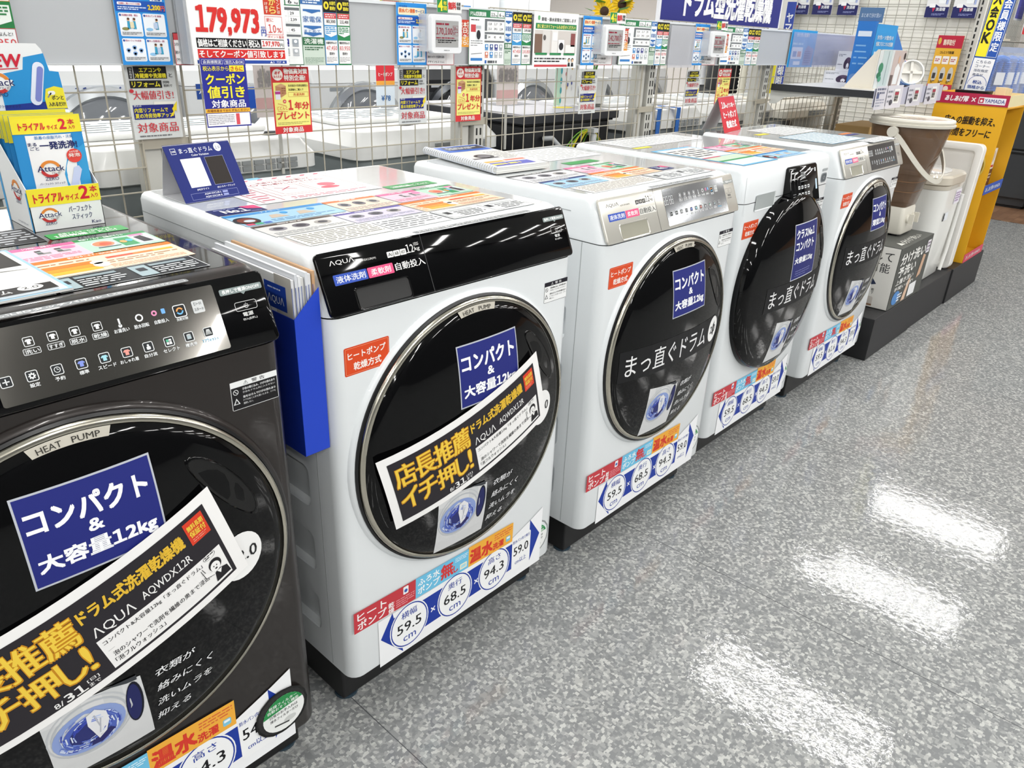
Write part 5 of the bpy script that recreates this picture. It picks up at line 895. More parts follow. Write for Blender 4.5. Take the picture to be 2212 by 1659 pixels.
# ================================================================ right end: plinths, bucket washer, spin dryer, pan, yellow stand
bk = M('#232325', .5)
for k, (a, b, y0) in enumerate(((2.728, 3.308, -.016), (3.314, 3.905, -.012), (3.912, 4.548, -.018))):
    o = G().box(a, y0, 0, b, .62, .193, bk).build('plinth', bevel=.003); setp(o, 'black display plinth ' + ('nearest, under the printed carton', 'in the middle, under the spin dryer', 'farthest, under the yellow stand')[k], 'plinth', 'black plinths')
    s = Sheet(xz(y0 - .0004), .0003); s.rect(a, 0, .004, .192, '#151516', 1); s.build('joint_strip', o)
# printed carton carrying the bucket washer
X0, Y0, Z0 = 2.885, -.012, .1935; bw, bd_, bh_ = .455, .31, .282
t = thing('printed_carton', 'printed carton with grey front and white side under the bucket washer', 'carton', (X0, Y0, Z0))
G().box(0, 0, 0, bw, bd_, bh_, M('#4c4e4a', .5)).build('box', t, bevel=.002)
s = Sheet(plane((-.0004, bd_, 0), (0, -1, 0), (0, 0, 1)), .0004); s.rect(.003, .003, bd_ - .006, bh_ - .006, '#e3e1db', 1); k_ = '#3a3a3c'
s.text('脱して', .155, .215, .13, .045, k_, 2, .01); s.text('可能', .195, .165, .085, .042, k_, 2, .01); s.rect(.13, .16, .045, .05, '#2b7fd0', 2); s.poly([(.15, .18), (.168, .188), (.15, .196)], '#f2f5f8', 3)
s.poly([(.15, .105), (.2, .098), (.24, .11), (.215, .14), (.175, .14)], '#2b3550', 2); s.ell(.2, .12, .02, .014, '#d7dfe6', 3); s.poly([(.13, .06), (.2, .056), (.205, .085), (.15, .092)], '#9b9791', 2); s.rr(.13, .008, .11, .043, .008, '#c9c2ba', 2); s.rect(.165, .012, .03, .03, '#f0efec', 3); s.rect(.13, .009, .11, .008, '#8a6a52', 3); s.vtext('帽子', .115, .1, .012, .04, k_, 2); s.vtext('靴下', .225, .06, .012, .03, k_, 2); s.build('side_print', t)
s = Sheet(plane((0, -.0004, 0), (1, 0, 0), (0, 0, 1)), .0004); f = '#f1f0ec'
s.text('分け洗い', .03, .2, .34, .05, f, 2, .03); s.text('予洗い', .03, .145, .24, .045, f, 2, .03); s.text('上履き洗い', .03, .108, .24, .025, f, 2, .02); s.text('手間いらず!', .03, .08, .26, .018, f, 2, .02); s.ell(.08, .045, .05, .032, '#4f86c4', 2); s.poly([(.17, .01), (.22, .01), (.25, .12), (.21, .1)], '#d9b9a0', 2); s.rect(.25, .015, .1, .06, '#e6e7e8', 3); s.poly([(.33, .09), (.38, .1), (.4, .19), (.36, .2)], '#c9a58a', 2); s.bars(.1, .02, .06, .04, 3, '#e9eef4', 3); s.rect(.38, .2, .05, .06, '#e9e6ea', 3); s.bars(.385, .205, .04, .05, 3, '#8a7a90', 4); s.build('front_print', t)
s = Sheet(plane((0, 0, bh_ + .0004), (1, 0, 0), (0, 1, 0)), .0004); s.text('▲分け洗い', .06, .02, .3, .035, '#d6d6cf', 1, .02); s.build('top_print', t)
bt = Z0 + bh_ + .0012          # the bucket washer
t = thing('bucket_washer', 'brown see-through bucket washer with ivory base, lid and carrying handle', 'bucket washer', (3.2, .165, bt))
iv = M('#d9d5c9', .4)
g = G()
for a in (-1, 1):
    for b in (-1, 1): g = G().box(a * .062 - .012, b * .062 - .012, 0, a * .062 + .012, b * .062 + .012, .008, bk); g.build('foot', t)
def sq(h, r, cr): return [(a, b, h) for a, b in rrect(-r, -r, r, r, cr, 6)]
G().loft([sq(.008, .089, .018), sq(.015, .092, .018), sq(.12, .084, .018), sq(.128, .08, .018)], iv).build('base', t, smooth=40)
br_ = M('#6f5642', .1, 0, 0, .5, 0, .62)
bodyL = []
for q in range(9): f_ = q / 8; h = .128 + .352 * f_; r = .082 + .082 * f_ ** 1.1; bodyL.append(sq(h, r, .018 + (r - .02) * f_))
G().loft(bodyL, br_, False, False).build('tub', t, smooth=60)
inn = [[(a * .955, b * .955, h) for a, b, h in L_] for L_ in bodyL]
G().loft(inn[:1] + inn, M('#8d7058', .25, 0, 0, .5, 0, .5), True, False).build('tub_lining', t, smooth=60)
for q in (.2, .33): G().loft([[(a * 1.001, b * 1.001, h + d) for a, b, h in sq(.128 + .352 * q, .082 + .082 * q ** 1.1, .018 + (.062 + .082 * q ** 1.1) * q)] for d in (-.003, .003)], M('#7c5f46', .2), False, False).build('tub_rib', t, smooth=60)
lidL = lambda h, r: [(r * math.cos(2 * math.pi * j / 52 + .1), r * math.sin(2 * math.pi * j / 52 + .1), h) for j in range(52)]
G().loft([lidL(.474, .166), lidL(.474, .174), lidL(.484, .177), lidL(.486, .17), lidL(.496, .173), lidL(.503, .17), lidL(.506, .16), lidL(.5, .15), lidL(.5, .136)], iv, False, False).loft([lidL(.5, .138), lidL(.5, .01)], M('#cfc8ba', .15), False, True).build('lid', t, smooth=35)
s = Sheet(plane((0, 0, .5012), (1, 0, 0), (0, 1, 0)), .0004); s.bars(-.07, -.06, .14, .1, 5, '#b9a795', 1, .4); s.ell(.0, .075, .035, .025, '#e8dfd8', 1); s.build('lid_print', t)
def ribbon(path, wv, th, m):
    g = G(); L_ = []
    for i, p in enumerate(path):
        p = Vector(p); tt = (Vector(path[min(i + 1, len(path) - 1)]) - Vector(path[max(i - 1, 0)])).normalized(); n = Vector(p.xy.to_3d()).normalized(); b = tt.cross(n).normalized(); n = b.cross(tt)
        L_.append([p + b * wv + n * th, p - b * wv + n * th, p - b * wv - n * th, p + b * wv - n * th])
    return g.loft(L_, m)
hp = []
for j in range(33):     # the handle hangs down over the aisle side
    a = math.pi * j / 32; d = math.sin(a); u = -.178 * math.cos(a); v = -.17 * d ** .75
    ang = math.radians(-6); hp.append((u * math.cos(ang) - v * math.sin(ang), u * math.sin(ang) + v * math.cos(ang), .452 - .2 * d))
g = ribbon(hp, .01, .003, iv)
for e in (0, -1): p = Vector(hp[e]); n = p.xy.to_3d().normalized(); tq = Vector((-n.y, n.x, 0)); g.loft([[p + n * q + tq * (.022 * math.cos(2 * math.pi * j / 20)) + Vector((0, 0, .022 * math.sin(2 * math.pi * j / 20))) for j in range(20)] for q in (-.012, .006)], iv)
g.build('handle', t, smooth=40)
for k, xx in enumerate((-.03, .045)):
    F = lambda a, b, h, xx=xx: (xx + a, -.0865 - h, .075 + b)
    g = G().lathe([(.02, .0), (.02, .006), (.017, .01), (.0, .01)], iv, F, 20); g.box(xx - .006, -.116, .053, xx + .006, -.096, .097, iv); g.build('knob', t)
# spin dryer
t = thing('spin_dryer', 'white spin dryer with glossy beige lid between the bucket washer and the white pan', 'spin dryer', (3.655, .2, .1935))
wt = M('#e9e9e5', .25, 0, .3)
def sq2(h, r, cr): return [(a, b * .98, h) for a, b in rrect(-r, -r, r, r, cr, 8)]
G().loft([sq2(0, .165, .08), sq2(.01, .172, .08), sq2(.25, .18, .08), sq2(.452, .183, .08)], wt).build('body', t, smooth=40)
be = M('#cfc7b8', .15, 0, .5)
G().loft([sq2(.453, .184, .08), sq2(.472, .188, .08), sq2(.475, .181, .08), sq2(.478, .189, .08), sq2(.51, .187, .08), sq2(.52, .178, .08)], be).build('collar', t, smooth=30)
G().loft([sq2(.521, .135, .1), sq2(.529, .133, .1), sq2(.536, .11, .09)], M('#d9d9d8', .08, 0, .6)).build('inner_lid', t, smooth=30)
G().box(.09, -.02, .53, .12, .02, .546, M('#8a8478', .4)).build('lid_latch', t)
s = Sheet(plane((0, -.1795, 0), (1, 0, 0), (0, 0, 1)), .0006); s.rr(.02, .37, .1, .07, .004, '#e6e2ea', 1); s.bars(.03, .38, .08, .05, 4, '#a58ab0', 2); s.rr(-.08, .3, .06, .04, .003, '#dfe3e8', 1); s.text('8', -.1, .3, .02, .04, '#3a3a3c', 2, .02); s.build('sticker', t)
g = G(); g.tube([(.1, -.183, .02), (.135, -.182, .12), (.14, -.184, .3), (.13, -.186, .41)], .009, wt, 10); g.build('drain_hose', t, smooth=60)
# washing machine pan leaning on the yellow stand
t = thing('washing_machine_pan', 'large white washing machine pan standing on edge against the yellow stand', 'pan', (3.93, -.0, .1935))
def PN_(u, v, h): c, s_ = math.cos(.05), math.sin(.05); return (-h * c + v * s_, .64 - u, v * c + h * s_)
g = G(); R4 = lambda i, h, r=.03: [PN_(u, v, h) for u, v in rrect(i, i, .64 - i, .64 - i, max(r - i * .3, .012), 5)]
g.loft([R4(0, 0), R4(0, .052), R4(.004, .058), R4(.022, .058), R4(.034, .052), R4(.042, .034), R4(.056, .03)], M('#eceae6', .3, 0, .3), True, True); g.build('tray', t, smooth=30)
# yellow cardboard stand
SX, SY, SZ = 4.094, -.012, .1935; sw, sd_, sh_ = .404, .345, .812
t = thing('yellow_display_stand', 'tall yellow cardboard display stand with crimson header on the farthest plinth', 'display stand', (SX, SY, SZ))
ye = M('#e6ad1e', .5); yi = M('#dfa41a', .55); cr = M('#b22247', .4)
g = G().box(0, 0, 0, .004, sd_, sh_, ye).box(sw - .004, 0, 0, sw, sd_, sh_ * 1.0, ye).box(.004, sd_ - .004, 0, sw - .004, sd_, sh_, yi).box(.004, .0, 0, sw - .004, sd_ - .004, .012, yi)
g.build('body', t)
G().box(.004, .004, .37, sw - .004, sd_ - .004, .378, yi).box(.004, .004, .8, sw - .004, sd_ - .004, .806, yi).build('shelf', t)
G().box(-.003, -.004, sh_, sw + .003, 0, sh_ + .055, M('#e8dcae', .5)).box(-.003, 0, sh_, 0, sd_, sh_ + .055, cr).box(sw, 0, sh_, sw + .003, sd_, sh_ + .055, M('#e8dcae', .5)).box(0, sd_ - .003, sh_, sw, sd_, sh_ + .055, ye).build('header', t, label='crimson header tray on top of the stand')
s = Sheet(plane((-.0034, sd_, sh_), (0, -1, 0), (0, 0, 1)), .0006); s.text('あしあげ隊', .045, .012, .11, .028, '#f3e9ea', 1, .03, .15); s.text('×', .172, .014, .02, .022, '#f3e9ea', 1); s.rr(.205, .008, .125, .032, .003, '#ece9ef', 1); s.rr(.208, .012, .022, .024, .002, '#c23a52', 2); s.ell(.219, .022, .006, .006, '#f1e6ea', 3, 10); s.text('YAMADA', .234, .015, .092, .018, '#2f3f8c', 2, .01); s.build('header_print', t)
s = Sheet(plane((-.0004, sd_, 0), (0, -1, 0), (0, 0, 1)), .0006); k_ = '#241f1a'
s.text('床への振動を抑え、', .065, .715, .245, .04, k_, 1, .02, .1); s.text('家事時間をフリーに', .03, .655, .27, .04, k_, 1, .02, .1); s.ell(.075, .535, .075, .085, '#24357e', 1); s.text('特許', .045, .53, .07, .045, '#d9b95a', 2, .02); s.ell(.245, .515, .075, .085, '#d9bf62', 1); s.ring(.245, .515, .062, .068, '#8c7428', 2, 28, sy=1.13); s.text('シリーズ累計販売', .195, .56, .1, .014, '#4f3f1a', 3); s.text('75', .245, .515, .04, .03, '#2b241a', 3, .02)
s.bars(.04, .3, .26, .1, 3, '#4b3a14', 1, .4); s.build('side_print', t)
s = Sheet(plane((.0, -.003, 0), (1, 0, 0), (0, 0, 1)), .0006); s.slab(.004, .0, sw - .008, .046, .002, '#c9485e'); s.text('あしあげ隊×YAMADA', .04, .012, .3, .022, '#f4e2e4', 1, .02); s.build('shelf_strip', t, label='crimson strip at the foot of the stand')
s = Sheet(plane((.0, -.003, 0), (1, 0, 0), (0, 0, 1)), .0006); s.slab(.004, .37, sw - .008, .05, .002, '#2f52a8'); s.text('あしあげ隊×YAMADA', .03, .383, .32, .024, '#dfe6f4', 1, .02); s.build('shelf_strip', t, label='blue strip along the middle shelf')
for k in range(3):
    o = G().box(SX + .02 + .125 * k, .05, SZ + .379, SX + .135 + .125 * k, .2, SZ + .62 - .04 * (k == 2), M(('#e4dfda', '#d9d3cd', '#e4dfda')[k], .45)).build('product_box', bevel=.002)
    setp(o, ('leftmost', 'middle', 'rightmost')[k] + ' brown and white product box in the upper bay of the yellow stand', 'box', 'product boxes in the yellow stand')
    s = Sheet(plane((SX + .02 + .125 * k, .0496, SZ + .379), (1, 0, 0), (0, 0, 1)), .0004); s.rect(0, 0, .115, .09, '#6b4534', 1); s.ell(.055, .16, .03, .03, '#c9b8a4', 1); s.rect(.01, .1, .09, .012, '#c23a3a', 1); s.bars(.015, .02, .085, .05, 3, '#d9c9b4', 2); s.build('box_print', o)
for k in range(3):
    o = G().loft([[(4.19 + .055 * k + a, .035 + b, SZ + .807) for a, b in rrect(0, 0, .05, .055, .006, 3)], [(4.19 + .055 * k + a * .9 + .0025, .035 + b * .9 + .003, SZ + .90 - .004 * k) for a, b in rrect(0, 0, .05, .055, .006, 3)]], M('#e6cfa2', .45)).build('anti_vibration_foot', smooth=30); setp(o, ('nearest', 'middle', 'farthest')[k] + ' cream foot block on top of the yellow stand', 'foot block', 'cream foot blocks on the yellow stand')
# upright member sign on the stand
t = thing('membership_sign', 'tall narrow yellow, blue and white membership sign in a black foot on the yellow stand', 'sign', (4.17, .115, SZ + .807))
G().loft([[(a, b, 0) for a, b in rrect(0, 0, .1, .15, .008, 3)], [(a, b, .07) for a, b in rrect(-.006, -.006, .106, .156, .01, 3)]], M('#161616', .4)).build('foot', t, smooth=30)
s = Sheet(plane((.045, .128, .06), (0, -1, -.05), (0, -.05, 1)), .0006); s.slab(0, 0, .108, .62, .003, '#24509e'); s.rect(.004, .004, .1, .165, '#eef0f2', 1); s.rect(.004, .176, .05, .44, '#f1e334', 1); s.rect(.056, .176, .048, .44, '#2b56ac', 1); s.frame(.056, .176, .048, .44, .002, '#dfe6f2', 2)
s.vtext('当日入会OK', .012, .235, .034, .36, '#23231f', 2, .03); s.vtext('ヤマダ会員様限定', .063, .2, .034, .4, '#f2f5fa', 2, .02)
k_ = '#2f3f66'
for q, tx in enumerate(('こちらの', 'コーナー', '当社指定', '商品が')): s.text(tx, .02, .145 - .021 * q, .068 if q < 3 else .05, .014, k_, 2, .01)
s.ring(.054, .04, .045, .047, '#2b56ac', 2, 26, 0, 180); s.text('税込', .032, .045, .044, .017, '#2b4f9e', 2, .02); s.text('価格から', .014, .02, .08, .017, '#2b4f9e', 2, .02); s.build('sign_panel', t)
# ---------------------------------------------------------------- end wall unit with mesh
pw = M('#f0efe8', .55)
t = thing('end_wall_unit', 'tall white end wall unit covered in wire mesh at the far end of the aisle', 'shelf unit')
g = G().box(4.6, .34, 0, 4.66, 1.52, 2.3, pw)
g.build('side_panel', t)
g = G()
for j in range(36): g.box(4.5975, .36, .1 + j * .06, 4.6, 1.5, .104 + j * .06, M('#d6d5cd', .6))
g.build('panel_ridge', t)
G().box(4.66, .64, 0, 7.0, .68, 2.3, M('#c4c6c4', .55)).build('long_panel', t)
g = G(); gw = M('#a5a49c', .4, .3)
for j in range(20): g.rod((4.57, .385 + j * .058, .1), (4.57, .385 + j * .058, 2.25), .002, gw, 5)
for j in range(38): g.rod((4.573, .37, .1 + j * .058), (4.573, 1.5, .1 + j * .058), .002, gw, 5)
g.build('wire_mesh', t, label='mesh over the white end panel')
g = G()
for j in range(80): g.rod((4.7 + j * .029, .61, .1), (4.7 + j * .029, .61, 2.25), .002, gw, 5)
for j in range(30): g.rod((4.68, .613, .1 + j * .075), (6.98, .613, .1 + j * .075), .002, gw, 5)
for x in (4.7, 5.6, 6.98): g.box(x - .01, .606, 1.0, x + .01, .64, 1.02, gw)
g.build('wire_mesh', t, label='grey mesh along the long panel')
g = G().box(4.575, .335, 0, 4.615, .362, 2.3, POSTM); g.box(4.575, 1.5, 0, 4.615, 1.53, 2.3, POSTM)
for j in range(60): g.box(4.5735, .344, .1 + j * .034, 4.575, .352, .122 + j * .034, M('#1b1b1b', .6)); g.box(4.5735, 1.51, .1 + j * .034, 4.575, 1.518, .122 + j * .034, M('#1b1b1b', .6))
g.build('slotted_upright', t)
def pack(s, w, h):
    s.rect(0, 0, w, h, '#e3e4e6', 1); s.rect(0, 0, w, h * .32, '#23265e', 2); s.poly([(0, h * .32), (w * .4, h * .4), (w * .6, h * .32)], '#23265e', 2); s.rr(w * .5, h * .42, w * .34, h * .5, .006, '#eef1f4', 3); s.ring(w * .67, h * .68, w * .1, w * .12, '#4d86a8', 4, 18); s.ell(w * .67, h * .68, w * .1, w * .1, '#b5dbe4', 4, 18); s.rect(w * .82, h * .4, w * .1, h * .4, '#a7b5de', 3); s.ell(w * .3, h * .68, w * .15, h * .1, '#d8c3bd', 3, 18); s.rr(w * .14, h * .3, w * .26, h * .12, .004, '#f0f1f3', 3); s.poly([(w * .28, h * .28), (w * .42, h * .3), (w * .34, h * .16)], '#c23050', 4); s.text('洗濯槽', w * .45, h * .2, w * .4, h * .1, '#dfe2ea', 3, .02); s.bars(w * .3, h * .06, w * .55, h * .07, 2, '#8b93c4', 3)
for k, y in enumerate((1.445, 1.297, 1.138, .63, .487)):
    s = Sheet(plane((4.552, y, 1.425 + .005 * (k < 3)), (0, -1, 0), (0, 0, 1)), .0006); s.slab(0, 0, .122, .17, .012, '#d9dade'); pack(s, .122, .17)
    setp(s.build('cleaner_pack'), ('leftmost', 'second from the left', 'third from the left', 'fourth from the left', 'rightmost')[k] + ' white and navy cleaner pack hanging high on the white mesh wall', 'pack', 'cleaner packs on the mesh wall')
def yellowcard(s, w, h):
    s.rect(0, 0, w, h, '#e2ae3a', 1); s.rect(0, h * .78, w, h * .22, '#b8283f', 2); s.ell(w * .1, h * .9, w * .06, h * .06, '#d9b04a', 3); s.text('簡単取付', w * .25, h * .83, w * .45, h * .1, '#f0d9c9', 3, .02); s.text('コレ1つで防振', w * .2, h * .68, w * .55, h * .05, '#3a2c1a', 2, .02); s.rect(0, 0, w, h * .14, '#c2314a', 2); s.bars(w * .08, h * .03, w * .5, h * .08, 2, '#f0c9b0', 3); s.ell(w * .78, h * .07, w * .1, h * .05, '#e8d9d0', 3)
    for k in range(3): s.rr(w * (.06 + .31 * k), h * .5, w * .26, h * .14, .004, '#eeeae4', 2); s.bars(w * (.09 + .31 * k), h * .54, w * .18, h * .06, 2, '#b4505a', 3); s.ell(w * (.19 + .31 * k), h * .32, w * .11, h * .13, '#c9c9c4', 2); s.rect(w * (.12 + .31 * k), h * .24, w * .12, h * .1, '#3f3f42', 3); s.bars(w * (.1 + .31 * k), h * .16, w * .18, h * .05, 2, '#4b3a1e', 3)
s = Sheet(plane((4.555, .525, 1.035), (0, -1, 0), (0, 0, 1)), .0006); s.slab(0, 0, .135, .3, .004, '#caa24a'); yellowcard(s, .135, .3); setp(s.build('accessory_card'), 'tall red and yellow accessory card on the mesh left of the membership sign', 'card')
# hooks and blue drain hose packs on the long mesh
for k, (x, y_) in enumerate(((4.93, .31), (5.2, .31))):
    g = G().tube([(x, .605, 1.32), (x, .3, 1.32), (x, .16, 1.315), (x, .15, 1.325), (x, .15, 1.34)], .004, M('#8f8f8a', .3, .6), 8); o = g.build('display_hook', smooth=60); setp(o, ('nearer', 'farther')[k] + ' wire display hook with cream tag holder above the blue hoses', 'hook', 'display hooks on the grey mesh')
    G().box(x - .02, .33, 1.325, x + .02, .345, 1.365, M('#e2d9c4', .5)).box(x - .012, .30, 1.326, x + .012, .33, 1.336, M('#e2d9c4', .5)).build('tag_holder', o)
for k in range(4):
    x = 4.99 + .19 * k; y = .27 - .01 * (k % 2)
    o = thing('drain_hose_pack', ('nearest', 'second', 'third', 'farthest')[k] + ' blue corrugated drain hose in a clear bag on the grey mesh', 'hose pack', (x, y, 1.24), 0, 'drain hose packs on the grey mesh')
    o.rotation_euler = (0, 0, math.radians(-38)); g = G()
    for q, (hx, hy) in enumerate(((-.045, 0), (0, .004), (.045, 0))):
        n_ = 44; g.tube([(hx, hy, -.03 - .0055 * i) for i in range(n_)], [.0235 if i % 2 else .0165 for i in range(n_)], M('#2f6fc8', .3), 10)
    g.tube([(-.045 + .0225 * i, .002, -.027 + .014 * math.sin(math.pi * i / 4)) for i in range(5)], .02, M('#2f6fc8', .3), 10); g.build('hose', o, smooth=50)
    G().box(-.03, -.0295, -.16, .03, -.0285, -.09, M('#e6e8ec', .4)).build('price_label', o)
    G().box(-.085, -.034, -.29, .085, -.032, .02, M('#dfe6f4', .06, 0, 0, .5, 0, .12)).box(-.085, .032, -.29, .085, .034, .02, M('#dfe6f4', .06, 0, 0, .5, 0, .12)).box(-.04, -.002, .02, .04, .002, .05, M('#aab4cc', .2)).build('bag', o)
s = Sheet(plane((5.16, .3, 1.44), (1, 0, 0), (0, 0, 1)), .0006); s.slab(0, 0, .2, .3, .004, '#c9cbd0'); s.rect(.01, .01, .18, .28, '#4a4a9c', 1)
for q in range(6): s.rect(.012, .03 + .045 * q, .176, .002, '#6a6ab8', 2)
setp(s.build('purple_pack'), 'purple pack hanging above the blue drain hoses at the right edge', 'pack')
s = Sheet(plane((5.22, .25, 1.365), (1, 0, 0), (0, 0, 1)), .0006); s.slab(0, 0, .3, .22, .004, '#eceeee'); s.poly([(0, 0), (.3, 0), (.3, .1), (.1, .08), (0, .04)], '#cf2f38', 1); s.rect(.03, .02, .05, .05, '#d9dadc', 2); setp(s.build('red_white_sign'), 'red and white sign at the upper right edge of the picture', 'sign')
# wall hose and vertical strip banner behind the fence end
g = G(); pts = [(4.5, 1.56, 2.7 - .02 * j) for j in range(50)] + [(4.5, 1.56, 1.7), (4.5, 1.555, 1.5), (4.5, 1.55, 1.0), (4.5, 1.55, .3)]
for k in range(2):
    pts = [(4.48 - .03 * k, 1.66 - .1 * k, .9 + .0125 * j) for j in range(130)]
    o = G().tube(pts, [.03 if j % 2 else .024 for j in range(130)], M('#e2dfd0', .5), 10).build('air_duct_hose', smooth=60); setp(o, ('left', 'right')[k] + ' cream corrugated hose hanging beside the white mesh wall', 'hose', 'cream hoses beside the mesh wall')
    G().lathe([(.03, 0), (.05, .0), (.05, -.899), (.03, -.899)], M('#d5d2c6', .5), lambda a, b, h, k=k: (4.48 - .03 * k + a, 1.66 - .1 * k + b, .9 + h), 12, True, True).build('stand_pipe', o)
s = Sheet(plane((4.54, 1.5, .84), (0, -1, 0), (0, 0, 1)), .0006); s.slab(0, 0, .1, .68, .003, '#e9e9e6'); s.rect(.0, 0, .035, .3, '#eadf3c', 1); s.rect(.04, 0, .06, .66, '#3a4fa8', 1); s.vtext('ヤマダ会員様限定', .05, .1, .04, .5, '#f1f3f8', 2, .02); setp(s.build('strip_banner'), 'blue and yellow vertical strip banner beside the white mesh wall', 'banner')
# ---------------------------------------------------------------- black edged shelf with displays
t = thing('wall_shelf', 'black edged shelf bracketed to the wire fence above the last machine', 'shelf')
G().box(2.985, .285, 1.068, 3.93, .735, 1.0835, M('#c7c9cb', .4)).build('board', t)
G().box(2.972, .27, 1.058, 2.985, .745, 1.086, M('#2f3236', .4)).box(2.985, .27, 1.056, 3.93, .285, 1.086, M('#2f3236', .4)).build('edge_strip', t)
for x in (2.99, 3.9):
    pr = [(.752, 1.0), (.752, 1.082), (.3, 1.066), (.3, 1.058), (.55, 1.046), (.68, 1.03), (.72, 1.0)]
    G().loft([[(x, a, b) for a, b in pr], [(x + .004, a, b) for a, b in pr]], M('#d9dad6', .4)).build('bracket', t)
s = Sheet(plane((2.95, .268, 1.022), (1, 0, 0), (0, .03, 1)), .0006); s.slab(0, 0, .98, .075, .002, '#b9bacb'); 
s.build('price_channel', t, label='lilac price channel along the shelf front')
for k in range(4):
    x = 2.955 + (.0, .14, .42, .69)[k]
    s = Sheet(plane((x, .262, 1.012), (1, 0, 0), (0, .03, 1)), .0006); s.slab(0, 0, .13 if k == 0 else .2, .095, .001, '#d4d3dc')
    if k == 0: s.bars(.01, .06, .1, .03, 2, '#6a6f86', 1); s.bars(.01, .01, .1, .035, 3, '#9a9fb0', 1, .4); s.rect(.01, .045, .03, .02, '#55618c', 1)
    else: s.bars(.01, .02, .06, .06, 3, '#8a8d98', 1, .4); s.ell(.06, .025, .02, .012, '#4a4c56', 1); s.rect(.085, .02, .075, .06, '#eef0f0', 2); s.rect(.095, .028, .05, .042, '#8f8c86', 3); s.rect(.095, .055, .05, .012, '#a5384a', 4); s.bars(.098, .03, .045, .02, 2, '#3b3b40', 4)
    setp(s.build('shelf_price_card'), ('leftmost price card, without a tag, on the front of the black edged shelf', 'price card with electronic tag nearest the left end of the shelf front', 'middle price card with electronic tag on the shelf front', 'rightmost price card with electronic tag on the shelf front')[k], 'price card', 'price cards on the shelf front')
sz = 1.0838
def dogprint(s, w, h):
    s.rect(0, 0, w, h, '#e4e5ea', 1); s.ell(w * .62, h * .42, w * .2, h * .3, '#5c4b66', 2); s.ell(w * .5, h * .36, w * .1, h * .24, '#43364e', 3, 16); s.ell(w * .74, h * .36, w * .1, h * .22, '#43364e', 3, 16); s.ell(w * .62, h * .28, w * .07, h * .15, '#eceaee', 4, 14); s.ell(w * .62, h * .2, w * .02, h * .04, '#1f1a22', 5, 10); s.bars(w * .06, h * .74, w * .4, h * .14, 2, '#8a8d98', 2); s.bars(w * .06, h * .3, w * .3, h * .08, 1, '#8a8d98', 2)
o = G().box(3.5, .56, sz, 3.62, .722, sz + .058, M('#e2e3e8', .4)).build('dog_picture_box'); setp(o, 'low white box with a long haired dog picture lying on the shelf', 'box', 'dog picture boxes on the shelf'); s = Sheet(plane((3.4996, .722, sz), (0, -1, 0), (0, 0, 1)), .0004); dogprint(s, .162, .058); s.build('box_print', o)
o = G().box(3.515, .585, sz + .0585, 3.605, .675, sz + .15, M('#e2e3e8', .4)).build('dog_picture_box'); setp(o, 'upright white box with a dog picture standing on the low dog box', 'box', 'dog picture boxes on the shelf'); s = Sheet(plane((3.5146, .675, sz + .0585), (0, -1, 0), (0, 0, 1)), .0004); dogprint(s, .09, .09); s.build('box_print', o)
t = thing('triangular_bookend', 'white triangular acrylic stand holding a room photograph on the shelf', 'display stand', (3.115, .34, sz))
pr = [(.0, .0), (.125, 0), (.125, .012), (.012, .165), (0, .165)]
g = G(); iv2 = M('#ece6d8', .4)
g.loft([[(.004, a, b) for a, b in pr], [(.022, a, b) for a, b in pr]], iv2); g.loft([[(.34, a * .4, b) for a, b in pr], [(.348, a * .4, b) for a, b in pr]], iv2)
g.box(.0, 0, 0, .35, .006, .165, iv2).box(-.02, -.01, 0, .07, .128, .005, iv2); g.build('frame', t)
s = Sheet(plane((0, -.0008, 0), (.945, 0, 0), (0, 0, 1)), .0004); s.fn = lambda u, v, h: (u * .945, -.0008 - h, v); s.rect(0, .006, .37, .157, '#d9dede', 1); s.rect(.05, .006, .12, .157, '#c4d3d3', 2); s.rect(.12, .02, .006, .14, '#8fa0a4', 3); s.ell(.05, .09, .03, .022, '#3f8a68', 3, 14); s.ell(.04, .06, .028, .014, '#2f7a58', 4, 12); s.ell(.055, .045, .022, .012, '#55a080', 5, 10); s.rect(.2, .006, .17, .157, '#c9b9b4', 2); s.poly([(.25, .02), (.31, .02), (.32, .09), (.28, .11), (.25, .09)], '#eef0f0', 3); s.ell(.285, .125, .015, .017, '#d9b59c', 4, 12); s.poly([(.33, .01), (.37, .01), (.37, .12), (.34, .11)], '#f0f0f0', 3); s.ell(.355, .14, .015, .015, '#3a2e2a', 4, 12); s.rect(.2, .01, .04, .05, '#6a5a56', 3); s.build('photo', t)
bl3 = M('#2f78c9', .4)
t = thing('blue_display_tower', 'tall sky blue display board with a grey blue flag on top, standing on the shelf', 'display board', (3.2, .41, sz))
G().box(0, 0, 0, .02, .082, .277, bl3).box(0.02, 0, 0, .285, .012, .268, bl3).build('board', t)
s = Sheet(plane((-.0006, .082, 0), (0, -1, 0), (0, 0, 1)), .0005); s.bars(.01, .09, .06, .1, 4, '#7fb2e4', 1, .25); s.rr(.01, .215, .06, .022, .002, '#d9e4f2', 1); s.rr(.006, .0, .07, .06, .02, '#6a93cf', 1); s.build('side_print', t)
s = Sheet(plane((0, -.0006, 0), (1, 0, 0), (0, 0, 1)), .0005); s.rect(.012, 0, .272, .267, '#2f97da', 1); s.text('分け洗い・つけ置き洗いを', .04, .205, .21, .018, '#eef5fb', 2, .02); s.text('快適にするミニマルな洗濯機', .04, .178, .22, .018, '#eef5fb', 2, .02)
for k in range(3): s.rr(.035 + .06 * k, .125, .052, .03, .003, '#dfeaf4', 2)
s.rr(.225, .09, .035, .075, .014, '#e9eef4', 2); s.text('トイレ', .05, .08, .14, .03, '#eef5fb', 2, .01); s.build('front_print', t)
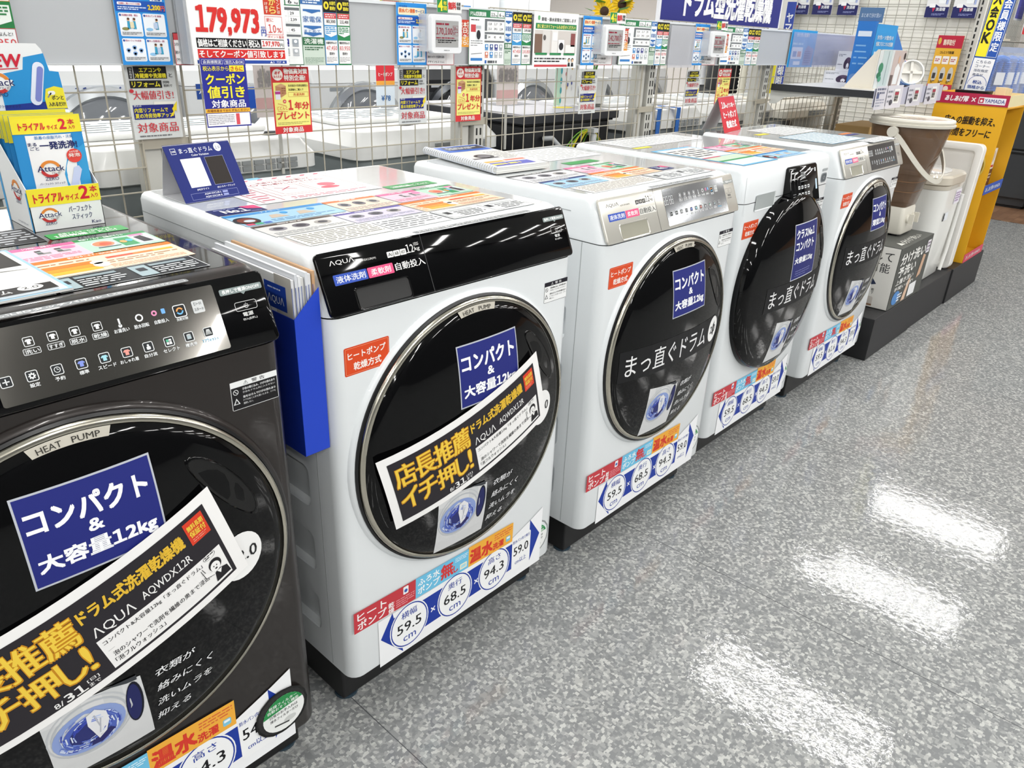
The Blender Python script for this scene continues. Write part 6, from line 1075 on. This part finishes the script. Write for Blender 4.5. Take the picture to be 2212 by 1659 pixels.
s = Sheet(plane((.002, .085, .272), (.25, -1, 0), (0, 0, 1)), .0006); s.slab(0, 0, .1, .06, .003, '#56769e'); s.text('まとめて分け洗い', .01, .02, .08, .018, '#c9d6e6', 1, .01); s.build('flag', t)
t = thing('slanted_display_carton', 'sky blue slanted display carton at the right of the shelf', 'display carton', (3.5, .43, sz))
pr = [(0, 0), (.42, 0), (.42, .05), (.37, .055), (.03, .26), (0, .26)]
g = G()
for y in (0., .108): g.loft([[(a, y, b) for a, b in pr], [(a, y + .004, b) for a, b in pr]], bl3)
g.box(0, .004, 0, .42, .108, .004, bl3).box(.416, .004, .004, .42, .108, .05, bl3).box(0, .004, .004, .004, .108, .26, bl3); g.build('carton', t)
s = Sheet(plane((.24, -.006, 0), (1, 0, 0), (0, 0, 1)), .0005); s.slab(0, 0, .17, .055, .002, '#c9d3e4'); s.rect(.01, .008, .03, .035, '#5a3c4a', 1); s.rect(.05, .008, .03, .035, '#8fb4d0', 1); s.rect(.09, .008, .06, .035, '#dfe3ea', 1); s.build('photo_strip', t)
o = G().box(3.66, .44, sz + .0045, 3.84, .53, sz + .12, M('#dfbfc0', .45)).build('pink_box', label='pink box inside the sky blue slanted carton', cat='box', bevel=.002); s = Sheet(plane((3.71, .4396, sz + .065), (1, 0, 0), (0, 0, 1)), .0005); s.rect(0, 0, .1, .045, '#dfe0ea', 1); s.bars(.01, .008, .08, .03, 2, '#8a8fb0', 2); s.build('box_label', o)
t = thing('mini_washtub', 'small round white washtub tipped on its side on the shelf beside the photo stand', 'washtub', (3.62, .352, sz + .062))
ax = Vector((-.75, -.55, .35)).normalized(); e1 = ax.cross(Vector((0, 0, 1))).normalized(); e2 = e1.cross(ax)
FN = lambda a, b, h: tuple(e1 * a + e2 * b + ax * h)
G().lathe([(0, -.05), (.046, -.05), (.055, .0), (.058, .03), (.052, .03), (.05, .012), (0, .008)], M('#ece9e2', .3), FN, 32).build('tub', t, smooth=40)
g = G()
for a in (0, 1): c = [(-.05, -.006, .01), (.05, -.006, .01), (.05, .006, .01), (-.05, .006, .01)]; g.loft([[FN(*((p[0], p[1], h) if a == 0 else (p[1], p[0], h))) for p in c] for h in (.01, .024)], M('#e2ded4', .35))
g.build('agitator', t); G().lathe([(.0552, .0), (.0565, .004), (.0556, .006)], M('#2f78c9', .4), FN, 32).build('rim_band', t)
s = Sheet(plane((3.5, .3, sz + .0012), (1, 0, 0), (0, 1, 0)), .0005); s.slab(0, 0, .22, .11, .001, '#e6edf4'); s.poly([(.02, .0), (.22, .0), (.22, .07), (.1, .1)], '#3b93d6', 1); s.rect(.1, .02, .06, .04, '#e2c9a4', 2); setp(s.build('shelf_mat'), 'blue and white printed mat under the small washtub', 'mat')
# cardboard box behind the bucket washer
t = thing('cardboard_box', 'brown cardboard box with dark lettering standing behind the bucket washer', 'cardboard box', (3.47, .43, .1935))
G().box(0, 0, 0, .36, .17, .705, M('#b8955f', .6)).build('box', t, bevel=.003)
s = Sheet(plane((0, -.0005, 0), (1, 0, 0), (0, 0, 1)), .0005); s.text('TO', .03, .61, .1, .06, '#24406e', 1); s.build('box_print', t); s = Sheet(plane((-.0005, .17, 0), (0, -1, 0), (0, 0, 1)), .0005); s.text('TO', .05, .61, .08, .06, '#24406e', 1); s.build('box_print', t)
# dark refrigerators beyond the end wall
for k, (x, y, h, c) in enumerate(((7.3, -.42, 1.75, '#26282a'), (7.42, .3, 1.3, '#3a3c3f'))):
    t = thing('refrigerator', ('nearer black' if k == 0 else 'farther dark grey') + ' refrigerator on the wood floor at the right edge', 'refrigerator', (x, y, .002), 0, 'dark refrigerators')
    G().box(.03, 0, .02, .66, .66, h, M(c, .35)).build('cabinet', t, bevel=.006)
    zz = (.09, .52, .9, h - .01) if k == 0 else (.09, .5, h - .01)
    for a, b in zip(zz[:-1], zz[1:]):
        d_ = G().box(0, .004, a, .03, .656, b - .012, M(c, .25)).build('door', t, bevel=.006); G().box(-.004, .02, b - .04, 0, .64, b - .025, M('#151618', .3)).build('handle', d_)
    G().box(.05, .02, 0, .6, .64, .02, M('#101112', .5)).build('foot', t)
# ================================================================ behind the fence: backs of the next row, drum machines beyond
def rearmachine(x, w, y, lid, body, z, label, ribs=True, d=.56):
    t = thing('washing_machine_rear', label, 'washing machine', (x, y, 0), 0, 'washing machines behind the fence seen from the back')
    t.name = 'rear_facing_washer'
    lm, bm = M(lid, .35, 0, .15), M(body, .5)
    G().loft([[(a, b, q) for a, b in rrect(.015, .015, w - .015, d, .03, 4)] for q in (.03, z - .075)], bm).build('cabinet', t, smooth=30)
    L = lambda i, q, r=.035: [(a, b, q) for a, b in rrect(i, i, w - i, d - i + .012, r, 5)]
    G().loft([L(.004, z - .078), L(-.004, z - .074), L(-.004, z - .04), L(.0, z - .034), L(.012, z - .018), L(.02, z - .004), L(.03, z)], lm).build('top_housing', t, smooth=30)
    G().box(.03, .03, 0, .09, .09, .03, M('#2b2b2b', .5)).box(w - .09, .03, 0, w - .03, .09, .03, M('#2b2b2b', .5)).box(.03, d - .1, 0, .09, d - .04, .03, M('#2b2b2b', .5)).box(w - .09, d - .1, 0, w - .03, d - .04, .03, M('#2b2b2b', .5)).build('foot', t)
    g = G().box(.05, .16, z + .0005, w - .05, d - .12, z + .014, lm); g.build('lid', t, bevel=.005)
    s = Sheet(plane((0, 0, z + .0145), (1, 0, 0), (0, 1, 0)), .0006); s.bars(.08, .2, w - .16, .2, 5, '#b9c9d0', 1, .4, int(x * 50)); s.build('lid_print', t)
    if ribs:
        g = G()
        for q in range(7): g.box(w * .5 + q * .032, -.0085, z - .07, w * .5 + q * .032 + .026, -.003, z - .058, M('#8f9394', .5)); g.box(w * .5 + q * .032, -.0085, z - .055, w * .5 + q * .032 + .026, -.003, z - .045, M('#8f9394', .5))
        g.build('vent', t)
        g = G(); F = lambda a, b, h: (.12 + a, .015 - h, z - .14 + b); g.lathe([(.022, .0), (.022, .004), (.016, .004), (.013, -.001), (0, -.001)], bm, F, 20); g.build('hose_socket', t, smooth=40)
    return t
R1 = rearmachine(-.72, .57, .86, '#dcdedd', '#8d9596', .985, 'grey backed white washer behind the mesh at the left edge of the picture')
R2 = rearmachine(.0, .57, .86, '#e3e4e2', '#8d9596', .985, 'white topped grey washer seen from behind, behind the blue colour sample card')
R3 = rearmachine(.70, .57, .86, '#e3e4e2', '#8d9596', .985, 'white topped grey washer seen from behind, left of the dark machine with yellow wires')
for (R, xx) in ((R2, .49), (R3, .25)): G().lathe([(.03, 0), (.03, .003), (.02, .006), (.016, .012), (0, .012)], M('#3a3c3e', .4), lambda a, b, h, xx=xx: (xx + a, .09 + b * .6, .982 + h), 20).build('water_inlet', R)
R4 = rearmachine(2.06, .56, .87, '#e6e6e3', '#7e8486', .985, 'washer with two blue tape strips on its white rear edge', True)
for xx in (.15, .3): G().box(xx, -.012, .82, xx + .026, -.009, .99, M('#2f6fc4', .45)).box(xx, -.012, .99, xx + .026, .09, .993, M('#2f6fc4', .45)).build('blue_tape', R4)
R5 = rearmachine(2.76, .57, .87, '#e9e9e6', '#9aa0a2', .985, 'white washer seen from behind, behind the small red tent card')
R6 = rearmachine(3.47, .57, .87, '#ebe6da', '#a8abaa', .97, 'cream topped washer seen through the mesh below the black edged shelf')
G().lathe([(.03, 0), (.03, .02), (.0, .02)], M('#161616', .4), lambda a, b, h: (.02 + a, .0 - h, .86 + b), 16).build('hose_socket', R6)
t = thing('dark_washer', 'black washer seen from behind with a bundle of yellow earth wires', 'washing machine', (1.377, .85, 0))
G().box(.03, .02, .03, .52, .56, .965, M('#1d1e22', .4)).build('cabinet', t, bevel=.01)
G().box(0, 0, .972, .546, .6, 1.0, M('#2b2d33', .35)).box(.02, .01, .965, .525, .59, .972, M('#141518', .4)).build('top_slab', t, bevel=.003)
G().box(.05, .05, 0, .12, .12, .03, M('#161616', .5)).box(.43, .05, 0, .5, .12, .03, M('#161616', .5)).build('foot', t)
s = Sheet(plane((0, 0, 1.0005), (1, 0, 0), (0, 1, 0)), .0006); s.rect(.03, .03, .49, .54, '#a9a9b0', 1); s.rect(.2, .3, .2, .12, '#5a5c64', 2); s.ell(.4, .16, .05, .03, '#e4cf45', 2); s.build('top_print', t)
g = G(); rr_ = random.Random(5)
for k in range(9):
    a0, sp = .34 + .004 * k, rr_.uniform(.03, .12); hh = rr_.uniform(.02, .055)
    g.tube([(a0 + sp * (-1 + 2 * j / 12) * (1 if k % 3 else 1.5), .012 - .012 * math.sin(math.pi * j / 12), .93 - hh * 3.2 * (2 * j / 12 - 1) ** 2 * (.7 + .3 * (k % 2)) + hh * .2) for j in range(13)], .0022, M('#d9cf2e' if k % 4 else '#6fae3a', .4), 6)
g.build('earth_wire', t, smooth=60)
G().tube([(.12, .012, .92), (.13, -.02, .925), (.16, -.025, .9), (.18, -.02, .84), (.185, -.015, .75)], .009, M('#b9bcbe', .4), 8).build('drain_hose', t, smooth=60)
G().tube([(.37, .012, .93), (.37, -.02, .92), (.36, -.022, .85), (.37, -.02, .75)], .012, M('#c4c6c8', .4), 8).box(.355, -.03, .93, .385, .02, .945, M('#d4d6d8', .4)).build('power_cable', t, smooth=60)
# drum machines of the next aisle, doors facing this way
def drum(x, dk, label, pan):
    t = thing('distant_drum_washer', label, 'washing machine', (x, 2.32, 0), 0, 'drum washers in the next aisle')
    bm = M('#e6e8e9' if not dk else '#3a3c40', .3)
    G().loft([[(a, b, q) for a, b in rrect(0, 0, .6, .62, .025, 4)] for q in (.03, 1.0)], bm).loft([[(a, b, q) for a, b in rrect(0, 0 + (q - 1.0) * .5, .6, .62, .02, 4)] for q in (1.002, 1.06)], bm).build('cabinet', t, smooth=30)
    G().box(.05, .05, 0, .55, .57, .03, M('#222426', .5)).build('base', t)
    D3 = lambda a, b, h: (.3 + a, -h, .76 + b)
    d = G().lathe([(.25, -.004), (.245, .02), (.215, .028), (.205, .016)], M('#b9bdc0' if not dk else '#55585c', .2, .6), D3, 48).build('door', t, smooth=50)
    G().lathe([(.206, .014), (.19, .03), (.15, .045), (.08, .055), (.002, .058)], M('#7e8288' if not dk else '#15161a', .08, 0, .5), D3, 40, False, True).build('door_glass', d, smooth=60)
    s = Sheet(plane((0, -.001, 0), (1, 0, 0), (0, 0, 1)), .0008)
    if pan == 1: s.rect(.02, .965, .11, .045, '#2b3f86', 1); s.text('LX113D', .035, .978, .08, .02, '#e6e9f2', 2); s.rect(.14, .962, .42, .05, '#dfe4ea', 1); s.text('11', .2, .97, .05, .035, '#33488c', 2); s.text('kg', .255, .97, .025, .02, '#33488c', 2); s.text('6', .35, .97, .025, .035, '#33488c', 2); s.text('kg', .38, .97, .025, .02, '#33488c', 2)
    elif pan == 2: s.rect(.1, .95, .3, .06, '#1d1e22', 1); s.bars(.12, .965, .26, .03, 1, '#c9ccd0', 2)
    elif pan == 3: s.rect(.05, .95, .2, .06, '#2b4f9e', 1); s.text('Ag+抗菌', .06, .965, .16, .03, '#eef1f8', 2)
    else: s.bars(.1, .96, .36, .03, 1, '#9aa0a6', 1)
    s.build('panel_print', t)
for x, dk, l, p in ((-.4, 0, 'white drum washer in the next aisle at the far left, mostly behind the detergent carton', 1), (.3, 0, 'white drum washer marked 11 and 6 kg behind the mesh', 1), (.92, 0, 'white drum washer with a navy badge behind the coupon poster', 3), (1.53, 0, 'white drum washer with grey round door right of the red and yellow poster', 4), (2.15, 1, 'dark drum washer in the next aisle behind the second grey poster', 2), (2.77, 0, 'white drum washer above the black washer with yellow wires', 4), (3.4, 0, 'white drum washer behind the third grey poster', 3), (4.02, 0, 'white drum washer behind the slotted post below the navy sign', 4)): drum(x, dk, l, p)
for k, (x, y, wd) in enumerate(((.40, .85, .12), (1.245, .853, .1))):
    # price sheet of the next aisle, its print showing through mirrored
    s = Sheet(lambda u, v, h, x=x, y=y: (x + u, y - h, 1.04 + v), .0006); s.slab(0, 0, wd, .25, .001, '#e6dcd9'); s.at(wd, 0, 0, 1, -1); s.rect(0, .02, wd, .025, '#ddb4b2', 1); s.text('指定価格', wd * .08, .07, wd * .84, .04, '#a9a4a3', 2, .03); s.rect(0, .125, wd, .012, '#ddb4b2', 1); s.at(0, 0)
    setp(s.build('reverse_price_sheet'), ('pale price sheet seen from its back beside the navy coupon poster' if k == 0 else 'pale price sheet seen from its back right of the slotted post'), 'price sheet', 'price sheets seen from the back')
    G().box(x + wd / 2 - .004, y + .0015, .9, x + wd / 2 + .004, y + .006, 1.3, POSTM).build('sheet_stand', bpy.data.objects[[o.name for o in bpy.data.objects if o.name.startswith('reverse_price_sheet')][-1]])
# a dotted pale green sheet and a red one standing between the machines
s = Sheet(plane((1.785, 1.05, 1.0025), (.5, 0, 0), (0, 0, 1)), .0006); s.fn = lambda u, v, h: (1.77 + u * .48, 1.05 - h, 1.0035 + v); s.slab(0, 0, .3, .3, .002, '#eceeed'); s.rect(0, 0, .08, .3, '#bfe0cf', 1); r = random.Random(2)
for q in range(8): s.ell(.075, .02 + q * .035, .012, .012, '#4fa6b4', 2, 12)
for q in range(14): s.ell(.12 + r.uniform(0, .16), r.uniform(.02, .28), .008, .008, r.choice(('#3b4a9c', '#c9405a', '#e2b45a', '#d9d9dc')), 2, 8)
setp(s.build('dotted_sign'), 'pale sign with green band and coloured dots standing on the black washer', 'sign')
s = Sheet(plane((1.115, 1.3, 1.0005), (1, 0, 0), (0, 0, 1)), .0006); s.slab(0, 0, .08, .17, .002, '#dfeaf4'); s.rect(0, .085, .08, .085, '#d4343f', 1); s.text('ヒートポンプ', .01, .1, .06, .012, '#f4e9e9', 2, .02); s.text('¥78', .02, .02, .04, .018, '#2b66a8', 2); s.rect(0, .07, .08, .015, '#efa94a', 1); setp(s.build('standing_sign'), 'red, white and blue sign standing on the washer behind the second grey poster', 'sign')
s = Sheet(plane((.625, 1.3, 1.0145), (1, 0, 0), (0, 0, 1)), .0006); s.slab(0, 0, .11, .06, .002, '#1f4fb0'); s.poly([(.06, 0), (.11, 0), (.11, .02)], '#e2c83c', 1); s.text('洗', .03, .015, .02, .02, '#eef2fa', 1, .02); setp(s.build('standing_card'), 'blue card standing on the washer between the coupon and gift posters', 'panel')
# sunflowers in a pot on the washer behind the rail
t = thing('sunflower_pot', 'artificial sunflowers in a white pot rising above the card rail', 'flowers', (2.10, 1.12, .9995))
G().lathe([(0, 0), (.05, 0), (.065, .1), (.06, .1), (.055, .09), (0, .09)], M('#e6e6e2', .4), lambda a, b, h: (a, b, h), 24).build('pot', t, smooth=40)
fl = [(.02, .0, .41), (.13, -.02, .375), (.18, .01, .385), (.0, -.03, .345), (.09, .05, .45)]
g = G()
for p in fl: g.tube([(0, 0, .09), (p[0] * .4, p[1] * .4, .25), p], .004, M('#3f7f2f', .5), 6)
for k in range(9):
    a = k * 2.4; c = Vector((.07 + .05 * math.cos(a), .04 * math.sin(a), .33 + .01 * k)); e = Vector((math.cos(a), math.sin(a), .3)).normalized() * .06; n = e.cross(Vector((0, 0, 1))).normalized() * .025
    g.face([c, c + e * .5 + n, c + e, c + e * .5 - n], M('#5fae3a', .5))
g.build('stem', t)
for p in fl:
    g = G(); ax = Vector((-.7, -.6, .25)).normalized(); e1 = ax.cross(Vector((0, 0, 1))).normalized(); e2 = e1.cross(ax); P = Vector(p)
    for q in range(16):
        a = q * math.pi / 8; d = e1 * math.cos(a) + e2 * math.sin(a); n = e1 * -math.sin(a) + e2 * math.cos(a); g.face([P + d * .012, P + d * .032 + n * .008 + ax * .004, P + d * .05 + ax * .0, P + d * .032 - n * .008 + ax * .004], M('#f2c81c', .5))
    fo = g.build('petals', t); g = G(); g.lathe([(.018, .002), (.016, .009), (.008, .013), (.001, .014)], M('#3a2414', .7), lambda a, b, h: tuple(P + e1 * a + e2 * b + ax * h), 16, True, True); g.build('flower_centre', fo)
# far store: shelving, refrigerators, signs
def farbox(x, y, w_, d_, h_, c, name, lab, cat, sgn=None):
    o = G().box(x, y, 0, x + w_, y + d_, h_, M(c, .4)).build(name, bevel=.01); setp(o, lab, cat)
    s = Sheet(plane((x, y - .001, 0), (1, 0, 0), (0, 0, 1)), .002); s.rect(.02, h_ * .5, w_ - .04, .006, '#8f9498', 1); s.rect(w_ * .5 - .003, .1, .006, h_ - .15, '#9aa0a4', 1)
    if sgn: s.rect(w_ * .15, h_ * .72, w_ * .3, .16, sgn, 2); s.bars(w_ * .17, h_ * .74, w_ * .26, .1, 2, '#f2f2f2', 3)
    s.build('door_line', o)
for a in (('refrigerator', 4.3, 5.4, .75, .7, 1.82, '#e4e8eb', 'tall silver refrigerator far behind the white bathroom poster', None), ('refrigerator', 5.2, 5.4, .8, .7, 1.85, '#dfe4e8', 'tall grey refrigerator far behind the sunflowers', '#3f7fc0'), ('refrigerator', 6.1, 5.4, .75, .7, 1.8, '#eef1f3', 'tall white refrigerator far behind, left of the navy sign', '#c9485a'), ('refrigerator', 3.3, 5.6, .7, .7, 1.75, '#e6e8ea', 'tall white refrigerator far behind the second blue leaflet', None)):
    farbox(a[1], a[2], a[3], a[4], a[5], a[6], a[0], a[7], 'refrigerator', a[8])
s = Sheet(xz(3.4), .002); s.at(1.55, 1.33); s.slab(0, 0, .55, .4, .01, '#e9ecf2'); s.rect(0, 0, .55, .1, '#2b4f9e', 1); s.rect(0, .0, .55, .02, '#eadf3c', 2); s.text('ドラム', .12, .03, .3, .06, '#eef1f8', 2, .02); setp(s.build('aisle_sign'), 'blue, white and yellow sign hanging over the next aisle above the blank grey rail', 'sign')
G().box(1.6, 3.405, 1.73, 1.61, 3.41, 2.75, POSTM).box(2.04, 3.405, 1.73, 2.05, 3.41, 2.75, POSTM).build('hanger', bpy.data.objects['aisle_sign'])
s = Sheet(xz(3.3), .002); s.at(2.72, 1.3); s.slab(0, 0, .17, .2, .004, '#eadb4a'); s.text('特価', .02, .06, .13, .07, '#d4463a', 1, .03); setp(s.build('bargain_sign'), 'small yellow bargain sign above the spec card by the bathroom poster', 'sign'); G().box(2.8, 3.302, 1.0, 2.81, 3.306, 1.3, POSTM).build('stick', bpy.data.objects['bargain_sign'])
# shop assistant in the next aisle
pm = thing('person', 'person in white shirt and black vest standing in the next aisle behind the mesh', 'person', (4.75, 1.93, 0), math.radians(70))
def skin(name, verts, edges, radii, mat, root=0):
    me = bpy.data.meshes.new(name); me.from_pydata(verts, edges, []); me.update()
    o = bpy.data.objects.new(name, me); COL.objects.link(o); o.parent = pm
    b = o.modifiers.new('skin', 'SKIN'); me.materials.append(mat)
    for i, r in enumerate(radii): me.skin_vertices[0].data[i].radius = r if isinstance(r, tuple) else (r, r)
    for i in range(len(radii)): me.skin_vertices[0].data[i].use_root = i == root
    b.use_smooth_shade = True
    u = o.modifiers.new('sub', 'SUBSURF'); u.levels = 1; u.render_levels = 2
    return o
V_ = [(0, 0, .95), (0, 0, 1.1), (0, -.01, 1.28), (0, 0, 1.4), (0, 0, 1.47), (0, -.015, 1.56), (0, -.01, 1.66), (.17, 0, 1.38), (.23, .01, 1.1), (.24, -.05, .87), (.24, -.07, .8), (-.17, 0, 1.38), (-.23, .01, 1.1), (-.24, -.05, .87), (-.24, -.07, .8), (.09, 0, .88), (.1, -.01, .48), (.1, .02, .08), (.1, -.11, .035), (-.09, 0, .88), (-.1, -.01, .48), (-.1, .02, .08), (-.1, -.11, .035)]
E_ = [(0, 1), (1, 2), (2, 3), (3, 4), (4, 5), (5, 6), (3, 7), (7, 8), (8, 9), (9, 10), (3, 11), (11, 12), (12, 13), (13, 14), (0, 15), (15, 16), (16, 17), (17, 18), (0, 19), (19, 20), (20, 21), (21, 22)]
R_ = [(.1, .07), (.1, .07), (.11, .08), (.09, .07), .05, .075, .06, .06, .045, .035, .03, .06, .045, .035, .03, .06, .05, .04, .03, .06, .05, .04, .03]
skin('body', V_, E_, R_, M('#c99b7c', .55))
sc = 1.1
skin('shirt', V_[:4] + V_[7:10] + V_[11:14], [(0, 1), (1, 2), (2, 3), (3, 4), (4, 5), (5, 6), (3, 7), (7, 8), (8, 9)], [(.15, .11), (.145, .11), (.165, .112), (.12, .088), .07, .055, .045, .07, .055, .045], M('#e4e5e8', .7))
skin('trousers', V_[:1] + V_[15:18] + V_[19:22], [(0, 1), (1, 2), (2, 3), (0, 4), (4, 5), (5, 6)], [(.158, .12), .1, .078, .06, .1, .078, .06], M('#17181b', .7))
skin('vest', [(0, 0, .80), (0, 0, .93), V_[1], V_[2], (0, 0, 1.36)], [(0, 1), (1, 2), (2, 3), (3, 4)], [(.178, .135), (.175, .132), (.16, .122), (.175, .124), (.12, .1)], M('#141518', .7))
for sx_ in (-1, 1): skin('shoe', [(sx_ * .1, .03, .04), (sx_ * .1, -.12, .035)], [(0, 1)], [(.05, .04), (.045, .035)], M('#121212', .4))
skin('hair', [(0, .02, 1.6), (0, .01, 1.68), (0, -.02, 1.7)], [(0, 1), (1, 2)], [.085, .075, .05], M('#1a1512', .6))
for sx_ in (-1, 1):
    for f in range(5):
        b0 = Vector((sx_ * (.24 + (f - 1.5) * .0), -.07 - .016 * (f - 1.5) * .9, .785)) if f < 4 else Vector((sx_ * .235, -.085, .81))
        ln = (.07, .08, .075, .06, .05)[f]; d = Vector((-sx_ * .1, -.15, -1)) if f < 4 else Vector((-sx_ * .3, -.7, -.6)); d.normalize()
        skin('finger', [tuple(b0), tuple(b0 + d * ln * .55), tuple(b0 + d * ln + Vector((-sx_ * .012, 0, 0)))], [(0, 1), (1, 2)], [.009, .008, .007], M('#c99b7c', .55))
for sx_ in (-1, 1): G().lathe([(0, .004), (.009, .002), (.011, 0)], M('#241a16', .4), lambda a, b, h, sx_=sx_: (sx_ * .03 + a, -.088 - h, 1.575 + b * .6), 10).build('eye', pm)
skin('nose', [(0, -.08, 1.57), (0, -.1, 1.54)], [(0, 1)], [.01, .014], M('#c99b7c', .55))
G().box(-.022, -.089, 1.508, .022, -.083, 1.515, M('#8c4f48', .5)).build('mouth', pm)
for sx_ in (-1, 1): skin('ear', [(sx_ * .078, -.005, 1.575), (sx_ * .08, -.003, 1.54)], [(0, 1)], [.016, .012], M('#c99b7c', .55))
s = Sheet(plane((-.02, -.135, 1.0), (1, 0, 0), (0, 0, 1)), .001); s.slab(0, 0, .09, .06, .002, '#e9e6c8'); s.bars(.01, .01, .07, .04, 2, '#8c8a70', 1); s.build('name_card', pm)
bpy.data.objects.remove(_to); bpy.data.curves.remove(_tc)
